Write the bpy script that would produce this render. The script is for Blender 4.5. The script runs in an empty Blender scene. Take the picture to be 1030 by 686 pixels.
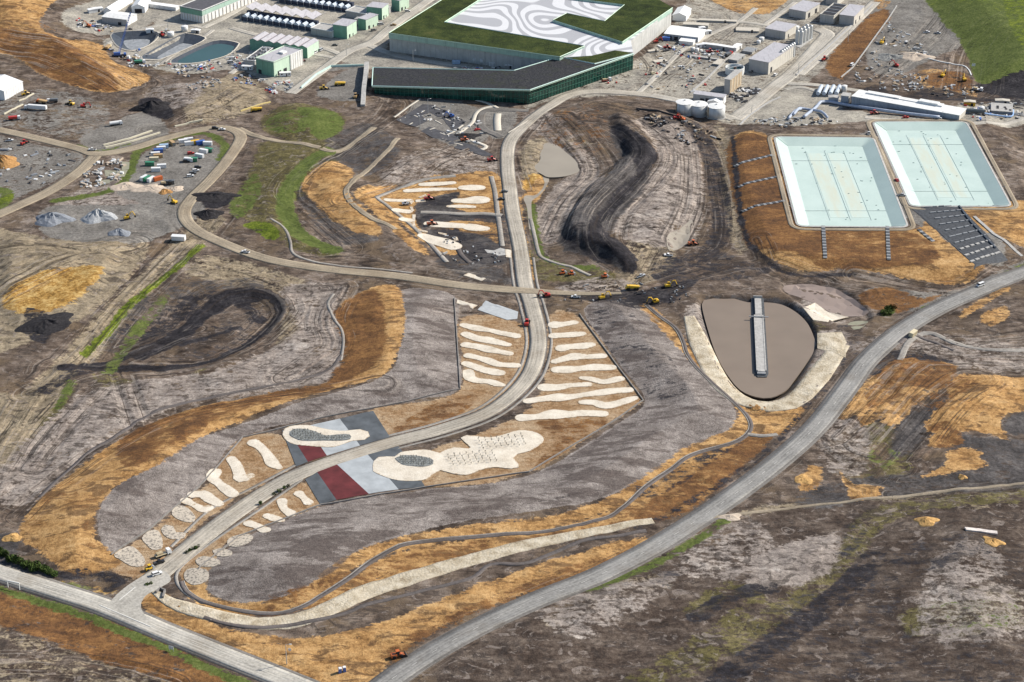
import bpy, math, random
import numpy as np
from mathutils import Vector
from mathutils.geometry import delaunay_2d_cdt
random.seed(7)
S = bpy.context.scene
COL = S.collection

# ------------------------------------------------------------------ camera, light
F, PT, HC = 2000.0, math.radians(27.0), 500.0        # focal length in photo pixels, pitch below horizon, flying height
cam_d = bpy.data.cameras.new('camera'); cam = bpy.data.objects.new('camera', cam_d); COL.objects.link(cam)
cam_d.sensor_width = 36; cam_d.lens = F/1030*36; cam_d.clip_start = 1; cam_d.clip_end = 30000
cam.location = (0, 0, HC); cam.rotation_euler = (math.pi/2-PT, 0, 0)
S.camera = cam
SUN_EL, SUN_AZ = math.radians(37), math.radians(70)   # azimuth clockwise from +Y (away from the camera)
W = bpy.data.worlds.new('World'); S.world = W; W.use_nodes = True
wn = W.node_tree.nodes; bg = wn['Background']
sky = wn.new('ShaderNodeTexSky'); sky.sky_type = 'NISHITA'; sky.sun_disc = False
sky.sun_elevation = SUN_EL; sky.sun_rotation = SUN_AZ; sky.altitude = 300
W.node_tree.links.new(sky.outputs[0], bg.inputs[0]); bg.inputs[1].default_value = 0.085
sd = bpy.data.lights.new('sun', 'SUN'); sd.energy = 4.3; sd.angle = math.radians(0.5); sd.color = (1, .935, .835)
sun = bpy.data.objects.new('sun', sd); COL.objects.link(sun)
sv = Vector((math.sin(SUN_AZ)*math.cos(SUN_EL), math.cos(SUN_AZ)*math.cos(SUN_EL), math.sin(SUN_EL)))
sun.rotation_euler = sv.to_track_quat('Z', 'Y').to_euler()
S.view_settings.view_transform = 'Standard'; S.view_settings.look = 'None'
S.view_settings.exposure = 0.62; S.view_settings.gamma = 1

# ------------------------------------------------------------------ pixel -> world
def ray(u, v):
    a = (np.asarray(u, float)-515)/F; b = -(np.asarray(v, float)-343)/F
    return a, math.cos(PT)+b*math.sin(PT), -math.sin(PT)+b*math.cos(PT)
def g0(u, v, z=0.0):
    dx, dy, dz = ray(u, v); t = (z-HC)/dz
    return np.array([dx*t, dy*t])
def zt(x0, y0, s, pts):                                # coordinates read off an enlarged view
    return [(x0+p[0]/s, y0+p[1]/s)+tuple(p[2:]) for p in pts]

# ------------------------------------------------------------------ numpy tools
_rng = np.random.RandomState(3)
_LAT = _rng.rand(256, 256).astype(np.float32)
def vnoise(x, y):
    xi = np.floor(x).astype(int); yi = np.floor(y).astype(int)
    fx = x-xi; fy = y-yi
    fx = fx*fx*fx*(fx*(fx*6-15)+10); fy = fy*fy*fy*(fy*(fy*6-15)+10)
    a = _LAT[xi & 255, yi & 255]; b = _LAT[(xi+1) & 255, yi & 255]
    c = _LAT[xi & 255, (yi+1) & 255]; d = _LAT[(xi+1) & 255, (yi+1) & 255]
    return (a+(b-a)*fx)*(1-fy)+(c+(d-c)*fx)*fy-.5
def catmull(P, closed=False, step=3.0):
    P = [np.asarray(p, float) for p in P]; n = len(P); out = []
    rng = range(n if closed else n-1)
    for i in rng:
        p1, p2 = P[i], P[(i+1) % n]
        p0 = P[(i-1) % n] if (closed or i > 0) else 2*p1-p2
        p3 = P[(i+2) % n] if (closed or i < n-2) else 2*p2-p1
        k = max(1, int(np.hypot(*(p2-p1)[:2])/step))
        for j in range(k):
            t = j/k
            out.append(.5*((2*p1)+(-p0+p2)*t+(2*p0-5*p1+4*p2-p3)*t*t+(-p0+3*p1-3*p2+p3)*t**3))
    if not closed: out.append(P[-1])
    return np.array(out)
def sdf_poly(X, Y, P):
    d2 = np.full(X.shape, 1e12); ins = np.zeros(X.shape, bool); n = len(P)
    for i in range(n):
        ax, ay = P[i][:2]; bx, by = P[(i+1) % n][:2]
        ex, ey = bx-ax, by-ay; L = ex*ex+ey*ey+1e-9
        t = np.clip(((X-ax)*ex+(Y-ay)*ey)/L, 0, 1)
        np.minimum(d2, (X-ax-t*ex)**2+(Y-ay-t*ey)**2, out=d2)
        if ay != by:
            c = ((ay > Y) != (by > Y)) & (X < (bx-ax)*(Y-ay)/(by-ay)+ax); ins ^= c
    d = np.sqrt(d2); return np.where(ins, d, -d)
def dist_line(X, Y, P):
    d2 = np.full(X.shape, 1e12)
    for i in range(len(P)-1):
        ax, ay = P[i][:2]; bx, by = P[i+1][:2]
        ex, ey = bx-ax, by-ay; L = ex*ex+ey*ey+1e-9
        t = np.clip(((X-ax)*ex+(Y-ay)*ey)/L, 0, 1)
        np.minimum(d2, (X-ax-t*ex)**2+(Y-ay-t*ey)**2, out=d2)
    return np.sqrt(d2)
def sst(a, b, x):
    t = np.clip((x-a)/(b-a), 0, 1); return t*t*(3-2*t)

# ------------------------------------------------------------------ terrain grid (fine where the photo looks, coarse to the horizon)
def axis(a, b, s0, s1, far):
    n = int((b-a)/((s0+s1)/2)); t = np.linspace(0, 1, n)
    w = s0*t+(s1-s0)*t*t/2; core = a+(b-a)*w/w[-1]
    e = np.cumsum(1.0*1.22**np.arange(42)); e = e[e < far]
    return np.concatenate([a-e[::-1]*s0*2, core, b+e*s1*2])
GX = axis(-455, 455, .95, .95, 9000); GY = axis(640, 1650, .85, 2.0, 9000)
XX, YY = np.meshgrid(GX, GY)
HH = np.zeros(XX.shape)
def window(P, m):
    P = np.array([p[:2] for p in P]); lo = P.min(0)-m; hi = P.max(0)+m
    i0, i1 = np.searchsorted(GX, [lo[0], hi[0]]); j0, j1 = np.searchsorted(GY, [lo[1], hi[1]])
    return slice(j0, j1), slice(i0, i1)
def gpoly(px, z=0, smooth=True):
    P = [g0(u, v, z) for u, v in [p[:2] for p in px]]
    return catmull(P, True, 6) if smooth else np.array(P)
MOUNDS = [
 ([(385,288),(408,290),(458,296),(462,345),(464,392),(400,408),(330,423),(243,442),(205,488),(130,552),(75,580),(20,556),(25,510),(75,475),(160,420),(250,398),(330,384),(343,350),(355,305)], 5, 26),
 ([(590,306),(640,303),(690,348),(752,408),(756,438),(700,458),(640,503),(560,528),(430,558),(350,600),(280,617),(215,602),(185,575),(240,542),(322,511),(430,494),(530,480),(620,429),(650,402),(620,365)], 4.8, 30),
 ([(535,120),(600,98),(680,106),(708,140),(708,200),(692,250),(630,275),(570,265),(545,245),(560,200),(600,160)], 4.5, 26),
 ([(611,124),(637,124),(661,155),(642,185),(612,215),(607,240),(642,262),(630,275),(600,262),(565,240),(573,215),(608,175),(626,158)], 4.2, 8),
 ([(730,133),(880,108),(990,108),(1060,205),(1015,275),(960,287),(800,274),(742,242)], 5, 18),
 ([(-60,-30),(70,-30),(95,20),(105,48),(150,78),(110,92),(60,85),(10,58),(-60,50)], 11, 60),
 ([(932,-40),(1090,-40),(1090,70),(985,84),(972,50),(942,20)], 9, 40),
 ([(72,352),(120,303),(200,286),(272,288),(292,310),(282,345),(200,374),(100,382)], -5, 26),
 ([(100,368),(150,330),(220,305),(265,305),(262,330),(200,360)], 2.4, 9),
 ([(245,165),(300,138),(350,140),(335,180),(290,205),(300,235),(345,258),(290,250),(250,218)], 2.5, 18),
 ([(262,122),(290,103),(335,110),(348,128),(320,142),(275,137)], 4, 20),
 ([(300,180),(330,158),(380,178),(440,262),(400,262),(350,245),(310,205)], 3, 20),
 ([(0,243),(60,243),(125,240),(130,252),(95,300),(40,325),(0,320)], 2.5, 10),
 ([(870,370),(905,356),(1030,380),(1040,430),(960,445),(900,432),(845,425)], 3.5, 30),
 ([(345,155),(370,130),(410,135),(480,160),(500,172),(430,186),(390,188),(360,176)], 4.5, 30),
 ([(150,85),(230,80),(270,98),(200,125),(160,118)], 3.5, 24),
 ([(0,250),(0,480),(60,395),(110,290)], 0.1, 4),
 ([(760,560),(840,535),(850,570),(790,595),(740,590)], 2.5, 20),
 ([(880,545),(960,500),(1060,560),(1060,680),(940,670),(880,600)], 4, 40),
 ([(420,660),(540,600),(640,580),(680,600),(600,680),(440,720)], 2.5, 40),
 ([(-40,640),(60,620),(200,680),(250,740),(-60,740)], 3, 40),
 ([(700,303),(729,297),(790,300),(815,318),(824,345),(800,390),(775,404),(745,396),(719,362)], -4.6, 6),
 ([(534,165),(545,140),(572,145),(586,172),(575,182),(545,182)], -1.6, 6),
 ([(783,288),(820,282),(852,291),(880,319),(850,326),(812,310)], -2.2, 4),
 ([(669,242),(674,232),(694,230),(693,245),(680,254)], -1.2, 4),
]
for px, h, w in MOUNDS:
    P = gpoly(px); js, is_ = window(P, 2)
    if HH[js, is_].size == 0: continue
    s = sdf_poly(XX[js, is_], YY[js, is_], P)
    t_ = np.clip(s/w, 0, 1); HH[js, is_] += h*(.75*t_+.25*t_*t_*(3-2*t_))

# the two lined basins and the three dark plant basins are dug out of the ground
BASINS = [[(779.5,137.5),(878,138.5),(912.5,228),(803,227)], [(878.5,122.5),(971,122.5),(1016.5,207),(916.5,207)]]
BAS_W = [np.array([g0(u, v, 5.4) for u, v in b]) for b in BASINS]
PITS = [[(112,36),(121,32.5),(154,31.5),(159,37),(149,46),(133,51),(119,47)], [(143,57),(180,36),(190,34.5),(203,37),(203,42),(160,60.5),(150,60)], [(172.6,61),(214,42),(237,43),(239,46.5),(228,56),(201,63),(180,64)]]
PIT_W = [catmull([g0(u, v) for u, v in b], True, 4) for b in PITS]
for P in BAS_W:
    js, is_ = window(P, 2); HH[js, is_] -= 8.5*sst(-.4, 7.0, sdf_poly(XX[js, is_], YY[js, is_], P))
for P in PIT_W:
    js, is_ = window(P, 2); HH[js, is_] -= 5.5*sst(.3, 8, sdf_poly(XX[js, is_], YY[js, is_], P))
# road centrelines, in photo pixels, half width in metres
ROADS = {
 'access': ([(655,96),(636,94),(600,92),(572,96),(548,110),(526,127),(513,142),(510,160),(512,185),(516,215),(523,250),(528,286),(534,305),(540,330),(541,350),(533,376),(514,398),(486,417),(440,433),(390,446),(335,464),(298,478),(266,496),(235,517),(207,538),(179,561),(155,581),(125,603)], 5.0),
 'haul': ([(-40,124),(0,131),(40,140),(80,150),(97,155),(130,150),(170,138),(205,130),(228,129),(242,137),(233,155),(212,180),(192,200),(185,215),(195,230),(225,245),(270,261),(330,271),(400,278),(470,288),(550,294),(590,295.5),(625,295)], 4.6),
 'haul2': ([(97,155),(80,172),(50,192),(20,206),(-30,228)], 5.0),
 'highway': ([(1100,248),(1030,274),(985,292),(940,312),(903,335),(872,363),(848,395),(818,432),(775,470),(718,512),(660,549),(600,580),(540,604),(480,632),(430,660),(385,690),(330,735)], 4.6),
 'bottom': ([(-60,556),(0,576),(50,592),(105,610),(170,637),(230,661),(310,693),(380,722)], 5.0),
 'plant': ([(292,94),(318,75),(350,52),(375,42),(392,28),(420,8),(445,-10)], 4.5),
 'plantb': ([(372,46),(400,56),(440,63),(470,66)], 3.5),
 'eastplant': ([(738,120),(760,103),(778,88),(795,75),(812,58),(826,42),(832,34),(822,29)], 6.0),
 'eastlane': ([(792,84),(815,85),(840,88),(868,92)], 3.0),
 'eastlane2': ([(803,75),(835,47),(862,20),(880,2)], 4.5),
 'link': ([(655,96),(690,103),(715,112),(738,120)], 4.2),
}
RG = {k: catmull([g0(u, v) for u, v in p], False, 4) for k, (p, w) in ROADS.items()}
RD = np.full(XX.shape, 60.0)
for k, P in RG.items():
    js, is_ = window(P, 40)
    RD[js, is_] = np.minimum(RD[js, is_], dist_line(XX[js, is_], YY[js, is_], P)-ROADS[k][1])
rough = sst(0.5, 9, RD)
# plant platform, planting beds and hardstands are graded smooth
SMOOTH = [
 ([(695,300),(729,293),(800,298),(830,330),(830,350),(800,395),(775,408),(740,398),(715,365)], .12),
 ([(150,0),(420,-20),(700,0),(920,-10),(880,60),(1010,110),(960,125),(860,122),(800,110),(730,118),(640,92),(540,90),(380,88),(290,92),(110,58)], .12),
 ([(463,318),(585,318),(646,402),(532,476),(322,508),(205,600),(110,566),(205,488),(243,440),(462,392)], .2),
 ([(120,192),(145,150),(185,140),(222,150),(212,185),(165,205)], .12), ([(0,138),(90,156),(50,190),(0,205)], .25), ([(80,140),(150,112),(170,138),(105,152)], .15),
 ([(375,195),(430,175),(500,172),(515,260),(450,262)], .3), ([(385,110),(420,92),(505,110),(500,160),(455,140)], .15),
 ([(735,137),(880,116),(980,116),(1040,205),(1000,275),(960,285),(800,272),(745,240)], .25),
 ([(590,308),(650,306),(752,420),(640,503),(430,558),(280,615),(205,600),(240,542),(430,494),(530,480),(620,429),(650,402)], .2),
 ([(405,292),(458,298),(462,392),(243,440),(112,560),(20,556),(75,475),(330,385)], .24),
 ([(932,-20),(1080,-20),(1080,70),(985,82)], .1),
]
for px, f in SMOOTH:
    P = gpoly(px); js, is_ = window(P, 8)
    s = sdf_poly(XX[js, is_], YY[js, is_], P)
    rough[js, is_] = np.minimum(rough[js, is_], 1-(1-f)*sst(-6, 4, s))
nz = 1.5*vnoise(XX/46, YY/46+9)+.9*vnoise(XX/19+7, YY/19)+.55*vnoise(XX/8, YY/8+3)+.32*vnoise(XX/3.7, YY/3.7)+.16*vnoise(XX/1.9+5, YY/1.9)
nz = nz+.6*np.abs(vnoise(XX/13+31, YY/13+2))
HH += nz*rough*1.15
HH += 7*vnoise(XX/420+3, YY/420+8)*sst(60, 500, np.maximum(np.abs(XX)-440, 0)+np.maximum(YY-1640, 0)+np.maximum(620-YY, 0))

def bil(A, x, y):
    i = np.clip(np.searchsorted(GX, x)-1, 0, len(GX)-2); j = np.clip(np.searchsorted(GY, y)-1, 0, len(GY)-2)
    fx = (x-GX[i])/(GX[i+1]-GX[i]); fy = (y-GY[j])/(GY[j+1]-GY[j])
    return (A[j, i]*(1-fx)+A[j, i+1]*fx)*(1-fy)+(A[j+1, i]*(1-fx)+A[j+1, i+1]*fx)*fy
def hz(x, y): return float(bil(HH, x, y))
def pt(u, v):                                          # point of the terrain seen at a photo pixel
    z = 0.0
    for _ in range(7):
        p = g0(u, v, z); z = .35*z+.65*hz(p[0], p[1])
    p = g0(u, v, z); return np.array([p[0], p[1], hz(p[0], p[1])])
def tp(px, closed=True, smooth=True, step=3.0):
    P = [pt(*p[:2])[:2] for p in px]
    return catmull(P, closed, step) if smooth else np.array(P)

# ------------------------------------------------------------------ materials
class NT:
    def __init__(s, m): s.t = m.node_tree; s.b = s.t.nodes['Principled BSDF']; s.obj = None
    def n(s, k): return s.t.nodes.new(k)
    def put(s, sock, v):
        if isinstance(v, (int, float)): sock.default_value = v
        elif isinstance(v, tuple): sock.default_value = v if len(v) == len(sock.default_value) else v+(1,)
        else: s.t.links.new(v, sock)
    def pos(s):
        if s.obj is None: s.obj = s.n('ShaderNodeNewGeometry').outputs['Position']
        return s.obj
    def attr(s, a):
        x = s.n('ShaderNodeAttribute'); x.attribute_name = a; return x.outputs['Fac']
    def math(s, op, a, b=0.0, c=None, clamp=False):
        x = s.n('ShaderNodeMath'); x.operation = op; x.use_clamp = clamp
        s.put(x.inputs[0], a); s.put(x.inputs[1], b)
        if c is not None: s.put(x.inputs[2], c)
        return x.outputs[0]
    def noise(s, scale, detail=3, rough=.55, vec=None, dist=0):
        x = s.n('ShaderNodeTexNoise'); x.inputs['Scale'].default_value = scale; x.inputs['Detail'].default_value = detail
        x.inputs['Roughness'].default_value = rough; x.inputs['Distortion'].default_value = dist
        s.put(x.inputs['Vector'], vec if vec is not None else s.pos()); return x.outputs[0]
    def xyz(s, a, b, c):
        x = s.n('ShaderNodeCombineXYZ'); s.put(x.inputs[0], a); s.put(x.inputs[1], b); s.put(x.inputs[2], c); return x.outputs[0]
    def mapv(s, scale, rot=0, vec=None):
        x = s.n('ShaderNodeMapping'); x.inputs['Scale'].default_value = scale; x.inputs['Rotation'].default_value = (0, 0, rot)
        s.put(x.inputs['Vector'], vec if vec is not None else s.pos()); return x.outputs[0]
    def ramp(s, f, st):
        x = s.n('ShaderNodeValToRGB'); s.put(x.inputs[0], f); e = x.color_ramp.elements
        while len(e) < len(st): e.new(.5)
        for q, (p, c) in zip(e, st): q.position = p; q.color = tuple(c)+(1,)
        return x.outputs[0]
    def mix(s, f, a, b, mode='MIX'):
        x = s.n('ShaderNodeMix'); x.data_type = 'RGBA'; x.blend_type = mode; s.put(x.inputs[0], f)
        s.put(x.inputs[6], a); s.put(x.inputs[7], b); return x.outputs[2]
    def sm(s, x, a, b):
        y = s.n('ShaderNodeMapRange'); y.interpolation_type = 'SMOOTHSTEP'
        s.put(y.inputs[0], x); y.inputs[1].default_value = a; y.inputs[2].default_value = b; return y.outputs[0]
    def bump(s, h, st, d=1):
        x = s.n('ShaderNodeBump'); x.inputs['Strength'].default_value = st; x.inputs['Distance'].default_value = d
        s.put(x.inputs['Height'], h); s.t.links.new(x.outputs[0], s.b.inputs['Normal'])
def newmat(name, rough=.9, spec=.25):
    m = bpy.data.materials.new(name); m.use_nodes = True; q = NT(m)
    q.b.inputs['Roughness'].default_value = rough; q.b.inputs['Specular IOR Level'].default_value = spec
    return m, q
MATS = {}
def mat(name, c, var=.18, scale=.6, rough=.8, spec=.3, metal=0, streak=None):
    if name in MATS: return MATS[name]
    m, q = newmat(name, rough, spec); q.b.inputs['Metallic'].default_value = metal
    f = q.noise(scale, 5, .6)
    lo = tuple(max(0, x*(1-var)) for x in c); hi = tuple(min(1, x*(1+var)) for x in c)
    col = q.ramp(f, [(.3, lo), (.7, hi)])
    if streak:                                         # grime in vertical runs or ribs
        g = q.noise(1, 3, .6, q.mapv(streak)); col = q.mix(q.sm(g, .5, .75), col, tuple(x*.72 for x in c))
    q.put(q.b.inputs['Base Color'], col); MATS[name] = m; return m

# ------------------------------------------------------------------ what covers the ground: outlines in photo pixels
# (category, outline, cap): cap = how solid the cover is in metres; small caps leave holes
A_ = []
def area(cat, px, cap=9): A_.append((cat, tp(px, True, True, 5), cap, None))
def stroke(cat, px, r, cap=9): A_.append((cat, catmull([pt(*p)[:2] for p in px], False, 5), cap, r))
# dry tan earth
area('tan', [(-30,235),(60,240),(130,240),(150,250),(110,300),(60,332),(-30,350)], 4)
stroke('tan', [(212,222),(170,262),(120,312),(80,358),(40,395),(10,440),(-20,490)], 9, 2)
stroke('tan', [(40,395),(10,402),(-30,410)], 6, 1.5)
area('tan', [(-30,405),(40,395),(70,388),(50,425),(22,470),(0,500),(-30,510)], 3)
area('tan', [(195,95),(240,72),(268,98),(235,118),(190,122)], 2)
area('tan', [(200,258),(240,262),(300,280),(310,290),(270,292),(220,285),(190,275)], 1.2)
stroke('tan', [(286,286),(296,320),(290,350)], 7, .3)
area('tan', [(645,225),(680,258),(650,285),(600,290),(620,270)], 1)
area('tan', [(720,125),(735,140),(745,190),(752,250),(735,245),(725,190)], 1.5)
area('tan', [(530,165),(541,145),(560,138),(600,145),(565,150),(545,160),(540,185),(536,205)], 3)
stroke('tan', [(835,574),(856,556),(864,540),(872,524),(900,513),(950,506)], 4, .8)
stroke('tan', [(560,625),(600,600),(660,585)], 6, .5)
stroke('tan', [(750,515),(820,505),(900,500),(1030,487)], 2.2, 1)
area('tan', [(-20,615),(60,625),(150,660),(215,686),(240,720),(-40,740),(-40,640)], -.6)
area('umber', [(-30,600),(60,612),(150,648),(230,690),(230,730),(-40,740)], 5)
area('tan', [(960,490),(1000,500),(985,512),(955,508)], .3)
area('tan', [(524,160),(532,142),(560,138),(552,150),(541,163),(540,180),(528,182)], 7)
area('clay', [(527,180),(545,176),(549,186),(540,196),(530,198)], 2)
# olive: dead grass and low weeds
area('olive', [(255,165),(268,142),(320,140),(345,150),(330,185),(285,205),(300,235),(345,256),(300,252),(262,228),(235,208)], 4)
area('olive', [(262,122),(290,104),(338,112),(346,128),(322,141),(275,136)], 5)
area('olive', [(232,208),(246,190),(256,168),(268,143),(300,139),(335,147),(310,180),(288,200),(290,215),(303,234),(346,252),(340,259),(300,250),(280,238),(262,222)], 7)
stroke('olive', [(690,672),(735,648),(775,622),(807,598),(835,573),(858,553),(866,536),(882,520),(930,508),(1030,497)], 6, .7)
stroke('olive', [(640,690),(700,655),(750,620)], 6, .4)
stroke('olive', [(700,612),(735,592),(760,600)], 5, .8)
area('olive', [(905,620),(950,600),(990,590),(1030,595),(1030,625),(980,640),(925,640)], 1.0)
area('olive', [(835,440),(900,420),(915,470),(880,490),(845,480)], .4)
area('olive', [(40,428),(62,400),(74,384),(62,420),(38,445)], 3)
area('olive', [(95,372),(150,385),(205,372),(150,400),(115,410)], .4)
area('olive', [(525,230),(545,262),(620,275),(600,285),(540,280),(530,262)], 1.5)
stroke('olive', [(830,330),(800,370),(830,312)], 3, .2)
# pale ashy earth
area('pale', [(-20,490),(30,440),(80,398),(130,385),(210,375),(212,392),(140,425),(70,470),(22,508)], 2.2)
area('pale', [(284,290),(345,288),(340,310),(348,350),(330,382),(250,396),(190,402),(205,378),(270,352),(300,330)], 2.4)
area('pale', [(534,225),(548,200),(590,165),(608,190),(570,232),(548,245)], 3)
area('pale', [(640,120),(690,130),(705,165),(706,215),(690,245),(640,243),(612,222),(640,190),(662,155)], 2.2)
area('pale', [(525,120),(548,112),(580,138),(600,165),(585,172),(560,150)], 1.2)
area('pale', [(755,560),(800,545),(842,538),(838,570),(800,590),(755,592)], 6)
area('pale', [(540,600),(590,588),(640,585),(682,575),(640,615),(580,640),(548,625)], .9)
area('pale', [(690,540),(750,525),(775,545),(740,580),(690,575)], .6)
area('pale', [(385,175),(430,150),(470,152),(502,166),(470,180),(410,184)], .1)
area('pale', [(150,90),(200,85),(190,105),(155,110)], 1)
area('pale', [(55,205),(130,178),(175,183),(205,190),(180,205),(120,212)], 1.6)
area('pale', [(925,615),(945,555),(990,545),(1010,575),(960,595),(1030,592),(1030,640),(940,645)], .9)
area('pale', [(690,322),(705,305),(714,330),(724,365),(745,396),(775,403),(805,395),(822,350),(824,334),(852,334),(848,358),(815,402),(785,413),(745,405),(715,380)], 9)
area('pale', [(800,305),(820,302),(850,320),(835,324),(812,322)], 6)
area('pale', [(845,350),(920,335),(1030,350),(1030,372),(960,370),(900,355)], .6)
area('pale', [(830,420),(870,430),(870,470),(845,480),(825,450)], .6)
area('pale', [(115,455),(200,425),(330,390),(330,384),(220,402),(150,425),(75,475),(30,510),(22,520),(60,490)], 1.2)
area('pale', [(560,290),(620,280),(650,300),(600,304)], .6)
# blue-grey wet silt and slate
area('umber', [(430,690),(470,650),(560,612),(650,575),(740,535),(800,505),(870,480),(1040,470),(1040,720),(420,720)], 6)
area('slate', [(905,420),(930,408),(950,398),(957,402),(938,425),(928,440),(910,458),(895,462),(896,450)], 4)
area('slate', [(1040,412),(1016,418),(1006,428),(1010,436),(1040,434)], 4)
area('slate', [(962,438),(985,440),(1030,445),(1030,478),(985,476),(940,480),(950,462)], 1.6)
area('slate', [(800,500),(870,480),(930,478),(1030,470),(1030,490),(900,500),(820,512)], 1.2)
area('dark', [(838,556),(852,526),(872,522),(868,540),(850,562)], -.4)
area('slate', [(416,206),(442,196),(464,190),(458,206),(470,213),(506,215),(506,225),(440,224),(428,232),(418,220)], 2.5)
area('slate', [(425,232),(455,231),(485,236),(508,246),(508,265),(470,264),(456,247),(432,240)], 2.5)
area('slate', [(328,142),(372,124),(402,150),(366,178),(342,165)], .8)
area('slate', [(295,180),(310,162),(335,156),(350,160),(320,165),(302,184),(318,206),(350,232),(380,240),(350,246),(320,228)], .5)
area('slate', [(440,262),(470,255),(500,270),(520,285),(470,280)], 1.5)
area('slate', [(705,306),(714,300),(740,298),(766,301),(790,304),(814,322),(822,345),(801,386),(778,402),(746,394),(722,366)], 1.2)
area('slate', [(-20,535),(20,540),(20,560),(60,580),(0,572)], 2)
# hardstand gravel
area('gravel', [(118,195),(130,172),(148,152),(185,141),(222,150),(214,182),(190,197),(165,207)], 9)
area('gravel', [(80,140),(110,124),(150,112),(170,135),(140,145),(105,153)], 6)
area('gravel', [(-20,138),(40,146),(84,157),(62,178),(25,195),(-20,206)], .9)
area('gravel', [(48,208),(120,206),(205,204),(180,230),(125,245),(45,236)], 3)
area('gravel', [(-20,95),(60,92),(110,112),(80,138),(20,128),(-20,126)], .2)
area('tan', [(45,108),(80,112),(95,125),(60,128)], .3)
area('gravel', [(410,115),(425,100),(470,105),(500,125),(470,150),(430,135)], 3)
area('gravel', [(480,110),(510,108),(520,118),(505,140),(485,132)], 8)
area('gravel', [(320,92),(345,72),(368,66),(365,100),(325,98)], 6)
area('gravel', [(880,-10),(920,-10),(960,22),(968,44),(935,60),(900,75),(872,62)], 2)
area('gravel', [(850,170),(880,130),(905,180),(916,215),(905,215)], 3)
area('gravel', [(908,215),(930,208),(975,210),(1012,255),(1000,268),(985,262)], 9)
area('gravel', [(870,290),(960,292),(1030,262),(1030,272),(985,286),(930,315)], 1)
# pale concrete and crushed rock of the plant yards
area('hard', [(150,30),(200,-20),(470,-20),(392,40),(392,70),(365,68),(335,62),(292,92),(262,80),(235,70),(180,74),(120,55),(105,40)], 5)
area('hard', [(390,50),(450,60),(540,68),(560,75),(375,70),(372,60)], 9)
area('hard', [(640,60),(680,22),(720,-20),(880,-20),(862,20),(835,60),(800,92),(742,125),(690,105),(640,96),(560,100),(530,110),(545,92)], 1.1)
area('gravel', [(640,62),(690,50),(745,62),(740,92),(690,98),(640,92),(610,84)], .8)
stroke('tan', [(640,92),(662,72),(690,48),(715,38)], 4, 1.2)
area('hard', [(738,122),(770,100),(800,88),(860,95),(850,112),(970,125),(870,122),(790,126)], 3)
area('hard', [(968,104),(1040,100),(1040,122),(970,126)], 3)
area('hard', [(70,8),(150,-20),(170,-5),(150,25),(110,35),(70,28)], 3)
area('gravel', [(232,18),(240,12),(318,28),(345,38),(336,46),(300,34),(250,26)], 2)
area('gravel', [(268,0),(360,-5),(350,14),(300,6)], 2)
area('gravel', [(330,72),(345,64),(372,60),(420,68),(385,68),(372,66)], 4)
area('gravel', [(745,90),(775,80),(785,88),(760,104),(738,108)], 2)
area('gravel', [(735,20),(760,8),(790,15),(765,30),(745,38)], 3)
area('gravel', [(800,42),(830,26),(870,20),(845,55),(815,72)], 1.5)
area('gravel', [(790,105),(820,96),(845,98),(850,110),(880,118),(960,124),(850,120),(785,122)], 2)
area('slate', [(742,122),(770,104),(790,94),(810,96),(790,112),(770,120)], -.2)
area('dark', [(640,70),(680,58),(700,70),(660,84)], -1.0)
# mulch, ochre clay, straw, brown
area('mulch', [(405,291),(457,298),(459,340),(462,392),(410,403),(330,418),(243,440),(205,485),(150,533),(112,556),(100,542),(98,515),(115,490),(160,465),(200,440),(300,405),(385,378),(402,350),(407,320)])
area('mulch', [(588,310),(640,304),(670,330),(705,370),(737,408),(739,426),(722,440),(660,475),(610,500),(550,512),(450,528),(370,550),(335,578),(280,602),(235,607),(206,592),(206,574),(240,545),(322,510),(430,492),(532,478),(618,428),(648,403),(622,365)])
area('clay', [(8,292),(45,272),(96,266),(102,276),(72,304),(35,316),(5,310)], 3)
area('straw', [(340,310),(372,290),(400,289),(407,320),(401,350),(386,377),(330,393),(250,421),(200,441),(160,466),(115,491),(98,515),(99,543),(122,566),(75,579),(42,556),(20,541),(30,513),(75,475),(160,421),(250,398),(330,384),(347,352)])
stroke('straw', [(648,307),(682,342),(716,377),(747,407),(748,427),(738,438),(700,452),(660,480),(620,504),(560,524),(480,534),(420,544),(362,560),(330,584),(290,606),(240,613),(204,602),(192,585)], 4.2)
area('straw', [(252,613),(330,592),(400,556),(480,541),(560,531),(640,501),(700,457),(745,440),(776,440),(702,507),(640,526),(560,546),(480,562),(380,592),(300,614)], 1.7)
area('straw', [(143,600),(150,592),(172,600),(212,627),(300,642),(380,627),(470,592),(560,562),(650,540),(640,555),(540,593),(450,628),(390,668),(372,690),(310,690),(232,652),(152,618)], 1.9)
area('straw', [(745,405),(790,413),(812,409),(790,436),(760,440),(752,425)], 2.5)
area('straw', [(840,420),(880,375),(905,358),(932,358),(962,370),(950,390),(932,400),(918,411),(900,430),(882,424),(868,428),(860,418)], 1.2)
area('straw', [(950,390),(968,376),(995,378),(1040,380),(1040,410),(1016,416),(1006,424),(1014,442),(994,436),(962,434),(968,444),(950,451),(934,450),(936,437),(930,425),(946,408),(955,398)], 2.4)
area('straw', [(952,456),(968,450),(990,455),(986,460),(994,468),(962,475),(928,480),(950,468)], 4)
area('straw', [(814,468),(826,470),(822,488),(804,494)], 3)
area('straw', [(845,474),(858,488),(888,490),(886,498),(858,504),(850,490)], 3)
stroke('straw', [(1012,290),(985,306),(968,318)], 2.4, 1)
area('straw', [(985,318),(1010,308),(1014,320),(995,328)], 1)
area('straw', [(866,294),(895,290),(930,300),(955,292),(925,306),(890,312),(868,305)], .6)
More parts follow.
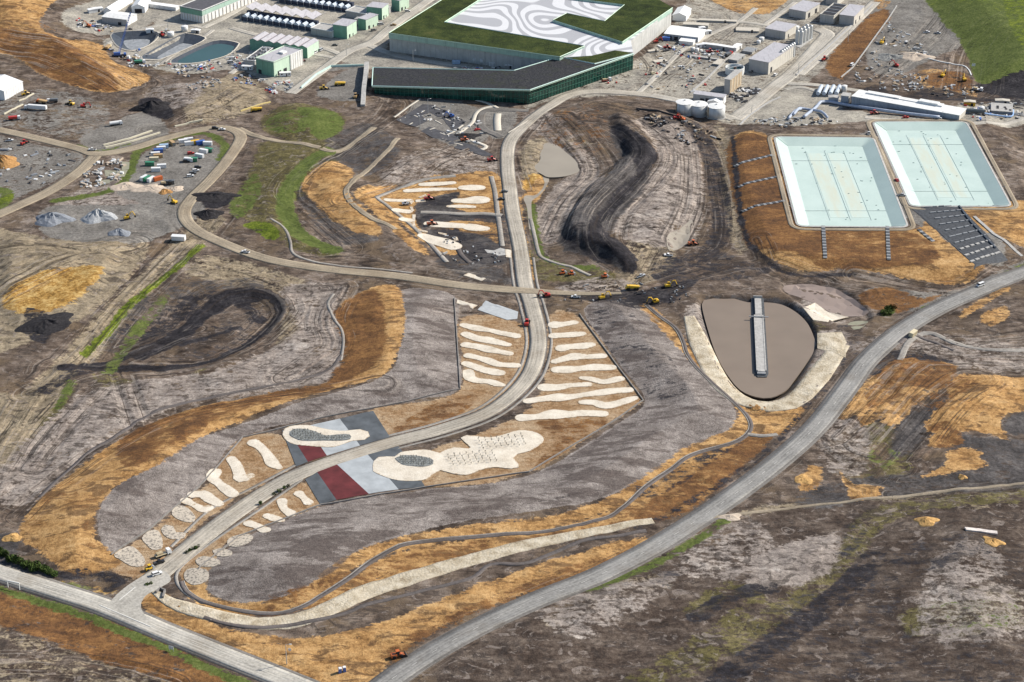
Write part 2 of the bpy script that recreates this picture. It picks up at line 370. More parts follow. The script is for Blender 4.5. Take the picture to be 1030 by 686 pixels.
area('straw', [(733,143),(776,138),(790,180),(806,230),(916,231),(932,222),(960,250),(990,268),(966,286),(920,282),(860,270),(808,272),(760,252),(744,226)], 7)
area('straw', [(962,214),(1040,204),(1040,246),(1006,238)], 3)
area('straw', [(303,184),(319,167),(340,163),(357,174),(349,187),(358,202),(373,217),(385,236),(361,234),(334,220),(316,204)], 2.6)
area('straw', [(356,193),(373,186),(400,186),(382,196),(381,202),(405,228),(434,257),(414,249),(390,226),(370,208)], 1.8)
area('straw', [(380,200),(428,179),(456,176),(500,175),(504,214),(470,213),(455,206),(462,193),(440,197),(420,204),(418,216),(424,232),(455,246),(462,256),(440,252),(400,222)], 6)
area('straw', [(440,224),(468,222),(500,225),(502,237),(500,245),(485,236),(455,232)], 2)
area('straw', [(-30,-30),(75,-30),(48,8),(40,25),(62,38),(100,44),(114,62),(152,78),(117,93),(82,89),(42,75),(12,56),(-30,44)], 2.6)
area('bed', [(464,320),(530,328),(530,366),(512,394),(470,416),(385,438),(374,412),(462,392)], 2.6)
area('bed', [(553,316),(586,320),(620,366),(645,402),(615,424),(532,475),(430,490),(385,472),(480,436),(530,412),(550,372)], 2.6)
area('bed', [(288,440),(298,466),(240,500),(180,546),(146,583),(108,566),(150,536),(205,490),(245,440)], 3)
area('bed', [(322,507),(308,484),(240,527),(190,562),(180,580),(200,602),(232,545)], 2.2)
stroke('straw', [(520,200),(526,240),(534,280)], 2.2)
area('straw', [(527,196),(545,178),(548,190),(534,210)], 4)
area('straw', [(690,-20),(800,-20),(780,10),(755,14),(730,8)], 1)
area('straw', [(920,75),(945,70),(975,85),(980,100),(940,92)], .2)
area('straw', [(885,-20),(900,-10),(890,8),(880,5)], .2)
# darker rusty brown over the straw
area('brown', [(338,312),(374,291),(386,312),(386,350),(370,372),(330,386),(347,355)], 4)  # outer face turned from the sun: brown grass with its shade painted in
area('brown', [(120,445),(160,421),(250,399),(330,385),(335,390),(245,412),(190,438),(130,470)], 1.2)  # same outer face farther along, shade painted as brown
area('brown', [(732,145),(774,140),(788,182),(803,228),(814,236),(830,255),(760,250),(744,226)], 4)
area('brown', [(806,234),(916,234),(945,262),(905,268),(820,266)], 1.3)
area('brown', [(866,372),(905,358),(932,358),(962,372),(945,392),(905,385)], 1)
area('brown', [(910,398),(940,380),(960,384),(950,400),(935,412)], -.5)
area('brown', [(870,395),(890,380),(910,385),(895,405),(880,410)], .2)
area('brown', [(935,395),(960,378),(985,384),(960,398),(945,410)], .3)
area('brown', [(935,430),(955,425),(968,445),(945,450)], .5)
area('brown', [(866,294),(895,290),(930,300),(955,292),(925,308),(890,314),(868,305)], 1.5)
area('brown', [(440,182),(500,178),(504,225),(470,222),(450,200)], -1.2)
area('brown', [(-20,28),(40,34),(70,44),(110,72),(118,92),(80,88),(42,74),(12,55),(-20,45)], 1.6)
area('brown', [(-20,10),(30,18),(60,36),(20,34),(-20,30)], -.6)
area('brown', [(752,440),(778,441),(705,506),(655,525),(640,515)], .9)
area('brown', [(252,614),(400,562),(480,545),(560,535),(640,508),(640,526),(560,546),(480,562),(380,592),(300,614)], -.2)
area('brown', [(380,660),(470,612),(560,575),(640,550),(640,556),(540,594),(450,629),(392,668)], .4)
area('brown', [(40,500),(100,480),(95,545),(120,566),(75,578),(90,540)], -.9)
area('brown', [(440,405),(480,398),(450,425),(395,434)], .3)
area('brown', [(540,425),(580,415),(610,425),(540,470),(560,440)], .3)
area('brown', [(0,592),(60,607),(150,638),(212,668),(235,690),(190,690),(100,664),(50,645),(0,628)], 1.6)
area('clay', [(55,584),(100,590),(118,595),(90,596),(60,592)], -.2)
stroke('dark', [(60,580),(95,578),(120,584),(110,592)], 3, .6)
area('brown', [(545,128),(590,105),(612,130),(604,150),(575,150)], -.8)
area('brown', [(935,75),(965,72),(978,85),(965,92),(935,85)], 1)
area('brown', [(832,60),(880,12),(895,18),(856,68),(846,80)], 4)
area('brown', [(1010,20),(1040,-10),(1040,20)], 1)
# near-black topsoil, wet ruts, spoil, and one bank face's painted shade
area('slate', [(612,132),(625,160),(612,175),(592,200),(568,225),(562,242),(574,254),(600,262),(630,272),(640,262),(612,236),(640,200),(656,165),(640,135)], 4)
stroke('dark', [(584,226),(572,240),(588,252),(610,262)], 4, .6)
area('dark', [(612,127),(622,125),(634,130),(661,155),(655,168),(638,191),(613,217),(606,230),(624,243),(641,262),(637,276),(628,272),(618,256),(598,246),(586,240),(600,215),(622,190),(640,172),(636,160),(622,144)], 5)
PITL = [(62,369),(100,371),(160,370),(205,365),(245,349),(272,328),(283,312),(275,299),(255,293.5),(232,297),(208,314),(182,336),(135,356),(84,368)]
stroke('dark', PITL, 3.6, 4)
stroke('dark', [(262,296),(232,298),(206,316),(180,338),(140,356)], 6.5, 4)
stroke('dark', [(165,352),(205,340),(240,330)], 2, 1)
stroke('dark', [(240,300),(252,312),(262,322)], 4, 1)
area('dark', [(150,354),(205,322),(250,300),(271,304),(272,322),(245,345),(205,361)], -.7)
stroke('dark', [(150,340),(180,318),(215,298)], 6, .5)
stroke('slate', [(110,345),(150,312),(200,292),(250,286)], 9, .2)
area('dark', [(120,330),(180,300),(210,300),(200,330),(150,352)], .0)
area('dark', [(560,296),(640,292),(700,280),(680,300),(640,310),(600,304)], .8)
area('dark', [(655,268),(690,256),(720,252),(742,260),(775,272),(740,282),(700,283),(672,290)], .1)
stroke('dark', [(680,262),(705,268),(740,278)], 2, .6)
stroke('dark', [(725,240),(715,256),(690,268),(660,278)], 3, .6)
area('dark', [(628,300),(660,290),(682,302),(660,304)], 2)
stroke('dark', [(697,128),(712,150),(722,190),(726,232),(710,256)], 6, .4)
stroke('dark', [(737,138),(742,190),(748,232),(765,256),(800,276),(860,276)], 1.8, 1.5)
stroke('dark', [(655,125),(690,122),(705,140)], 6, .1)
stroke('dark', [(40,395),(75,375),(110,372)], 4, .3)
area('dark', [(140,100),(158,98),(175,112),(168,120),(142,112)], 2)
area('dark', [(205,196),(220,192),(236,200),(220,210),(205,208)], 3)
stroke('dark', [(720,690),(800,630),(850,592),(880,560)], 6, .5)
stroke('dark', [(700,620),(740,598),(775,592)], 4, .4)
area('olive', [(908,626),(950,604),(1000,598),(1035,606),(1030,632),(960,642)], 1.4)
stroke('dark', [(0,590),(60,606),(150,637),(212,668)], 2.6, .2)
area('dark', [(620,575),(660,560),(690,600),(640,600)], -.9)
area('dark', [(770,620),(850,585),(940,540),(1030,545),(1030,580),(940,570),(900,620),(940,650),(1030,650),(1030,720),(760,720)], -.6)
area('dark', [(835,330),(880,340),(850,380),(820,430)], -.6)
area('dark', [(870,365),(905,352),(960,365),(905,360),(880,378)], .5)
area('dark', [(850,105),(880,85),(905,98),(940,88),(985,98),(1040,95),(1040,112),(980,104),(900,98)], .5)
area('dark', [(985,84),(1040,68),(1040,100),(985,92)], 5)
area('dark', [(424,206),(440,199),(462,193),(458,203),(440,207)], .5)
stroke('dark', [(424,222),(440,215),(470,217),(508,218)], 3, .4)
area('dark', [(434,232),(455,228),(470,238),(455,245)], .5)
area('dark', [(455,240),(505,228),(508,262),(470,262)], -.2)
area('dark', [(590,310),(640,318),(690,395),(640,400),(622,365)], -.5)  # inner slope of the right mulched bank, its shade painted dark
area('dark', [(420,515),(520,508),(600,492),(520,508)], -.3)
area('dark', [(28,310),(55,322),(45,345),(25,335)], .7)
area('dark', [(640,490),(745,440),(720,462),(660,500)], -.2)
area('dark', [(165,598),(185,605),(178,610),(165,606)], 1)
# greens
area('grass', [(930,-30),(1100,-30),(1100,72),(1030,70),(985,84),(974,60),(962,35),(945,18)], 9)
area('grass', [(300,108),(335,112),(346,128),(325,140),(310,128)], 1.5)
area('grass', [(266,124),(290,110),(310,128),(280,133)], .5)
stroke('grass', [(330,152),(312,162),(296,180),(286,200),(291,220),(304,238),(336,252)], 6, 3)

area('grass', [(232,205),(255,175),(262,195),(240,220)], .6)
stroke('grass', [(55,202),(92,196),(118,188),(132,170),(140,152),(170,140),(205,134),(226,146),(222,160)], 3.2, 1.6)
stroke('grass', [(534,204),(538,232),(546,258),(572,268),(600,270)], 2.6, 1.5)
stroke('grass', [(-20,587),(30,602),(85,619),(150,645),(215,674),(255,692)], 2.4, 2)
stroke('grass', [(590,594),(650,571),(690,550),(735,520)], 2.6, .9)
stroke('dark', [(640,532),(720,490),(780,445),(830,385)], 1.6, .2)
stroke('grass', [(930,310),(965,297),(1000,282),(1030,268)], 2.2, .5)
stroke('grass', [(0,210),(8,196),(0,190)], 4, 1)
stroke('grass', [(60,408),(72,384)], 2.5, 1)
stroke('grass', [(108,375),(140,330),(165,300)], 3.5, .4)
area('grass', [(890,312),(900,310),(896,318),(888,318)], .6)
area('grass', [(935,612),(970,606),(1030,612),(1030,628),(960,630)], -.6)
area('grass', [(880,450),(905,455),(890,470),(875,465)], -.4)
stroke('grass', [(78,146),(100,152),(130,145)], 1.4, .5)
stroke('lime', [(202,247),(182,266),(150,291),(128,308),(112,330),(98,344),(86,356)], 2.6, 2)
area('lime', [(245,226),(262,222),(282,232),(276,242),(262,236)], 1)
area('lime', [(0,197),(14,194),(10,202),(0,206)], 1)
area('lime', [(45,587),(75,586),(95,592),(70,594)], .3)
area('lime', [(1010,-10),(1040,-10),(1040,50),(1018,30)], .3)
stroke('lime', [(940,2),(990,2),(1020,16)], 5, -.5)

CATS = ['umber', 'tan', 'olive', 'pale', 'slate', 'gravel', 'hard', 'mulch', 'clay', 'bed', 'straw', 'brown', 'dark', 'grass', 'lime']
FLD = {c: np.full(XX.shape, -30.0, np.float32) for c in CATS}
for cat, P, cap, r in A_:
    m = 30 if r is None else 30+r
    js, is_ = window(P, m)
    if HH[js, is_].size == 0: continue
    s = sdf_poly(XX[js, is_], YY[js, is_], P) if r is None else r-dist_line(XX[js, is_], YY[js, is_], P)
    FLD[cat][js, is_] = np.maximum(FLD[cat][js, is_], np.minimum(s, cap))

# wheel ruts and grading lines: distance to the nearest worked line
RUTS = [([(212,222),(170,262),(120,312),(80,358),(40,395),(10,440),(-20,490)], 22), ([(225,218),(190,258),(150,295)], 10),
 ([(62,369),(160,371),(207,366),(247,350),(275,329),(287,312),(277,297),(255,290),(229,294),(203,312),(178,333),(130,353)], 26), ([(30,395),(100,372),(200,330)], 14),
 ([(640,270),(608,240),(612,216),(641,186),(660,156),(636,124),(600,118)], 26), ([(555,240),(572,205),(600,172),(580,140),(560,120)], 26),
 ([(690,245),(706,205),(704,150),(690,125),(640,112),(600,104)], 22), ([(560,296),(640,292),(700,275),(760,265),(830,285)], 16),
 ([(700,262),(725,240),(722,190),(712,150),(697,128)], 12), ([(860,276),(960,292),(1020,262)], 12),
 ([(350,250),(310,215),(290,190),(330,155),(400,110),(380,90)], 18), ([(350,200),(400,180),(430,160),(480,140)], 24),
 ([(0,150),(60,130),(150,110)], 14), ([(-10,300),(60,262),(130,244)], 26), ([(385,385),(250,400),(150,428),(60,485),(20,520)], 14),
 ([(690,325),(735,385),(760,410)], 10), ([(640,308),(690,345),(745,400)], 4), ([(0,40),(60,50),(130,85)], 40),
 ([(900,498),(1030,489)], 9),
 ([(840,425),(880,380),(920,360),(1030,362)], 30), ([(1030,340),(960,345),(900,335)], 14), ([(980,380),(940,410),(880,480)], 26),
 ([(960,0),(930,40),(880,80)], 16), ([(1030,10),(985,45),(975,90)], 30), ([(700,0),(740,20),(690,60),(640,95)], 16),
 ([(345,288),(330,320),(335,350),(290,380)], 16)]
RUTS += [([(205,225),(150,280),(95,345),(60,395),(30,430),(0,475)], 12), ([(120,372),(130,400),(140,430)], 10), ([(100,390),(60,430),(30,470)], 12), ([(200,262),(250,275),(290,290),(330,290)], 10), ([(0,250),(60,248),(120,262)], 10),
 ([(300,262),(350,262),(420,270),(500,283)], 10), ([(480,290),(520,310),(440,312)], 8), ([(650,250),(630,280),(600,292)], 14), ([(760,240),(780,275),(830,290),(870,295)], 12), ([(540,120),(520,150),(530,190)], 8),
 ([(930,350),(880,400),(840,440)], 14), ([(820,430),(850,460),(900,470)], 12), 
 ([(0,665),(90,670),(170,690)], 14), ([(400,90),(380,120),(340,140)], 10), ([(240,90),(200,110),(150,130)], 12), ([(860,90),(920,95),(1000,110)], 14), ([(640,45),(660,70),(640,92)], 12), ([(755,15),(790,35),(760,60)], 10)]
FLOW = np.full(XX.shape, 90.0); FW = np.zeros(XX.shape)
for px, w in RUTS:
    P = catmull([pt(*p)[:2] for p in px], False, 8); js, is_ = window(P, 60)
    if HH[js, is_].size == 0: continue
    d = dist_line(XX[js, is_], YY[js, is_], P)
    FLOW[js, is_] = np.minimum(FLOW[js, is_], d); FW[js, is_] = np.maximum(FW[js, is_], 1-sst(w*.5, w, d))
for P in RG.values():
    js, is_ = window(P, 14); d = dist_line(XX[js, is_], YY[js, is_], P)
    FLOW[js, is_] = np.minimum(FLOW[js, is_], d); FW[js, is_] = np.maximum(FW[js, is_], .6*(1-sst(6, 14, d)))
HH += (1.5*vnoise(FLOW/4.6+.006*XX, YY/150+2)+.85*vnoise(FLOW/1.9+.01*XX, YY/90)+.35*vnoise(FLOW/1.0, YY/60+4))*FW*np.minimum(rough, .8)*(FLD['grass'] < 0)

# ------------------------------------------------------------------ ground material
gm, q = newmat('ground_earth', .95, .12)
pos = q.pos()
n_big = q.noise(.022, 4, .6); n_mid = q.noise(.11, 4, .62); n_fin = q.noise(.5, 4, .7); n_clod = q.noise(1.7, 3, .75)
n_str = q.noise(1, 4, .65, q.mapv((.05, .16, .1), .45))
n_str2 = q.noise(1, 4, .7, q.mapv((.10, .34, .2), -.3))
flow = q.attr('flow'); fw = q.attr('flow_weight')
sep = q.n('ShaderNodeSeparateXYZ'); q.put(sep.inputs[0], pos)
rut = q.noise(1, 4, .7, q.xyz(q.math('MULTIPLY', flow, .42), q.math('MULTIPLY', sep.outputs[0], .03), q.math('MULTIPLY', sep.outputs[1], .03)))
rut2 = q.noise(1, 2, .6, q.xyz(q.math('MULTIPLY', flow, 1.1), q.math('MULTIPLY', sep.outputs[0], .06), q.math('MULTIPLY', sep.outputs[1], .06)))
def mixn(a, b, t=.5, g=1.75):
    x = q.math('ADD', q.math('MULTIPLY', a, 1-t), q.math('MULTIPLY', b, t)); return q.math('MULTIPLY_ADD', x, g, .5-.5*g)
tex = mixn(n_mid, n_fin, .5)
n_pat = q.noise(.05, 6, .68, q.mapv((1, 1.3, 1), .5)); pat = mixn(n_pat, n_fin, .35)
soil = q.ramp(mixn(mixn(n_big, n_mid, .5), n_str2, .4), [(.22, (.028, .020, .016)), (.42, (.090, .067, .052)), (.60, (.165, .128, .102)), (.80, (.29, .24, .198))])
soil = q.mix(q.sm(q.noise(.035, 2, .5, q.mapv((1, 1, 1), 1.0)), .5, .66), soil, (.135, .098, .066), 'MIX')
LAY = {
 'umber': (mixn(mixn(n_pat, n_str, .5), n_fin, .35, 1.4), [(.2, (.022, .016, .013)), (.45, (.066, .048, .038)), (.62, (.118, .092, .074)), (.85, (.23, .188, .155))], 6, 5),  # category: colour ramp source, ramp, edge raggedness (m), softness (m)
 'tan': (mixn(pat, n_str, .4, 1.3), [(.25, (.135, .11, .076)), (.5, (.25, .203, .14)), (.78, (.385, .32, .225))], 5, 2),
 'olive': (pat, [(.25, (.05, .044, .018)), (.5, (.105, .09, .038)), (.78, (.19, .16, .08))], 5, 1.5),
 'pale': (mixn(mixn(n_pat, n_str2, .5), n_fin, .35), [(.2, (.10, .083, .074)), (.42, (.215, .182, .160)), (.62, (.31, .268, .236)), (.85, (.44, .392, .35))], 6, 3),
 'slate': (pat, [(.2, (.028, .026, .026)), (.5, (.068, .062, .061)), (.8, (.15, .138, .133))], 5, 3),
 'gravel': (pat, [(.25, (.10, .092, .083)), (.5, (.175, .163, .148)), (.78, (.26, .245, .222))], 3, 1),
 'hard': (mixn(n_big, pat, .6), [(.25, (.17, .16, .145)), (.5, (.30, .278, .238)), (.75, (.42, .388, .325))], 4, 2),
 'mulch': (mixn(mixn(n_pat, n_mid, .45), n_clod, .42), [(.14, (.062, .051, .046)), (.34, (.145, .124, .113)), (.56, (.235, .206, .188)), (.84, (.37, .333, .306))], 1.2, .5),
 'clay': (tex, [(.35, (.20, .11, .03)), (.5, (.36, .21, .06)), (.65, (.46, .32, .13))], 4, 1.5),
 'straw': (mixn(pat, n_str2, .3, 1.2), [(.18, (.075, .042, .022)), (.34, (.235, .124, .046)), (.52, (.415, .245, .100)), (.82, (.56, .375, .185))], 3, 1),
 'bed': (mixn(pat, n_str2, .4, 1.4), [(.2, (.15, .085, .040)), (.4, (.27, .165, .085)), (.58, (.35, .25, .155)), (.8, (.44, .335, .225))], 3, 1),
 'brown': (mixn(pat, n_str, .4, 1.3), [(.22, (.048, .028, .020)), (.48, (.14, .070, .030)), (.78, (.29, .15, .056))], 4, 1.5),
 'dark': (mixn(n_str, tex, .6), [(.25, (.012, .011, .013)), (.55, (.026, .024, .028)), (.82, (.062, .057, .060))], 2.6, 1.2),
 'grass': (mixn(n_mid, n_fin, .6), [(.2, (.040, .050, .015)), (.5, (.084, .110, .026)), (.8, (.15, .165, .055))], 3, 1),
 'lime': (tex, [(.25, (.035, .055, .010)), (.5, (.09, .12, .012)), (.75, (.17, .20, .03))], 2, .8)}
edge1 = q.math('SUBTRACT', mixn(n_mid, n_str2, .5, 1.6), .5); edge2 = q.math('SUBTRACT', n_fin, .5)
col = soil
for c in CATS:
    src, st, rag, soft = LAY[c]
    e = q.math('MULTIPLY_ADD', edge1, rag*2.6, q.math('MULTIPLY_ADD', edge2, rag*1.8, q.attr(c)))
    col = q.mix(q.sm(e, -soft*.5, soft*.5+.2), col, q.ramp(src, st))
    if c == 'pale':                                    # crisp mottling of the bare earth: damp topsoil and dried silt
        m1 = q.noise(.075, 7, .68, q.mapv((1, 1.5, 1), .5), 1.6); m2 = q.noise(.11, 7, .7, q.mapv((1, 1.4, 1), -.4), 1.4); m3 = q.noise(.33, 5, .7)
        col = q.mix(q.math('MULTIPLY', q.sm(m1, .53, .58), .68), col, q.mix(m3, (.020, .016, .015), (.075, .060, .052)))
        col = q.mix(q.math('MULTIPLY', q.sm(m2, .565, .61), .55), col, q.mix(m3, (.17, .142, .125), (.36, .31, .275)))
    if c == 'mulch':
        m5 = q.noise(1, 7, .7, q.mapv((.05, .13, .1), -.15), 1.0); m6 = q.noise(.16, 7, .72, None, 1.0); mm = q.sm(q.attr('mulch'), 0, 1.5)
        col = q.mix(q.math('MULTIPLY', q.math('MULTIPLY', q.sm(m5, .53, .60), .6), mm), col, q.mix(m3, (.060, .048, .044), (.15, .125, .115)))
        col = q.mix(q.math('MULTIPLY', q.math('MULTIPLY', q.sm(m6, .55, .61), .4), mm), col, q.mix(m3, (.24, .21, .19), (.43, .39, .36)))
    if c == 'straw':                                   # thin spots where the soil shows through
        m4 = q.noise(1, 6, .68, q.mapv((.055, .13, .1), .55), .8)
        col = q.mix(q.math('MULTIPLY', q.math('MULTIPLY', q.sm(m4, .51, .59), .8), q.sm(q.attr('straw'), -1, 1)), col, q.mix(m3, (.055, .034, .022), (.17, .095, .045)))
stk = q.noise(1, 4, .62, q.mapv((.045, .15, .1), -.12)); stk2 = q.noise(.016, 2, .5)
mk = q.math('MULTIPLY', q.sm(q.attr('mulch'), .5, 2), q.sm(q.math('ADD', mixn(stk, n_mid, .25, 1.5), q.math('MULTIPLY', stk2, .6)), .80, .92))
col = q.mix(q.math('MULTIPLY', mk, .8), col, q.mix(n_fin, (.055, .044, .040), (.13, .105, .095)))
# wheel ruts, clods and weathering multiply what is there
keep = q.math('SUBTRACT', 1.0, q.math('MULTIPLY', q.sm(q.attr('grass'), -1, 2), .85))
rr = q.ramp(mixn(rut, rut2, .45, 2.0), [(.15, (.40, .38, .37)), (.42, (.88, .87, .86)), (.58, (1.08, 1.07, 1.05)), (.85, (1.65, 1.55, 1.45))])
line = q.noise(1, 2, .5, q.xyz(q.math('MULTIPLY', flow, .75), q.math('MULTIPLY', sep.outputs[0], .012), q.math('ADD', q.math('MULTIPLY', sep.outputs[1], .012), 7.0)))
lm = q.math('MULTIPLY', q.math('MULTIPLY', q.sm(line, .42, .36), q.sm(n_pat, .38, .52)), q.math('MULTIPLY', fw, keep))
lp = q.math('MULTIPLY', q.math('MULTIPLY', q.math('MULTIPLY', q.sm(line, .58, .64), q.math('SUBTRACT', 1.0, q.math('MULTIPLY', q.sm(q.attr('dark'), -2, 1), .6))), q.sm(n_pat, .62, .48)), q.math('MULTIPLY', fw, keep))
col = q.mix(q.math('MULTIPLY', lm, .7), col, (.032, .026, .024)); col = q.mix(q.math('MULTIPLY', lp, .45), col, (.34, .30, .26))
col = q.mix(q.math('MULTIPLY', q.math('MULTIPLY', fw, .8), q.math('MULTIPLY', keep, q.math('SUBTRACT', 1.0, q.math('MULTIPLY', q.sm(q.attr('dark'), -1, 1.5), .4)))), col, q.mix(1.0, col, rr, 'MULTIPLY'))
cl = q.ramp(mixn(n_clod, n_fin, .4), [(.3, (.60, .60, .60)), (.5, (1, 1, 1)), (.7, (1.4, 1.4, 1.38))])
col = q.mix(q.math('MULTIPLY', q.math('ADD', keep, .12), .6, clamp=True), col, cl, 'MULTIPLY')
q.put(q.b.inputs['Base Color'], col)
q.bump(mixn(n_clod, n_fin, .5), .55, .8)

# ------------------------------------------------------------------ ground objects: one sheet, cut where banks, slopes and fields meet
GROUND = [('grass_field', gpoly([(932,-30),(1100,-30),(1100,72),(985,84),(972,58),(945,18)])),
 ('mulched_bank', tp([(405,291),(457,298),(462,392),(410,403),(330,418),(243,440),(150,533),(112,556),(98,515),(160,465),(300,405),(385,378),(402,350),(407,320)])),
 ('mulched_bank', tp([(588,310),(640,304),(705,370),(739,426),(660,475),(550,512),(450,528),(335,578),(235,607),(206,580),(322,510),(430,492),(532,478),(648,403),(622,365)])),
 ('straw_slope', tp([(340,310),(372,290),(400,289),(407,320),(386,377),(250,421),(115,491),(98,515),(122,566),(75,579),(20,541),(75,475),(160,421),(330,384),(347,352)])),
 ('straw_slope', tp([(733,143),(776,138),(806,230),(916,231),(990,268),(966,286),(860,270),(760,252)])),
 ('straw_slope', tp([(-60,-40),(75,-40),(40,25),(100,44),(152,78),(82,89),(12,56),(-60,44)])),
 ('topsoil_ridge', tp([(613,126),(635,126),(658,156),(640,187),(610,217),(606,242),(640,266),(626,272),(564,242),(578,212),(612,175),(630,158)])),
 ('spoil_pit', tp([(72,352),(120,303),(200,286),(272,288),(292,310),(282,345),(200,374),(100,382)]))]
cx = (XX[:-1, :-1]+XX[1:, 1:])/2; cy = (YY[:-1, :-1]+YY[1:, 1:])/2
owner = np.zeros(cx.shape, int)
for i, (nm, P) in enumerate(GROUND):
    js, is_ = window(P, 2); s = sdf_poly(cx[js, is_], cy[js, is_], P); o = owner[js, is_]; o[s > 0] = i+1
NX, NY = len(GX), len(GY)
VID = np.arange(NX*NY).reshape(NY, NX)
QF = np.stack([VID[:-1, :-1], VID[:-1, 1:], VID[1:, 1:], VID[1:, :-1]], -1).reshape(-1, 4)
CO = np.stack([XX, YY, HH], -1).reshape(-1, 3).astype(np.float32)
FA = {**FLD, 'flow': FLOW, 'flow_weight': FW}
for i in range(len(GROUND)+1):
    f = QF[owner.ravel() == i]
    if len(f) == 0: continue
    u, inv = np.unique(f, return_inverse=True); inv = inv.reshape(-1)
    name = 'ground' if i == 0 else GROUND[i-1][0]
    me = bpy.data.meshes.new(name); me.vertices.add(len(u)); me.vertices.foreach_set('co', CO[u].ravel())
    me.loops.add(len(inv)); me.loops.foreach_set('vertex_index', inv.astype(np.int32))
    me.polygons.add(len(f)); me.polygons.foreach_set('loop_start', np.arange(0, len(inv), 4, dtype=np.int32))
    me.polygons.foreach_set('use_smooth', np.ones(len(f), bool)); me.update(calc_edges=True)
    for k, a in FA.items():
        at = me.attributes.new(k, 'FLOAT', 'POINT'); at.data.foreach_set('value', np.asarray(a, np.float32).ravel()[u])
    me.materials.append(gm); o = bpy.data.objects.new(name, me); COL.objects.link(o); o['kind'] = 'structure'

# ------------------------------------------------------------------ object helpers
def link(o, parent=None):
    COL.objects.link(o)
    if parent: o.parent = parent
    return o
def thing(name, label, cat, loc=(0, 0, 0), rz=0.0, group=None):
    o = bpy.data.objects.new(name, None); link(o); o.location = loc; o.rotation_euler = (0, 0, rz)
    o.empty_display_size = .5; o['label'] = label; o['category'] = cat
    if group: o['group'] = group
    return o
def tag(o, label, cat, group=None):
    o['label'] = label; o['category'] = cat
    if group: o['group'] = group
    return o
class MB:
    def __init__(s): s.v = []; s.f = []; s.m = []
    def add(s, vs, fs, m=0):
        b = len(s.v); s.v += [tuple(map(float, p)) for p in vs]; s.f += [tuple(b+i for i in f) for f in fs]; s.m += [m]*len(fs); return s
    def box(s, c, d, rz=0.0, m=0, tap=1.0):
        x, y, z = d[0]/2, d[1]/2, d[2]/2; ca, sa = math.cos(rz), math.sin(rz); vs = []
        for k, t in ((-z, 1.0), (z, tap)):
            for px, py in ((-x*t, -y*t), (x*t, -y*t), (x*t, y*t), (-x*t, y*t)):
                vs.append((c[0]+px*ca-py*sa, c[1]+px*sa+py*ca, c[2]+k))
        return s.add(vs, [(3, 2, 1, 0), (4, 5, 6, 7), (0, 1, 5, 4), (1, 2, 6, 5), (2, 3, 7, 6), (3, 0, 4, 7)], m)
    def prism(s, P, z0, z1, m=0, mtop=None):           # outline, bottom and top height (numbers or one per corner)
        n = len(P); P = [tuple(p[:2]) for p in P]
        ar = sum(P[i][0]*P[(i+1) % n][1]-P[(i+1) % n][0]*P[i][1] for i in range(n))
        z0 = [z0]*n if np.isscalar(z0) else list(z0); z1 = [z1]*n if np.isscalar(z1) else list(z1)
        if ar < 0: P = P[::-1]; z0 = z0[::-1]; z1 = z1[::-1]
        vs = [(P[i][0], P[i][1], z0[i]) for i in range(n)]+[(P[i][0], P[i][1], z1[i]) for i in range(n)]
        s.add(vs, [(i, (i+1) % n, n+(i+1) % n, n+i) for i in range(n)]+[tuple(range(n-1, -1, -1))], m)
        b = len(s.v)-2*n; s.f.append(tuple(b+n+i for i in range(n))); s.m.append(m if mtop is None else mtop); return s
    def cyl(s, a, b, r, n=12, m=0, r2=None):
        a = Vector(a); b = Vector(b); d = (b-a).normalized(); u = d.orthogonal().normalized(); w = d.cross(u); r2 = r if r2 is None else r2
        vs = [tuple(a+(u*math.cos(2*math.pi*i/n)+w*math.sin(2*math.pi*i/n))*r) for i in range(n)]+[tuple(b+(u*math.cos(2*math.pi*i/n)+w*math.sin(2*math.pi*i/n))*r2) for i in range(n)]
        return s.add(vs, [(i, (i+1) % n, n+(i+1) % n, n+i) for i in range(n)]+[tuple(range(n-1, -1, -1)), tuple(range(n, 2*n))], m)
    def tube(s, pts, r, n=8, m=0):
        pts = [Vector(p) for p in pts]; rings = []
        for i, p in enumerate(pts):
            d = (pts[min(i+1, len(pts)-1)]-pts[max(i-1, 0)]).normalized()
            u = d.cross(Vector((0, 0, 1))); u = u.normalized() if u.length > 1e-3 else Vector((1, 0, 0)); w = u.cross(d)
            rings.append([tuple(p+(u*math.cos(2*math.pi*k/n)+w*math.sin(2*math.pi*k/n))*r) for k in range(n)])
        fs = [(i*n+k, i*n+(k+1) % n, (i+1)*n+(k+1) % n, (i+1)*n+k) for i in range(len(pts)-1) for k in range(n)]
        fs += [tuple(range(n-1, -1, -1)), tuple(range((len(pts)-1)*n, len(pts)*n))]
        return s.add(sum(rings, []), fs, m)
    def profile(s, P, y0, y1, m=0, inset=0.0):         # side outline in x,z pulled across y
        n = len(P); ar = sum(P[i][0]*P[(i+1) % n][1]-P[(i+1) % n][0]*P[i][1] for i in range(n))
        if ar < 0: P = P[::-1]
        vs = [(x, y0, z) for x, z in P]+[(x, y1, z) for x, z in P]
        return s.add(vs, [tuple(range(n)), tuple(range(2*n-1, n-1, -1))]+[((i+1) % n, i, n+i, n+(i+1) % n) for i in range(n)], m)
    def build(s, name, mats, parent=None, smooth=False):
        me = bpy.data.meshes.new(name); me.from_pydata(s.v, [], s.f)
        mats = mats if isinstance(mats, (list, tuple)) else [mats]
        for x in mats: me.materials.append(x)
        me.polygons.foreach_set('material_index', s.m)
        if smooth: me.polygons.foreach_set('use_smooth', [True]*len(s.f))
        me.update(); return link(bpy.data.objects.new(name, me), parent)
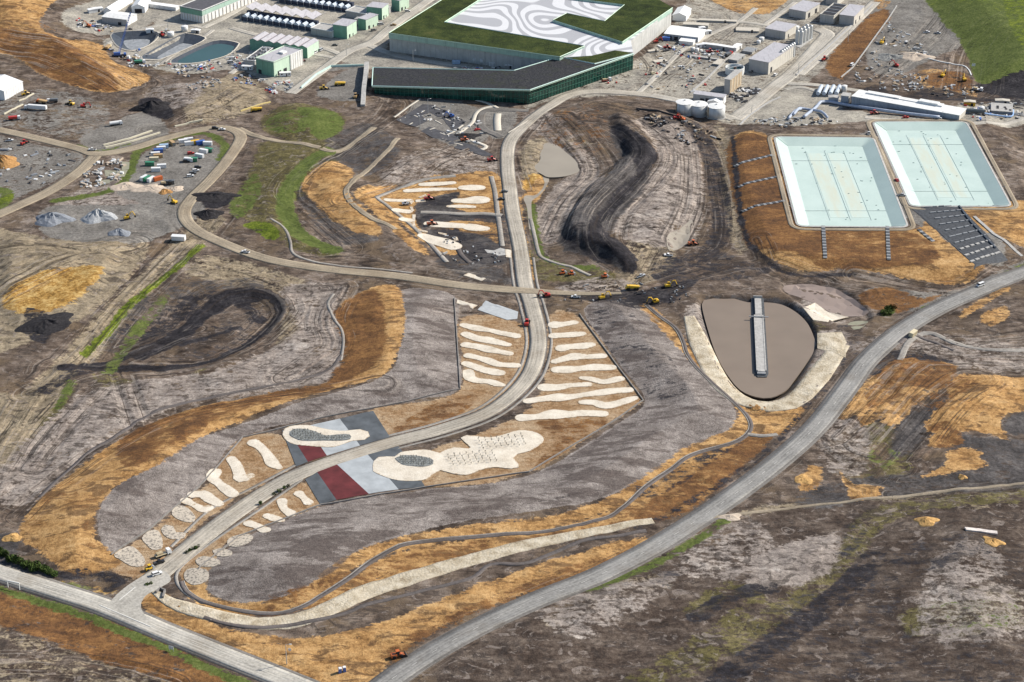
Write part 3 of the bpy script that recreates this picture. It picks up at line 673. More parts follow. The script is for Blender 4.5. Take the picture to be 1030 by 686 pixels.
def ribbon(name, P, w, m, lift=.12, nx=5, kind='structure', crown=0.0, uv=None, drop=.35):
    """a road or path laid on the terrain along a world centreline; w = half width (number or per point)"""
    P = np.asarray(P); n = len(P); T = np.gradient(P[:, :2], axis=0); T /= np.linalg.norm(T, axis=1)[:, None]+1e-9
    N = np.stack([-T[:, 1], T[:, 0]], 1); ws = np.full(n, w) if np.isscalar(w) else np.asarray(w)
    offs = np.concatenate([[-1.02], np.linspace(-1, 1, nx), [1.02]]); vs = []; across = []; along = np.concatenate([[0], np.cumsum(np.linalg.norm(np.diff(P[:, :2], axis=0), axis=1))])
    for j, o in enumerate(offs):
        xy = P[:, :2]+N*(ws*o)[:, None]; z = bil(HH, xy[:, 0], xy[:, 1])
        edge = j in (0, len(offs)-1)
        vs.append(np.column_stack([xy, z+(lift+crown*(1-o*o) if not edge else -drop)])); across.append(np.full(n, o)*ws)
    k = len(offs); vs = np.stack(vs, 1).reshape(-1, 3)
    fs = [(i*k+j+1, i*k+j, (i+1)*k+j, (i+1)*k+j+1) for i in range(n-1) for j in range(k-1)]
    me = bpy.data.meshes.new(name); me.from_pydata(vs.tolist(), [], fs); me.materials.append(m)
    for nm, a in (('across', np.stack(across, 1).ravel()), ('along', np.repeat(along, k))):
        at = me.attributes.new(nm, 'FLOAT', 'POINT'); at.data.foreach_set('value', a.astype(np.float32))
    me.polygons.foreach_set('use_smooth', [True]*len(fs)); me.update()
    if me.polygons[len(fs)//2].normal.z < 0: me.flip_normals()
    o = link(bpy.data.objects.new(name, me))
    if kind: o['kind'] = kind
    return o
def patch(name, P, m, lift=.15, step=2.5, z=None, drop=.3, kind='structure', parent=None, dome=0.0):
    """a ground patch with its own thin edge; draped on the terrain, or level at z"""
    P = np.asarray(P)[:, :2]; lo = P.min(0); hi = P.max(0); ar = np.sum(P[:, 0]*np.roll(P[:, 1], -1)-np.roll(P[:, 0], -1)*P[:, 1])
    if ar < 0: P = P[::-1]
    n = len(P); pts = [Vector(p) for p in P]
    gx, gy = np.meshgrid(np.arange(lo[0]+step/2, hi[0], step), np.arange(lo[1]+step/2, hi[1], step))
    sd = None
    if gx.size:
        gx = gx+.2*step*np.sin(gy*7.1); s = sdf_poly(gx, gy, P); k = s > step*.4
        pts += [Vector((a, b)) for a, b in zip(gx[k], gy[k])]
    vs, es, fs, ov, oe, of = delaunay_2d_cdt(pts, [], [list(range(n))], 1, 1e-4)
    V = np.array([tuple(v) for v in vs]); s = np.maximum(sdf_poly(V[:, 0], V[:, 1], P), 0)
    Z = bil(HH, V[:, 0], V[:, 1])+lift+dome*sst(0, 6, s) if z is None else np.full(len(V), z)
    verts = np.column_stack([V, Z]).tolist(); faces = [tuple(f) for f in fs]
    b = len(verts); idx = {}
    for i, o_ in enumerate(ov):
        for a in o_:
            if a < n: idx[a] = i
    ring = [idx[i] for i in range(n) if i in idx]; r = len(ring)
    verts += [(verts[i][0], verts[i][1], verts[i][2]-drop) for i in ring]
    faces += [(ring[(i+1) % r], ring[i], b+i, b+(i+1) % r) for i in range(r)]
    me = bpy.data.meshes.new(name); me.from_pydata(verts, [], faces)
    for x in (m if isinstance(m, (list, tuple)) else [m]): me.materials.append(x)
    at = me.attributes.new('inner', 'FLOAT', 'POINT'); at.data.foreach_set('value', np.concatenate([s, np.zeros(r)]).astype(np.float32))
    me.update(); o = link(bpy.data.objects.new(name, me), parent)
    if kind: o['kind'] = kind
    return o
def blob(px):                                          # (u, v, radius in m) along a stroke -> lobed outline in world metres
    Q = [np.append(pt(u, v)[:2], r) for u, v, r in px]; C = catmull(Q, False, 1.6)
    T = np.gradient(C[:, :2], axis=0); T /= np.linalg.norm(T, axis=1)[:, None]+1e-9; N = np.stack([-T[:, 1], T[:, 0]], 1)
    L = C[:, :2]+N*C[:, 2:3]; R = C[:, :2]-N*C[:, 2:3]
    def cap(c, t, r, sgn):
        a0 = math.atan2(t[1], t[0]); return [c[:2]+r*np.array([math.cos(a0+sgn*a), math.sin(a0+sgn*a)]) for a in np.linspace(math.pi/2, -math.pi/2, 7)[1:-1]]
    end = cap(C[-1], T[-1], C[-1, 2], 1); start = cap(C[0], -T[0], C[0, 2], 1)
    return np.array(list(L)+end+list(R[::-1])+start)

# ------------------------------------------------------------------ road and path surfaces
def road_mat(name, base, tracks, wheel, dark_edge=.75, marks=None):
    m, q = newmat(name, .85, .25); ac = q.attr('across'); al = q.attr('along')
    n1 = q.noise(.05, 4, .6); n2 = q.noise(.8, 4, .7)
    lo = tuple(x*.72 for x in base); hi = tuple(min(1, x*1.25) for x in base)
    col = q.ramp(q.math('MULTIPLY_ADD', q.math('ADD', n1, n2), .9, -.4), [(.32, lo), (.5, base), (.68, hi)])
    st = q.noise(1, 3, .65, q.xyz(q.math('MULTIPLY', ac, 1.5), q.math('MULTIPLY', al, .025), 0.0))
    col = q.mix(tracks, col, q.mix(1.0, col, q.ramp(st, [(.35, (.68,)*3), (.52, (1, 1, 1)), (.66, (1.38, 1.36, 1.3))]), 'MULTIPLY'))
    mud = q.noise(.035, 4, .65); col = q.mix(q.math('MULTIPLY', q.sm(mud, .52, .68), .45), col, (base[0]*.62, base[1]*.55, base[2]*.47))
    if wheel:                                          # four lighter, worn wheel paths
        w = q.math('ABSOLUTE', q.math('SUBTRACT', q.math('ABSOLUTE', q.math('SUBTRACT', q.math('ABSOLUTE', ac), wheel)), .85))
        col = q.mix(q.math('MULTIPLY', q.sm(w, .55, .1), .35), col, tuple(min(1, x*1.35) for x in base))
    q.put(q.b.inputs['Base Color'], col); q.bump(n2, .25, .3); return m
M_ACC = road_mat('pale_gravel_road', (.35, .318, .268), .8, 2.0)
M_HAUL = road_mat('dirt_haul_road', (.27, .225, .165), .95, 1.9)
M_HWY = road_mat('grey_sealed_road', (.235, .228, .215), .55, 2.0)
M_BOT = road_mat('pale_sealed_road', (.40, .378, .335), .8, 2.0)
M_PLANT = road_mat('plant_concrete_road', (.38, .355, .31), .7, 2.0)
M_VERGE = road_mat('gravel_shoulder', (.15, .14, .13), .8, 0)
for nm, mt, w, lift in (('highway', M_VERGE, 6.6, .07), ('bottom', M_VERGE, 6.6, .07), ('access', M_VERGE, 5.0, .07)):
    ribbon('road_shoulder', RG[nm], w, mt, lift, 7)
ribbon('access_road', RG['access'], np.interp(np.linspace(0, 1, len(RG['access'])), [0, .7, .88, 1], [4.6, 4.3, 5.2, 5.6]), M_ACC, .18, 7); ribbon('haul_road', RG['haul'], np.interp(np.arange(len(RG['haul']))[::-1], [0, 16], [1.2, 4.4]), M_HAUL, .24, 7)
_a = RG['access'][len(RG['access'])*45//100:-3]; _T = np.gradient(_a, axis=0); _T /= np.linalg.norm(_T, axis=1)[:, None]; _N = np.stack([-_T[:, 1], _T[:, 0]], 1)
_m = _a[:, 1] > g0(515, 452)[1]; _KS = [(_a+_N*7.2)[_m], (_a-_N*6.6)[_m]]
_KS += [catmull([pt(*p)[:2] for p in q], False, 3) for q in ([(304,482),(262,512),(219,541),(190,563),(178,576),(179,588),(190,599),(205,607)], [(297,468),(255,490),(211,513),(172,550)])]
ribbon('haul_road', RG['haul2'], 4.8, M_HAUL, .21, 7); ribbon('main_road', RG['highway'], 4.7, M_HWY, .2, 7)
ribbon('lower_road', RG['bottom'], 4.9, M_BOT, .22, 7)
for nm in ('plant', 'plantb', 'eastplant', 'eastlane', 'eastlane2', 'link'):
    ribbon('plant_road', RG[nm], ROADS[nm][1], M_PLANT, {'plant': .2, 'plantb': .17, 'eastplant': .2, 'eastlane': .17, 'eastlane2': .23, 'link': .24}[nm], 7)
for px_, w_ in (([(232,74),(250,60),(262,46),(300,52),(335,58)], 2.6), ([(232,28),(262,36),(300,42),(330,50),(345,56)], 3.0), ([(204,28),(225,18),(246,6),(262,-4)], 3.0), ([(108,44),(140,30),(176,24),(205,28)], 2.4), ([(160,66),(180,52),(206,36),(214,30)], 2.0), ([(664,12),(700,20),(745,22),(775,26)], 2.6), ([(690,48),(715,34),(742,22),(760,8)], 2.6), ([(640,95),(660,76),(684,52),(694,46)], 2.4), ([(770,24),(784,14),(800,2)], 2.4), ([(790,90),(808,88),(845,100),(852,103)], 2.2), ([(870,118),(930,124),(985,124),(1035,118)], 2.4)):
    ribbon('plant_road', catmull([pt(*p)[:2] for p in px_], False, 4), w_, M_PLANT, .13, 5)
M_SAND, q_ = newmat('white_sand', .95, .1)
_in = q_.attr('inner')
q_.put(q_.b.inputs['Base Color'], q_.ramp(q_.math('ADD', q_.math('MULTIPLY', q_.noise(.15, 4, .6), .5), q_.math('MULTIPLY', q_.noise(1.4, 3, .7), .5)), [(.3, (.42, .36, .285)), (.5, (.62, .56, .465)), (.7, (.74, .69, .60))]))
_l = q_.b.inputs['Base Color'].links[0].from_socket
q_.put(q_.b.inputs['Base Color'], q_.mix(q_.sm(q_.math('MULTIPLY_ADD', q_.noise(.7, 4, .7), 2.6, q_.math('MULTIPLY', _in, -.55)), 1.05, 1.7), _l, (.33, .225, .125)))
q_.put(q_.b.inputs['Roughness'], .95); q_.bump(q_.noise(1.2, 4, .7), .4, .5)
M_ROCKSAND, q_ = newmat('stony_sand', .95, .1)
vo = q_.n('ShaderNodeTexVoronoi'); vo.inputs['Scale'].default_value = .55; q_.put(vo.inputs['Vector'], q_.pos())
q_.put(q_.b.inputs['Base Color'], q_.mix(q_.sm(q_.noise(.9, 3, .7), .48, .6), (.50, .44, .36), (.21, .19, .165)))
apron = patch('junction_apron', tp([(108,614),(116,600),(135,585),(160,573),(172,583),(160,592),(146,600),(142,612),(152,630),(130,622)], True, True, 2), M_BOT, .28, 3)
M_MARK = mat('road_paint', (.60, .59, .55), .08, 2)
for a, b in (((100,609),(152,631)), ((120,604),(136,591))):
    P = catmull([pt(*a)[:2], pt(*b)[:2]], False, 2)
    ribbon('road_marking', P, .22, M_MARK, .33, 2, drop=.02)
def dashes(px, w, on, off, lift, offs=0.0, P=None):
    P = catmull([g0(u, v) for u, v in px], False, 1.0) if P is None else P; i = 0
    T = np.gradient(P, axis=0); T /= np.linalg.norm(T, axis=1)[:, None]; N = np.stack([-T[:, 1], T[:, 0]], 1)*offs
    Q = P+N; d = np.concatenate([[0], np.cumsum(np.linalg.norm(np.diff(Q, axis=0), axis=1))]); L = d[-1]; s = 0
    pieces = []
    while s+on < L:
        t = np.linspace(s, s+on, max(2, int(on/3)+1)); pieces.append(np.column_stack([np.interp(t, d, Q[:, 0]), np.interp(t, d, Q[:, 1])])); s += on+off
    return pieces
def mark_line(P, off, w, on, gap, lift):
    mb = MB()
    for s in dashes(None, w, on, gap, lift, off, P):
        T = np.gradient(s, axis=0); T /= np.linalg.norm(T, axis=1)[:, None]; N = np.stack([-T[:, 1], T[:, 0]], 1)*w/2
        a = s+N; b = s-N; za = bil(HH, a[:, 0], a[:, 1])+lift; zb = bil(HH, b[:, 0], b[:, 1])+lift
        n = len(s); mb.add([(*a[i], za[i]) for i in range(n)]+[(*b[i], zb[i]) for i in range(n)], [(i, n+i, n+i+1, i+1) for i in range(n-1)])
    o = mb.build('road_marking', M_MARK); o['kind'] = 'structure'
sel = RG['highway']; sel = catmull(sel[(np.abs(sel[:, 0]) < 480)], False, 1.5)
mark_line(sel, 0, .16, 3, 9, .225)
sel = catmull(RG['bottom'][np.abs(RG['bottom'][:, 0]) < 330], False, 1.5)
mark_line(sel, 3.7, .14, 40, .5, .245); mark_line(sel, 0, .16, 3, 9, .245)

# ------------------------------------------------------------------ white sand beds and planted ground
C_ = (410, 220, 4.9); D_ = (410, 350, 4.9); F_ = (205, 350, 4.9); G_ = (205, 480, 3.329); H_ = (0, 480, 3.329); J_ = (375, 170, 6.237)
BEDS = [zt(*C_, p) for p in (
 [(275,525,2.5),(340,540,3.4),(400,550,2.4),(460,564,2.6),(535,578,3)], [(288,570,3.2),(340,590,3.2),(400,600,3.8),(495,622,2.2)],
 [(287,622,3.2),(350,632,3.2),(400,645,3.6),(450,655,2.6),(500,665,2.6)], [(728,524,4.4),(770,520,2.8),(822,512,2.6)],
 [(722,577,3.4),(765,575,3),(810,572,3.4),(860,568,2.6)], [(760,638,4),(800,632,3.2),(860,628,3.6),(902,622,3)])]
BEDS += [zt(*D_, p) for p in (
 [(300,38,3),(350,50,2.4),(400,64,3.2),(450,82,2.8),(535,87,2.8)], [(287,78,2.8),(330,92,3),(380,110,3.2),(420,118,3.6),(455,124,3.2)],
 [(300,120,3.2),(308,148,3.4),(350,163,2.8),(400,166,2.6),(440,178,2.8),(465,183,2)], [(727,68,2.6),(780,52,3),(830,42,4),(880,44,2.6),(960,40,2.8)],
 [(737,108,3.6),(800,107,4),(850,102,2.8),(920,96,3.8),(1005,97,3)], [(862,148,2),(910,155,2.6),(970,168,2.6),(1045,152,3)],
 [(677,195,4.2),(740,195,3.4),(800,185,2.4),(890,180,2.4)], [(592,262,2.8),(680,250,3),(740,245,4.4),(800,242,3),(880,230,2.4),(960,220,3.4),(1020,212,3),(1089,207,3)],
 [(862,268,2.4),(920,270,3),(975,285,3.4),(1040,272,3),(1094,255,2.8),(1120,247,2)], [(562,345,3.6),(640,340,2.8),(720,328,5),(800,328,3.4),(860,322,3.2),(960,325,3.4)])]
BEDS += [zt(*F_, p) for p in (
 [(245,468,3.4),(280,490,2.6),(315,530,2.8),(340,570,3.4),(372,592,1.8)], [(135,548,2.6),(160,580,3),(175,620,3),(185,645,3.6),(232,630,2)])]
BEDS += [[(217,475,3.2),(214,481,3.2),(221,487,2.4),(226,491,3),(234,497,3.2)], [(194,498,2.8),(204,497,3.2),(211,502,3.2),(220,507,2.6)], [(187,504,2.8),(195,508,1.8),(206,513,3),(210,511,2.5)]]
BEDS += [zt(*G_, p) for p in ([(318,55,2.6),(335,70,1.8),(350,85,2.6)], [(262,80,2.6),(268,105,2),(292,122,2.8)], [(212,130,2.2),(235,138,2.6),(258,145,2)], [(150,155,2.6),(180,165,2.2),(205,178,2.8)])]
BEDS += [zt(*J_, p) for p in (
 [(310,98,2.6),(400,95,3),(500,88,2.6)], [(215,138,2.8),(330,132,3.2),(430,128,2.6),(515,126,1.6)], [(570,118,3.8),(620,118,4.6),(670,118,4)], [(90,195,2.6),(150,198,2.2),(225,198,2.4)],
 [(520,200,3.2),(590,200,4.4),(650,195,6.2),(680,195,6)], [(480,235,2),(550,235,2.6),(630,238,2)], [(152,260,3.6),(220,268,3)], [(197,318,3.6),(238,323,3)],
 [(355,345,3.8),(420,350,4.4),(560,358,3.6)], [(612,365,5),(660,372,4.8),(700,375,3.6)], [(315,420,3.8),(380,445,5.4),(450,465,6),(505,485,5.6)])]
for px in BEDS: patch('sand_bed', blob(px), M_SAND, .22, 2.5, dome=.25)
SB = zt(*D_, [(262,445),(290,432),(360,440),(430,440),(500,420),(550,408),(610,412),(655,430),(672,455),(650,480),(600,510),(540,525),(520,545),(545,570),(548,590),(510,597),(430,590),(370,600),(290,628),(220,620),(160,605),(130,620),(90,650),(30,658),(-45,655),(-105,640),(-170,610),(-172,588),(-166,560),(-144,540),(-104,537),(-64,538),(-34,516),(25,508),(60,503),(110,506),(160,520),(190,502),(230,492),(300,498),(310,492)])
patch('sand_bed', tp(SB, True, True, 2.5), M_SAND, .34, 3, dome=.3)
UB = zt(*F_, [(388,430),(400,400),(440,385),(510,382),(580,397),(640,408),(700,410),(770,403),(810,415),(818,437),(790,455),(730,460),(690,475),(640,490),(580,490),(520,485),(450,478),(410,460)])
patch('sand_bed', tp(UB, True, True, 2.5), M_SAND, .34, 3, dome=.3)
M_STONE = mat('grey_river_stone', (.20, .21, .205), .5, 1.2, .9, .1)
STN1 = zt(*F_, [(425,432),(440,407),(490,404),(550,417),(600,437),(660,432),(718,432),(722,453),(660,462),(590,462),(530,463),(470,458)])
STN2 = zt(*F_, [(945,548),(975,535),(1040,536),(1100,545),(1132,560),(1130,578),(1090,590),(1030,588),(980,580)])
for P in (STN1, STN2): patch('stone_bed', tp(P, True, True, 2), M_STONE, .8, 2.5)
STONY = [zt(*H_, p) for p in ([(575,115),(600,95),(630,105),(655,135),(650,150),(620,150),(585,135)], [(540,175),(555,160),(580,165),(590,185),(620,185),(615,205),(575,208),(550,195)], [(475,205),(500,180),(530,180),(545,215),(540,240),(510,243),(490,225)], [(382,260),(430,232),(455,240),(485,275),(480,298),(440,298),(400,275)], [(655,278),(680,265),(705,268),(735,280),(738,292),(715,300),(670,298)], [(618,320),(640,305),(690,310),(700,330),(690,350),(650,362),(620,345)])]
STONY += [zt(*G_, p) for p in ([(78,215),(95,200),(140,190),(165,200),(150,220),(110,235),(85,232)], [(30,245),(55,238),(95,250),(85,265),(45,265)])]
for px in STONY: patch('stony_bed', tp(px, True, True, 2), M_ROCKSAND, .22, 2.5, dome=.2)
# striped forecourt either side of the access road
M_SLATE = mat('slate_paving', (.085, .095, .105), .35, .12, .8, .3); M_LIGHT = mat('pale_blue_paving', (.36, .385, .40), .2, .12, .8, .3); M_RED = mat('oxide_red_paving', (.105, .020, .022), .35, .12, .8, .3)
def lerp(a, b, t): return (a[0]+(b[0]-a[0])*t, a[1]+(b[1]-a[1])*t)
UP = [((385,407),(455,585)), ((412,401),(513,562)), ((507,386),(606,531)), ((670,349),(770,482)), ((835,311),(917,440))]
UP = [zt(*F_, p) for p in UP]
LO = [[(307,482.5),(322,507.5)], [(319,475),(338.5,503)], [(339,467.5),(371,497)], [(370,457.5),(401,492.5)], [(401,449),(428,490)]]
for S_ in (UP, LO):
    for i, m in enumerate((M_SLATE, M_RED, M_LIGHT, M_SLATE)):
        P = [S_[i][0], S_[i+1][0], S_[i+1][1], S_[i][1]]
        w = np.array([pt(*p)[:2] for p in P]); c = w.mean(0); w = c+(w-c)*.998
        P = np.concatenate([np.linspace(w[k], w[(k+1) % 4], 7)[:-1] for k in range(4)])
        patch('paving_stripe', P, m, .2, 3)

# ------------------------------------------------------------------ footpaths, drains, pale rock swale
M_PALEPATH = road_mat('grey_footpath', (.27, .25, .225), .5, 0)
for _k in _KS: ribbon('footpath', _k, .8, M_PALEPATH, .14, 3)
M_PATH = road_mat('dark_gravel_path', (.115, .10, .095), .6, 0); M_KERB = mat('pale_concrete', (.50, .46, .39), .15, .8)
M_ROCK, q_ = newmat('pale_rock_lining', .95, .1)
_a1 = q_.math('ADD', q_.math('MULTIPLY', q_.noise(.14, 4, .65), .6), q_.math('MULTIPLY', q_.noise(1.3, 4, .75), .4))
q_.put(q_.b.inputs['Base Color'], q_.ramp(_a1, [(.36, (.27, .215, .145)), (.45, (.43, .365, .265)), (.54, (.55, .485, .375)), (.66, (.66, .60, .49))])); q_.bump(q_.noise(.9, 4, .7), .8, 1)
def path(name, px, w, m, lift=.16, off=0.0, nx=3):
    P = catmull([pt(*p)[:2] for p in px], False, 3)
    if off:
        T = np.gradient(P, axis=0); T /= np.linalg.norm(T, axis=1)[:, None]; P = P+np.stack([-T[:, 1], T[:, 0]], 1)*off
    return ribbon(name, P, w, m, lift, nx)
WALK = [(650,306),(664,318),(680,330),(688,345),(691,355),(700,368),(717,385),(738,404),(751,417),(756,428),(752,437),(737,446),(696,458),(676,472),(651,489),(620,516),(590,526.5),(545,535.5),(500,538.5),(446,543),(410,547.5),(397,552),(373,565.5),(349,583.5),(325,598.6),(301,612),(274,618),(235,613.6),(205,606),(187,595),(182,585)]
path('footpath', WALK, 1.0, M_PATH, .2); path('path_kerb', WALK, .25, M_PALEPATH, .26, -1.3)
path('footpath', [(752,437),(770,438.5),(782,437)], 1.2, M_PALEPATH, .24)
SW = [(152,592),(172,606),(205,616),(235,623),(265,627),(304,622),(340,608),(373,594),(415,581),(470,564),(530,548),(578,538),(612,532),(640,526),(657,524)]
ribbon('rock_swale', catmull([pt(*p)[:2] for p in SW], False, 3), np.interp(np.linspace(0, 1, len(catmull([pt(*p)[:2] for p in SW], False, 3))), [0, .1, .5, .8, 1], [1.2, 4.2, 5.2, 4.2, 2.2]), M_ROCK, .2, 7)
path('drain_channel', [(205,621),(235,629),(265,631.5),(304,627),(340,619),(373,607),(397,601.5),(440,591),(473,582),(494,568),(527,567),(560,555),(590,543),(620,539.5),(650,534)], 1.1, M_PATH, .3)
path('footpath', zt(*J_, [(22,178),(120,138),(220,102),(320,68),(420,52),(520,43)]), 1.5, M_PALEPATH, .2)
path('footpath', zt(*J_, [(22,178),(130,262),(240,352),(330,440),(465,585)]), 1.5, M_PALEPATH, .2)
path('footpath', zt(*J_, [(742,46),(765,140),(780,260),(796,370),(812,485)]), 1.6, M_PALEPATH, .2)
path('footpath', zt(*J_, [(300,272),(420,275),(560,282),(700,280),(812,292)]), 2.2, M_PALEPATH, .2)
path('footpath', zt(*J_, [(525,460),(535,500),(560,545),(610,590)]), 1.6, M_PATH, .2)
PK = (350, 90, 5.722)
path('footpath', zt(*PK, [(740,62),(800,78),(862,108)]), 1.4, M_KERB, .3)
path('footpath', zt(*PK, [(840,95),(770,112),(735,142),(715,190),(668,230),(628,262),(700,290),(795,328),(768,346)]), 1.5, M_KERB, .26)
path('footpath', zt(*PK, [(862,140),(858,180),(862,238)]), 2.6, M_KERB, .26)
path('plant_road', zt(*PK, [(770,225),(765,160),(790,125),(860,118),(950,118),(1040,122)]), 3.0, M_VERGE, .2, 0, 5)
path('plant_road', zt(*PK, [(770,215),(800,240),(850,258),(880,275)]), 3.4, M_VERGE, .22, 0, 5)
path('path_kerb', zt(*PK, [(265,160),(340,105),(415,55)]), .8, M_KERB, .22); path('path_kerb', zt(*PK, [(570,262),(620,235),(660,205)]), .8, M_KERB, .22)
for P in ([(300,178),(330,160)], [(350,205),(372,192)], [(420,135),(440,122)], [(455,178),(480,165)], [(500,178),(540,200)], [(560,170),(590,182)], [(470,232),(500,222)], [(530,250),(560,262)], [(610,310),(660,322)], [(500,110),(530,118)], [(380,150),(402,160)]): path('path_kerb', zt(*PK, P), .5, M_KERB, .24)
path('path_kerb', zt(*PK, [(922,250),(970,220),(1035,180)]), .5, M_KERB, .3)
M_ASPH = mat('new_asphalt', (.065, .065, .072), .3, .3, .9)
for P in ([(275,175),(330,150),(430,85),(500,90),(480,130),(420,150),(460,180),(390,215),(330,200)], [(470,130),(500,95),(545,115),(600,130),(580,150),(520,160)], [(420,240),(470,215),(520,235),(600,255),(640,285),(600,300),(540,290),(490,280)], [(540,160),(600,150),(680,185),(650,215),(600,235),(570,200)], [(560,300),(640,300),(720,320),(800,360),(840,380),(780,385),(700,355),(620,340)]):
    patch('asphalt_apron', tp(zt(*PK, P), True, False), M_ASPH, .16, 4)
path('track', zt(340,110,5.717, [(345,165),(300,220),(230,290),(150,365),(80,420),(45,470),(80,540),(170,610),(330,690)]), 2.0, M_HAUL, .14, 0, 5)
path('track', [(700,522),(760,515),(820,508),(900,500),(960,492),(1040,485)], 1.0, M_HAUL, .12)
path('track', [(905,362),(915,343),(935,335),(960,345),(1000,352),(1040,352)], 1.8, M_PALEPATH, .14, 0, 5)
path('track', [(905,345),(916,336),(930,341),(960,352)], 1.4, M_PATH, .14)
path('track', [(330,224),(345,250),(330,244),(316,232)], .1, M_PATH, .1)
LOWPATH = zt(205,220,4.9, [(330,0),(395,45),(425,110),(440,170),(520,205),(600,222),(720,238),(860,248),(1029,268)])
path('drain_channel', LOWPATH, .9, M_PALEPATH, .18)
path('drain_channel', zt(205,220,4.9, [(640,370),(612,420),(640,490),(675,540),(688,600),(675,700)]), .8, M_PALEPATH, .18)
path('drain_channel', [(344,356),(330,372),(290,385),(230,396),(160,412),(115,440),(75,468),(40,500)], 1.0, M_PATH, .18)
path('track', [(240,129),(262,138),(300,144),(335,152),(358,142),(376,128)], 2.6, M_HAUL, .16, 0, 5)
path('footpath', zt(410,220,4.9, [(605,0),(620,60),(640,150),(660,190),(720,215),(800,235),(850,258),(900,280)]), 1.2, M_PALEPATH, .2)

# ------------------------------------------------------------------ ponds
def water(name, c, rough=.4):
    m, q = newmat(name, rough, .12); q.put(q.b.inputs['Base Color'], q.mix(q.noise(.05, 3, .5), tuple(x*.85 for x in c), tuple(x*1.15 for x in c)))
    q.bump(q.noise(.6, 3, .6), .06, .3); return m
W_MUD = water('muddy_pond_water', (.215, .172, .135)); W_GREY = water('silty_pond_water', (.30, .265, .215)); W_LILAC = water('shallow_silt_water', (.27, .215, .185)); W_TEAL = water('teal_basin_water', (.05, .10, .11)); W_GREEN = water('green_puddle_water', (.27, .26, .19))
def pond(name, px, z, m):
    P = catmull([g0(u, v, z) for u, v in px], True, 3); patch(name, P, m, z=z, step=6, drop=.6)
POND2 = [(706,306),(713,301),(729,299),(741,301),(752,304),(768,304),(785,306),(800,313.5),(812,325),(819,340),(820.5,350),(812,364),(800,381),(790,393),(775,400),(760,399),(745,392.5),(733,379),(722,360),(713,335)]
pond('pond_water', POND2, -1.35, W_MUD)
pond('pond_water', zt(510,110,5.717, [(152,340),(190,290),(185,250),(158,215),(200,195),(270,200),(330,240),(390,290),(418,340),(400,365),(330,385),(240,390),(205,375)]), -.85, W_GREY)
patch('pond_water', tp(zt(820,220,4.9, [(-160,345),(-100,325),(0,325),(100,345),(190,395),(265,460),(240,480),(150,482),(80,465),(0,420),(-60,395)])), W_LILAC, .1, 4)
patch('pond_water', tp(zt(615,220,4.9, [(272,115),(288,72),(340,50),(375,20),(395,5),(402,30),(388,60),(382,100),(350,140),(290,158)])), W_GREY, .12, 3)
for P in ([(105,400),(128,400),(126,408),(106,410)], ): pass
patch('stream_bed', tp(zt(510,110,5.717, [(205,380),(240,392),(232,430),(190,490),(150,520),(140,560),(150,690),(128,690),(115,570),(95,515),(112,495),(170,490),(215,430)]), True, True, 2), W_GREY, .1, 3)
for P in ([(700,300),(745,305),(742,345),(700,350)], [(600,350),(735,348),(715,388),(605,385)], [(560,405),(660,405),(625,425),(570,440)]):
    patch('puddle', tp(zt(0,110,5.717, P), True, False), W_GREEN, .12, 3)
patch('pale_bund', tp(zt(820,220,4.9, [(10,565),(130,560),(155,610),(150,686),(10,640)]), True, False), M_ROCK, .3, 3, dome=.5)
patch('pale_bund', tp(zt(820,220,4.9, [(0,415),(60,460),(165,485),(60,510),(-10,500),(-60,440)]), True, False), M_SAND, .2, 3)
patch('puddle', tp(zt(820,220,4.9, [(160,520),(200,505),(260,505),(240,530),(190,548)]), True, True), W_GREEN, .1, 3)
rb = catmull([pt(*p)[:2] for p in ((693,318),(701,338),(712,362),(727,388),(748,402),(780,408),(806,398),(832,366),(846,346))], False, 3)
ribbon('rock_bank', rb, np.interp(np.linspace(0, 1, len(rb)), [0, .15, .4, .6, .8, 1], [3, 6, 6.6, 6, 6.6, 5]), M_ROCK, .14, 7)
# concrete spillway jetty in the big pond
M_CONC = mat('weathered_concrete', (.40, .39, .37), .2, .5, .85, .2, 0, (.6, .6, .05)); M_CONCD = mat('grey_concrete', (.26, .27, .28), .2, .5, .85, .2)
ja = g0(762, 298, 0); jb = g0(766, 374, 0); jr = math.atan2(*(jb-ja)[::-1]); jl = float(np.linalg.norm(jb-ja)); jm = (ja+jb)/2
patch('jetty_bank', np.array([ja+[-3.6, 0], ja+[3.6, 0], jb+[3.8, 0], jb+[2.4, -4], jb+[-2.4, -4], jb+[-3.8, 0]]), mat('wet_rock', (.075, .082, .09), .4, .8), z=-.9, step=4, drop=2)
j = thing('pond_jetty', 'long concrete spillway jetty reaching into the big muddy pond', 'jetty', (jm[0], jm[1], -.6), jr)
MB().box((0, 0, .5), (jl, 3.9, .9)).build('deck', M_CONC, j)
for s in (-1, 1): MB().box((jl*.13, s*2.35, .55), (jl*.72, .7, 1.1)).build('side_wall', M_CONC, j)
MB().box((-jl*.20, 0, 1.35), (.7, 11, .35)).build('cross_beam', M_CONCD, j); MB().box((jl*.5+1.2, 0, .3), (1.8, 4.6, .8)).build('end_sill', M_CONCD, j)
MB().box((-jl*.36, 0, 1.06), (jl*.24, 3.6, .1)).build('apron_slab', M_CONC, j); MB().box((-jl*.47, 0, 1.5), (.5, 5.2, 1.6)).build('headwall', M_CONC, j)

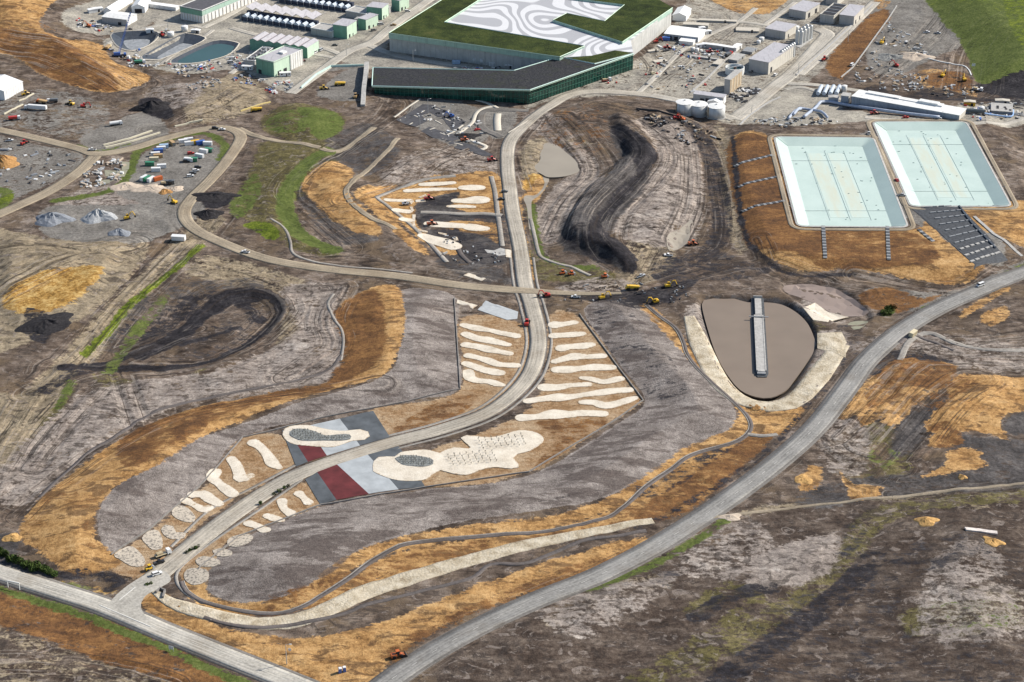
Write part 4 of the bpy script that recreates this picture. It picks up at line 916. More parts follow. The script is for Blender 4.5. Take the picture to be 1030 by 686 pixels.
# ------------------------------------------------------------------ lined basins
M_MINT, q = newmat('mint_liner', .45, .4)
q.put(q.b.inputs['Base Color'], q.ramp(q.math('ADD', q.math('MULTIPLY', q.noise(.06, 3, .6), .6), q.math('MULTIPLY', q.noise(.9, 4, .7), .4)), [(.35, (.43, .535, .49)), (.6, (.50, .605, .555))]))
M_STAIN, q = newmat('silt_on_liner', .8, .2)
gc = q.n('ShaderNodeTexCoord'); gs = q.n('ShaderNodeSeparateXYZ'); q.put(gs.inputs[0], gc.outputs['Generated'])
ed = q.math('MULTIPLY', q.math('MULTIPLY', gs.outputs[0], q.math('SUBTRACT', 1.0, gs.outputs[0])), q.math('MULTIPLY', gs.outputs[1], q.math('SUBTRACT', 1.0, gs.outputs[1])))
sf = q.math('MULTIPLY', q.sm(q.math('ADD', q.noise(1, 4, .65, q.mapv((.22, .035, 1))), q.math('MULTIPLY', q.math('MINIMUM', ed, .03), 6.0)),   .42, .85), .5)
q.put(q.b.inputs['Base Color'], q.mix(sf, (.485, .585, .54), (.53, .49, .35)))
M_SEAM = mat('liner_seam', (.36, .45, .43), .2); M_DARKL = mat('black_liner', (.05, .058, .07), .3, .4, .4, .5); M_GLINER = mat('grey_liner', (.26, .275, .29), .3, .3, .6)
def rounded(P, r, n=5):
    out = []
    for i in range(len(P)):
        p = np.array(P[i]); a = np.array(P[i-1])-p; b = np.array(P[(i+1) % len(P)])-p; a = a/np.linalg.norm(a); b = b/np.linalg.norm(b)
        for t in np.linspace(0, 1, n): out.append((1-t)**2*(p+a*r)+2*t*(1-t)*p+t*t*(p+b*r))
    return np.array(out)
def inset(P, d):
    n = len(P); out = []
    ar = sum(P[i][0]*P[(i+1) % n][1]-P[(i+1) % n][0]*P[i][1] for i in range(n)); s = 1 if ar > 0 else -1
    for i in range(n):
        p = np.array(P[i]); e1 = p-np.array(P[i-1]); e2 = np.array(P[(i+1) % n])-p; e1 = e1/np.linalg.norm(e1); e2 = e2/np.linalg.norm(e2)
        n1 = np.array([-e1[1], e1[0]])*s; n2 = np.array([-e2[1], e2[0]])*s; b = n1+n2; out.append(p+b*d/max(.3, 1+float(n1@n2)))
    return np.array(out)
BL = ['mint green lined basin nearer the long straw bank, left of the pair', 'mint green lined basin at far right, beside the stepped black spillway']
for k, R_ in enumerate(BAS_W):
    c = R_.mean(0); R = R_-c; t = thing('lined_basin', BL[k], 'basin', (c[0], c[1], 0), 0, 'pale lined storage basins')
    floor = inset(R, 8); zr, zf = 5.45, 1.9
    o = rounded(R, 5); i_ = rounded(floor, 1.0)
    n = len(o); q4 = n//4
    for s in range(4):                                 # the four side slopes, split down the middle of each corner
        ids = [(s*5+2+a) % n for a in range(6)]
        MB().add([(*o[a], zr) for a in ids]+[(*i_[a], zf) for a in ids], [(a+1, a, 6+a, 7+a) for a in range(5)]).build('side_slope', M_MINT, t)
    MB().prism(i_, zf-.4, zf).build('floor', M_MINT, t)
    x0, x1 = floor[:, 0].min(), floor[:, 0].max(); w = x1-x0; y0, y1 = floor[:, 1].min(), floor[:, 1].max(); h = y1-y0
    for s in (-1, 1): MB().box((c[0]*0+(x0+x1)/2+s*w*.125, (y0+y1)/2, zf+.04), (w*.2, h*.80, .07)).build('silt_layer', M_STAIN, t)
    sm = MB()
    for s in (-.24, 0, .24): sm.box(((x0+x1)/2+s*w, (y0+y1)/2, zf+.1), (.22, h*.86, .12))
    for s in (-.32, .30):
        y = (y0+y1)/2+s*h; sm.box(((x0+x1)/2, y, zf+.12), (w, .3, .14))
        for d in (-1, 1):
            xe = x0 if d < 0 else x1; sm.tube([(xe, y, zf+.1), (xe+d*10, y, zr+.06)], .16, 4)
    for a, b in zip(rounded(R, 5)[2::5], rounded(floor, 1)[2::5]): sm.tube([(*a, zr+.05), (*b, zf+.08)], .14, 4)
    sm.box(((x0+x1)/2-w*.05, y1+5, (zr+zf)/2+.1), (.3, 1, .3)); sm.build('weld_seam', M_SEAM, t)['kind'] = 'stuff'
    vent = MB(); rng = random.Random(k)
    for _ in range(34): vent.box((rng.uniform(x0, x1), rng.uniform(y0, y1), zf+.2), (rng.uniform(.3, 1.6), .35, .3))
    vent.build('vent_weight', M_SEAM, t)['kind'] = 'stuff'
    rim = MB(); ro = rounded(inset(R, -1.3), 6); ri = o
    rim.add([(*a, 5.3) for a in ro]+[(*a, 5.5) for a in ri], [(a, (a+1) % n, n+(a+1) % n, n+a) for a in range(n)]); rim.build('rim', M_CONC, t)
    ring_ = np.array([np.array(p)+c for p in rounded(inset(R, -4.2), 9, 7)]); ribbon('perimeter_track', np.vstack([ring_, ring_[:2]]), 1.6, M_HAUL, .2, 5)
BL3 = ['dark lined round-ended basin with a dry grey floor, beside the white hall', 'long dark lined basin with a partly wet floor, middle of three', 'long basin filled with teal water beside the green hall']
for k, P in enumerate(PIT_W):
    c = P.mean(0); R = P-c; t = thing('plant_basin', BL3[k], 'basin', (c[0], c[1], 0), 0, 'dark lined plant basins'); n = len(R)
    fl = R*.56 if k != 1 else R*.6; fl[:, 0] += 1.5
    MB().add([(*a, .5) for a in R]+[(*a, -3.6) for a in fl], [((a+1) % n, a, n+a, n+(a+1) % n) for a in range(n)]).build('side_slope', M_DARKL, t)
    MB().prism(fl, -4, -3.6).build('floor', M_GLINER, t)
    if k == 2: MB().prism(R*.86, -2.2, -1.0).build('water', W_TEAL, t)
    ro = R*1.05; rim = MB(); rim.add([(*a, .35) for a in ro]+[(*a, .56) for a in R], [(a, (a+1) % n, n+(a+1) % n, n+a) for a in range(n)]); rim.build('rim', M_KERB, t)

# ------------------------------------------------------------------ buildings
G_FASCIA = mat('pale_green_cladding', (.36, .50, .42), .1, .3, .6, .3, 0, (.9, .9, .02)); G_DARK = mat('shaded_green_cladding', (.17, .34, .25), .12, .3, .6, .3, 0, (.9, .9, .02))  # G_DARK paints the shaded fronts of the green buildings
G_LIGHT = mat('sunlit_green_and_trim', (.52, .66, .52), .08, .3, .6, .3, 0, (.9, .9, .02)); M_WALL = mat('pale_concrete_panel', (.50, .50, .48), .12, .2, .8, .2, 0, (.35, .35, .03)); M_WHITE = mat('white_cladding', (.72, .72, .70), .08, .3, .6, .3, 0, (.5, .5, .03))  # G_LIGHT paints their sunlit sides; also real pale green trim
M_ROOF = mat('grey_metal_roof', (.44, .425, .44), .1, .3, .5, .4, 0, (.6, .08, .3)); M_ROOFD = mat('dark_membrane_roof', (.085, .085, .095), .2, .3, .9); M_SHED = mat('grey_shed_cladding', (.42, .41, .395), .1, .3, .6, .3, 0, (.8, .8, .03)); M_SHEDL = mat('cream_and_sunlit_cladding', (.56, .53, .47), .08, .3, .6, .3, 0, (.8, .8, .03))  # M_SHEDL paints the sheds' sunlit sides; also cream ribs and trim
M_GLASS = mat('dark_green_glass', (.012, .06, .045), .5, .15, .12, .6); M_DOOR = mat('dark_opening', (.03, .03, .035), .3); M_TENT = mat('white_tent_fabric', (.78, .78, .77), .05, .3, .6); M_BLUEW = mat('blue_grey_cladding', (.30, .335, .38), .12, .2, .6, .3, 0, (.4, .4, .03)); M_HOOD = mat('pale_blue_hood', (.47, .53, .60), .12, .4, .5)
M_STEEL = mat('galvanised_steel', (.42, .43, .43), .15, .6, .45, .5, .3); M_BRICKT = mat('tan_cladding', (.40, .31, .21), .15, .4); M_TANK = mat('white_tank_paint', (.60, .60, .58), .1, .2, .5, .3, 0, (.4, .4, .03)); M_PIPE = mat('blue_grey_pipe', (.36, .41, .50), .15, .4, .4, .4)
M_LIVE, q = newmat('living_roof', .95, .1)
q.put(q.b.inputs['Base Color'], q.ramp(q.math('ADD', q.math('MULTIPLY', q.noise(.09, 4, .65), .5), q.math('MULTIPLY', q.noise(.7, 4, .75), .5)), [(.36, (.014, .019, .008)), (.47, (.030, .043, .013)), (.56, (.052, .068, .018)), (.66, (.095, .09, .034))])); q.bump(q.noise(.8, 4, .7), .7, .8)
M_SOILR, q = newmat('planted_soil_roof', .95, .1)
q.put(q.b.inputs['Base Color'], q.mix(q.math('MULTIPLY', q.sm(q.noise(.08, 4, .7), .5, .7), .6), q.ramp(q.noise(.7, 4, .75), [(.36, (.022, .023, .027)), (.52, (.042, .043, .048)), (.68, (.07, .07, .068))]), (.042, .050, .026))); q.bump(q.noise(.8, 4, .7), .6, .6)
# the lower roof carries big printed contour swirls
M_SWIRL, q = newmat('swirl_roof_membrane', .8, .2)
wv = q.n('ShaderNodeTexNoise'); wv.inputs['Scale'].default_value = .014; wv.inputs['Detail'].default_value = .6; q.put(wv.inputs['Vector'], q.mapv((1.0, .8, 0), .4))
ph = q.math('PINGPONG', q.math('MULTIPLY', wv.outputs[0], 17.0), .5); q.put(q.b.inputs['Base Color'], q.mix(q.sm(ph, .19, .25), (.37, .375, .395), q.mix(q.noise(.4, 4, .7), (.56, .565, .58), (.66, .665, .68))))

def w3(roof):                                          # roof corners (u, v, z) -> world xy
    return np.array([g0(u, v, z) for u, v, z in roof])
def roofed(parent, name, roof, z0, wall, top, zt_=None):
    P = w3(roof); b = parent.location; P = P-np.array([b.x, b.y])
    z1 = [r[2]-b.z for r in roof]; mb = MB(); mb.prism(P, [z0(a) if callable(z0) else z0 for a in roof] if callable(z0) else z0, z1, 0, 1)
    return mb.build(name, [wall, top], parent)
c0 = g0(520, 50)
mb_ = thing('main_building', 'huge low building with grassed roof blocks round a swirl patterned roof', 'building', (c0[0], c0[1], 0))
roofed(mb_, 'concrete_wall', [(391.6,34,14),(560,58,14),(637,53.5,12),(634.5,41,14),(675.5,9,14),(640,-14,14),(466,-14,14)], 0, M_WALL, M_SWIRL)
ctr = [(391,33),(563,57),(588,46),(447,22),(500,-12),(466,-14)]
roofed(mb_, 'green_roof', [(u, v, 15.6) for u, v in ctr], 11.2, G_FASCIA, M_LIVE)
roofed(mb_, 'green_roof', [(u, v, 15.8) for u, v in [(556,20),(570,13),(608,21),(628,4.5),(500,-12),(640,-14),(676.5,7.5),(626,42)]], 12.0, G_FASCIA, M_LIVE)
for P in ([(391,33),(563,57)], [(563,57),(588,46)], [(447,22),(588,46)], [(391,33),(466,-14)], [(626,42),(676.5,7.5)], [(556,20),(626,42)], [(556,20),(570,13)], [(570,13),(608,21)], [(608,21),(628,4.5)], [(447,22),(500,-12)]):
    a, b = g0(*P[0], 15.9)-c0, g0(*P[1], 15.9)-c0; MB().tube([(*a, 15.75), (*b, 15.75)], .35, 4).build('parapet_cap', G_LIGHT, mb_)
gw = MB(); a = g0(391, 33, 15.6)-c0; b = g0(560, 58, 15.6)-c0
for t in np.linspace(.02, .98, 30): p = a+(b-a)*t; gw.box((p[0], p[1]-.1, 5.6), (.3, .5, 11))
gw.build('wall_rib', M_CONC, mb_)['kind'] = 'stuff'
c1 = g0(500, 78); wing = thing('front_wing', 'long dark planted-roof wing with green glass front before the main building', 'building', (c1[0], c1[1], 0))
WR = [(375,68,7),(517,71,11),(563,57.2,13),(598,64.5,12.5),(637.5,54,12.5),(533,90.5,11),(374,86.5,7)]
P = w3(WR)-c1
MB().prism(P, [r[2]-1.0 for r in WR], [r[2] for r in WR], 0, 1).build('planted_roof', [G_LIGHT, M_SOILR], wing)
P2 = w3([(563.5,57,13.1),(588,46.5,13.1),(636.5,53.2,12.9),(598,63.6,12.9)])-c1
MB().prism(P2, 12.2, 13.1, 0, 1).build('planted_roof', [M_CONC, M_LIVE], wing)
gi = inset(P, 1.6); n = len(P)
MB().prism(gi, 0, [r[2]-1.05 for r in WR]).build('glass_wall', M_GLASS, wing)
mull = MB()
for i in range(4, 6):
    a, b = gi[i], gi[i+1]; za, zb = WR[i][2]-1.1, WR[i+1][2]-1.1; L = np.linalg.norm(b-a)
    for t in np.linspace(0.01, .99, int(L/3)): p = a+(b-a)*t; z = za+(zb-za)*t; mull.box((p[0], p[1]-.05, z/2), (.28, .5, z))
    for f in (.35, .7): mull.tube([(*a+np.array([.1, -.25]), za*f), (*b+np.array([.1, -.25]), zb*f)], .12, 4)
mull.build('mullion', mat('green_frame', (.05, .17, .12), .2), wing)['kind'] = 'stuff'
for i in range(n):
    a, b = P[i], P[(i+1) % n]; MB().tube([(*a, WR[i][2]+.1), (*b, WR[(i+1) % n][2]+.1)], .42, 4).build('roof_edge', mat('pale_green_edge', (.50, .66, .60), .1), wing)

def frame3(A, B, C=None, depth=None, ang=None):
    a, b = pt(*A)[:2], pt(*B)[:2]
    if C is not None:
        c = pt(*C)[:2]; d = c-b; lb = np.linalg.norm(d); la = np.linalg.norm(b-a)
        if lb > la: ey = d/lb; ex = np.array([ey[1], -ey[0]]); w = float((b-a)@ex); dep = lb
        else: ex = (b-a)/la; ey = np.array([-ex[1], ex[0]]); w = la; dep = float(d@ey)
    else: la = np.linalg.norm(b-a); ex = (b-a)/la; ey = np.array([-ex[1], ex[0]]); w = la; dep = depth
    o = b-ex*w                                         # front left corner
    return o, math.atan2(ex[1], ex[0]), w, dep
def building(name, label, cat, A, B, C, h, front, side, roof, rise=0.0, depth=None, group=None, ridge='x', split=None, doors=(), parapet=None):
    o, rz, w, d = frame3(A, B, C, depth); z = min(hz(*o), hz(*pt(*B)[:2]))-.2
    t = thing(name, label, cat, (o[0], o[1], z), rz, group)
    mb = MB(); vs = [(0, 0, 0), (w, 0, 0), (w, d, 0), (0, d, 0), (0, 0, h), (w, 0, h), (w, d, h), (0, d, h)]
    mb.add(vs, [(0, 1, 5, 4)], 0); mb.add(vs, [(1, 2, 6, 5)], 1); mb.add(vs, [(2, 3, 7, 6)], 0); mb.add(vs, [(3, 0, 4, 7)], 1)
    if rise:
        if ridge == 'x': mb.add([(0, 0, h), (0, d, h), (0, d/2, h+rise)], [(0, 2, 1)], 1); mb.add([(w, 0, h), (w, d, h), (w, d/2, h+rise)], [(0, 1, 2)], 1)
        else: mb.add([(0, 0, h), (w, 0, h), (w/2, 0, h+rise)], [(0, 1, 2)], 0); mb.add([(0, d, h), (w, d, h), (w/2, d, h+rise)], [(0, 2, 1)], 0)
    mb.build('wall', [front, side], t)
    e = .35; rf = MB()
    if not rise: rf.box((w/2, d/2, h+.12), (w+2*e, d+2*e, .3))
    elif ridge == 'x':
        for s in (0, 1):
            y = -e if s == 0 else d+e; k = [(-e, y, h-.1), (w+e, y, h-.1), (w+e, d/2, h+rise), (-e, d/2, h+rise)]; k2 = [(p[0], p[1], p[2]+.25) for p in k]
            rf.add(k+k2, [(0, 1, 2, 3), (4, 5, 6, 7), (0, 1, 5, 4), (1, 2, 6, 5), (3, 0, 4, 7)])
    else:
        for s in (0, 1):
            x = -e if s == 0 else w+e; k = [(x, -e, h-.1), (x, d+e, h-.1), (w/2, d+e, h+rise), (w/2, -e, h+rise)]; k2 = [(p[0], p[1], p[2]+.25) for p in k]
            rf.add(k+k2, [(0, 1, 2, 3), (4, 5, 6, 7), (0, 1, 5, 4), (1, 2, 6, 5), (3, 0, 4, 7)])
    rf.build('roof', roof, t)
    if parapet:
        pm = MB()
        for c, s in (((w/2, -.1, h+.4), (w+.8, .3, .9)), ((w/2, d+.1, h+.4), (w+.8, .3, .9)), ((-.1, d/2, h+.4), (.3, d, .9)), ((w+.1, d/2, h+.4), (.3, d, .9))): pm.box(c, s)
        pm.build('parapet', parapet, t)
    for f, u, ww, hh in doors:                         # face, position along it (0..1), width, height
        mbd = MB()
        if f == 'f': mbd.box((w*u, -.02, hh/2), (ww, .12, hh))
        else: mbd.box((w+.02, d*u, hh/2), (.12, ww, hh))
        mbd.build('door', M_DOOR, t)
    return t, w, d
# left group; darker green fronts and lighter sides paint in shade and sun
t, w, d = building('green_hall', 'green hall with half its side clad white, grey flat roof', 'building', (256.5,74), (276,77.5), (304.5,64.8), 11.5, G_DARK, G_LIGHT, M_ROOF, doors=[('f', .2, 3, 3.5), ('s', .18, 4, 3.5), ('s', .38, 4, 3.5)], parapet=G_LIGHT)
rib = MB(); rib.box((w+.25, d*.78, 6.2), (.5, d*.44, 12.4)); rib.build('white_cladding', M_WHITE, t)
rv = MB()
for k in range(6): rv.box((w+.56, d*(.58+.08*k), 6.2), (.14, .35, 12.2))
rv.build('pilaster', M_SHEDL, t)['kind'] = 'stuff'; MB().box((w*.55, d*.6, 12.6), (4.5, 5, 1.2)).build('roof_unit', M_WHITE, t)
t, w, d = building('plant_annex', 'low grey annex crowded with rooftop machinery left of the green hall', 'building', (247,67), (256.5,68.8), (275,55.5), 5.5, M_SHED, M_SHED, M_ROOFD, parapet=M_WHITE)
mq = MB(); rg = random.Random(2)
for k in range(16): mq.box((rg.uniform(1, w-1), rg.uniform(1, d-1), 6.2), (rg.uniform(.8, 2.4), rg.uniform(.8, 2.4), rg.uniform(.8, 2)))
mq.build('roof_unit', M_STEEL, t)['kind'] = 'stuff'
o, rz, w, d = frame3((251.6,50.5), (309.4,58.7), (324.5,52))
t = thing('gabled_hall', 'green hall with six small parallel gabled roofs side by side', 'building', (o[0], o[1], -.2), rz)
n = 7; zz = [(0, 0), (w, 0)]; mod = w/n
prof = [(0, 0), (w, 0), (w, 8.6)]
for k in range(n-1, -1, -1): prof += [((k+.45)*mod, 10.0), (k*mod, 8.6)]
MB().profile(prof, 0.02, d-.02).build('wall', G_DARK, t); MB().box((w+.03, d/2, 4.3), (.1, d, 8.6)).build('side_wall', G_LIGHT, t)
for k in range(n):
    for xa, za, xb, zb in ((k*mod, 8.65, (k+.45)*mod, 10.1), ((k+.45)*mod, 10.1, (k+1)*mod, 8.65)):
        MB().add([(xa, -.4, za), (xb, -.4, zb), (xb, d+.4, zb), (xa, d+.4, za), (xa, -.4, za+.2), (xb, -.4, zb+.2), (xb, d+.4, zb+.2), (xa, d+.4, za+.2)], [(3, 2, 1, 0), (4, 5, 6, 7), (0, 1, 5, 4), (1, 2, 6, 5), (2, 3, 7, 6), (3, 0, 4, 7)]).build('roof_panel', M_ROOF, t)
    MB().box((k*mod+.1, d/2, 8.85), (.5, d+.6, .25)).build('gutter', mat('rusty_gutter', (.25, .15, .13), .3), t)
t, w, d = building('green_store', 'long dark-roofed store, green above white, at the top edge', 'building', (180,20), (204,23.5), (262,-1), 10.5, M_WHITE, M_WHITE, M_ROOFD, parapet=M_WHITE)
MB().box((w/2, -.1, 8.3), (w+.2, .25, 4.2)).build('green_band', G_DARK, t); MB().box((w+.1, d/2, 8.6), (.25, d, 3.6)).build('green_band', G_FASCIA, t)
bt = MB()
for k in range(8): bt.box((w*(k+.5)/8, -.2, 3), (.5, .5, 6))
for k in range(16): bt.box((w+.2, d*(k+.5)/16, 3.2), (.5, .5, 6.4))
bt.build('buttress', M_SHEDL, t)['kind'] = 'stuff'
def sawtooth(A, B, n_h, n_r, label, depth=24):
    o, rz, w, d = frame3(A, B, None, depth); t = thing('filter_hall', label, 'building', (o[0], o[1], -.2), rz, 'long filter halls with blue hoods')
    navy = mat('shaded_navy_steel', (.045, .055, .085), .4, .3, .6)  # shade under the roofs is painted into this dark navy
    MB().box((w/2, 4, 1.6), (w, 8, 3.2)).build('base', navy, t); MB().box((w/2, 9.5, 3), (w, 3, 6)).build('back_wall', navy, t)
    for k in range(n_h):
        x = w*(k+.5)/n_h; s = w/n_h*.33; MB().profile([(x-s, 3.2), (x+s, 3.2), (x+s, 4.4), (x, 5.6), (x-s, 4.4)], .3, 6.8).build('hood', M_HOOD, t)
    for k in range(n_r):
        m_ = w/n_r; x = k*m_; zs = 6.6
        for xa, za, xb, zb in ((x-1, zs+2.4, x+m_*.55, zs), (x+m_*.55, zs, x+m_-1, zs+2.4)):
            MB().add([(xa, 9, za), (xb, 9, zb), (xb, d, zb), (xa, d, za), (xa, 9, za+.3), (xb, 9, zb+.3), (xb, d, zb+.3), (xa, d, za+.3)], [(3, 2, 1, 0), (4, 5, 6, 7), (0, 1, 5, 4), (1, 2, 6, 5), (2, 3, 7, 6), (3, 0, 4, 7)]).build('roof_panel', M_ROOF, t)
    pm = MB()
    for k in range(n_h+1): pm.box((w*k/n_h, -.6, 1.8), (.3, .3, 3.6))
    pm.build('post', M_STEEL, t)['kind'] = 'stuff'
sawtooth((243,20.5), (314,31.5), 11, 7, 'filter hall with zigzag grey roofs and one row of blue hoods')
sawtooth((281,2.5), (350,12.5), 11, 7, 'farther filter hall of blue hoods, cut off by the top edge')
building('plant_annex', 'plain grey annex at the right end of the nearer filter hall', 'building', (313,34.5), (334,38.2), (343,33), 5, M_SHED, M_WHITE, M_CONC, parapet=M_WHITE)
building('plant_annex', 'plain grey annex at the right end of the farther filter hall', 'building', (348,17), (368,20.5), (377,15.5), 5, M_SHED, M_WHITE, M_CONC, parapet=M_WHITE)
for k, (A, B, C, h, lb) in enumerate((((334.5,37.7),(349.3,39.3),(359,33.3),10.6,'green cube building nearest the long grassed roof corner'), ((359,29.3),(368.3,30.4),(380.5,25.2),8.8,'smallest green cube building, second of the row'), ((369,18.3),(384.5,20.1),(393.5,15.8),10,'green cube building with white lower side, third in row'), ((393,10.6),(402,11.7),(411.5,7.3),9.5,'green cube building touching the top edge of the view'))):
    building('green_cube_building', lb, 'building', A, B, C, h, G_DARK, G_LIGHT, M_ROOF, doors=[('s', .25, 2.4, 3), ('s', .6, 1.4, 2.2)], group='row of green cube buildings')
# white tents and huts at the left edge and top left
t, w, d = building('marquee', 'large white marquee cut off by the left edge', 'marquee', (-30,95), (5,100.8), (27.8,91.3), 7, M_TENT, M_TENT, M_TENT, 3.2, ridge='y')
fr = MB()
for k in range(9): fr.box((w+.06, d*k/8, 3.5), (.14, .22, 7)); fr.tube([(w+.3, d*k/8, 7.15), (w/2, d*k/8, 10.5), (-.3, d*k/8, 7.15)], .12, 4)
fr.build('frame_rib', mat('tent_rib', (.60, .61, .62), .1), t)['kind'] = 'stuff'
building('white_hall', 'white hall above the round-ended dark basin', 'building', (103,22.5), (128,26.2), (139.5,20.5), 5.4, M_SHED, M_WHITE, M_WHITE, 1.0, doors=[('f', .7, 3, 2.6)])
building('marquee', 'white marquee with dark mouth behind the white hall', 'marquee', (134,11), (146,13), (152,4), 5, M_TENT, M_TENT, M_TENT, 2.5, ridge='y', doors=[('f', .5, 6, 3.6)])
building('marquee', 'narrow white marquee running back from the white hall', 'marquee', (104,13.5), (112,15), (134,2), 4, M_TENT, M_TENT, M_TENT, 2, ridge='y')
building('site_hut', 'long white site hut beside the green store', 'hut', (148,7), (177,11), (180,9), 3, M_WHITE, M_WHITE, M_TENT)
building('marquee', 'white marquee against the right wall of the main building', 'marquee', (677,19.5), (690,21.5), (695,14), 4.5, M_TENT, M_TENT, M_TENT, 2.2, ridge='y')
building('white_canopy', 'broad white canopy roof with blue bins beneath its front', 'building', (668,39), (702,43), (706,34.5), 4.6, M_BLUEW, M_TENT, M_TENT, .8, doors=[('f', .15, 4, 3), ('f', .35, 3, 3)])
building('site_hut', 'small white hut joined to the canopy corner', 'hut', (683,44.5), (697,46), (702,42), 3, M_WHITE, M_WHITE, M_TENT)
# right group; paler side cladding paints the sun on the sheds
t, w, d = building('grey_shed', 'grey shed with one small window behind the single silo row', 'building', (751,72.3), (772.5,75), (797.5,58), 9.6, M_SHED, M_SHEDL, M_ROOF, doors=[('s', .12, 3, 4.5), ('f', .2, 1.6, 1.2)])
building('grey_shed', 'grey shed directly behind the twin row of silos', 'building', (767,37.8), (789.6,39.8), (800.5,32.5), 6.6, M_SHED, M_SHEDL, M_ROOF, doors=[('s', .3, 2, 3)])
building('grey_shed', 'grey shed at the top edge with big openings on its side', 'building', (791.6,17.6), (810.2,19.6), (824,11), 6.6, M_SHED, M_SHEDL, M_ROOF, doors=[('s', .25, 4, 4), ('s', .75, 4, 4)])
t, w, d = building('filter_block', 'concrete filter block with four dark open bays on top', 'building', (824.3,22.3), (838,24.2), (851.5,13), 6.4, M_SHED, M_SHEDL, M_CONC, parapet=M_SHEDL)
for k in range(4): MB().box((w/2, d*(.14+.24*k), 6.75), (w-1.4, d*.17, .1)).build('open_bay', M_DOOR, t); MB().box((w/2, d*(.26+.24*k), 6.9), (w-1, .8, .5)).build('walkway', M_CONCD, t)
building('grey_shed', 'grey shed right of the concrete filter block', 'building', (844,23.8), (858.5,26), (868.5,15.5), 8, M_SHED, M_SHEDL, M_ROOF, doors=[('s', .2, 3, 3.4), ('s', .6, 3, 3.4)])
building('grey_shed', 'flat-roofed grey shed cut off by the top edge, far right', 'building', (830,4), (842,5.5), (852,-2), 5, M_SHED, M_SHEDL, M_ROOF)
t, w, d = building('pump_shed', 'low grey pump shed behind the three white tanks', 'building', (697,101.5), (727.5,105.5), (731,102.5), 5.6, M_SHED, M_WHITE, M_ROOF, doors=[('f', .5, 4, 3.6), ('f', .3, 3, 3)])
building('marquee', 'little white marquee before the low pump shed', 'marquee', (711.5,106), (724.5,108), (726,105), 3.2, M_TENT, M_TENT, M_TENT, 1.6, ridge='y', doors=[('f', .5, 3.4, 2.4)])
t, w, d = building('stair_tower', 'tan stair tower with pale vertical strips beside the round clarifier', 'tower', (729.5,93), (734,95.2), (745.5,85.5), 11.5, M_SHED, M_BRICKT, M_CONC)
for k in range(4): MB().box((w+.1, d*(.12+.25*k), 6.5), (.3, 1.1, 9)).build('window_strip', mat('cream_strip', (.62, .54, .42), .1), t)
ORD = ['nearest', 'second nearest', 'third nearest', 'fourth nearest', 'fifth nearest', 'sixth nearest', 'farthest']
def silo_row(pA, pB, n, r, h, label, rows=1):
    a, b = pt(*pA)[:2], pt(*pB)[:2]; dv = (b-a)/np.linalg.norm(b-a); nv = np.array([dv[1], -dv[0]])
    k = 0
    for i in range(n):
        for j in range(rows):
            p = a+(b-a)*i/(n-1)+nv*j*r*2.3; z = hz(*p)
            od = ORD[i] if rows == 1 else ('nearest', 'second nearest', 'third nearest', 'farthest')[i]
            lb = label.replace('silo ', 'silo '+od+' the viewer, ')+((', left file', ', right file')[j] if rows == 2 else '')
            t = thing('silo', lb, 'silo', (p[0], p[1], z), 0, 'slim silos by the grey sheds')
            MB().cyl((0, 0, 0), (0, 0, h), r, 14).build('shell', M_TANK, t, False); MB().cyl((0, 0, h), (0, 0, h+.8), r*1.02, 14, 0, r*.3).build('cap', M_STEEL, t)
            MB().box((r+.15, 0, h/2), (.3, .5, h)).build('ladder', M_STEEL, t)
silo_row((785.5,64.5), (797.5,56.5), 7, 1.45, 10.5, 'slim pale grey silo in the single row beside the shed')
silo_row((801.5,44), (811,38), 4, 1.5, 10.5, 'slim white silo in the double row at the bend', 2)
patch('concrete_pad', np.array([pt(*p)[:2] for p in ((798,46),(805,48.5),(818,39),(811,35))]), M_CONC, .35, 4)
for u, v, lb in ((689,116.2,'white storage tank at left of the three beside the dug bank'), (703.2,118,'white storage tank with roof hatch, middle of three'), (721,120.3,'white storage tank nearest the road bend, right of three')):
    p = pt(u, v); t = thing('storage_tank', lb, 'tank', (p[0], p[1]+6, p[2]-.3), 0, 'three white storage tanks')
    MB().cyl((0, 0, 0), (0, 0, 8.4), 6.3, 32).build('shell', M_TANK, t, True); MB().cyl((0, 0, 8.4), (0, 0, 9.1), 6.45, 32, 0, .8).build('roof', M_WHITE, t)
    MB().box((-6.0, -2.4, 4.2), (.9, .9, 8.4)).build('ladder', M_BRICKT, t); MB().box((0, 1, 9.2), (1.2, 1.2, .8)).build('hatch', M_STEEL, t)
    MB().cyl((0, 0, -.2), (0, 0, .5), 6.9, 32).build('footing', M_CONC, t)
p = pt(739, 73.5); t = thing('clarifier', 'round open clarifier tank with walkway ring behind the stair tower', 'tank', (p[0], p[1], p[2]-.2))
ring = MB(); n = 32
for r0, r1, za, zb in ((7.2, 7.2, 0, 5.2), (7.2, 6.5, 5.2, 5.2), (6.5, 6.5, 5.2, 3.2)):
    ring.add([(math.cos(2*math.pi*i/n)*r0, math.sin(2*math.pi*i/n)*r0, za) for i in range(n)]+[(math.cos(2*math.pi*i/n)*r1, math.sin(2*math.pi*i/n)*r1, zb) for i in range(n)], [(i, (i+1) % n, n+(i+1) % n, n+i) for i in range(n)])
ring.build('wall', M_WHITE, t); MB().cyl((0, 0, 3), (0, 0, 3.3), 6.6, 32).build('water', W_TEAL, t); MB().box((0, 0, 5.4), (14, 1.1, .3), .5).build('walkway', M_STEEL, t); MB().cyl((0, 0, 3), (0, 0, 5.3), 1.1, 12).build('centre_column', mat('brown_steel', (.16, .10, .08), .2), t)
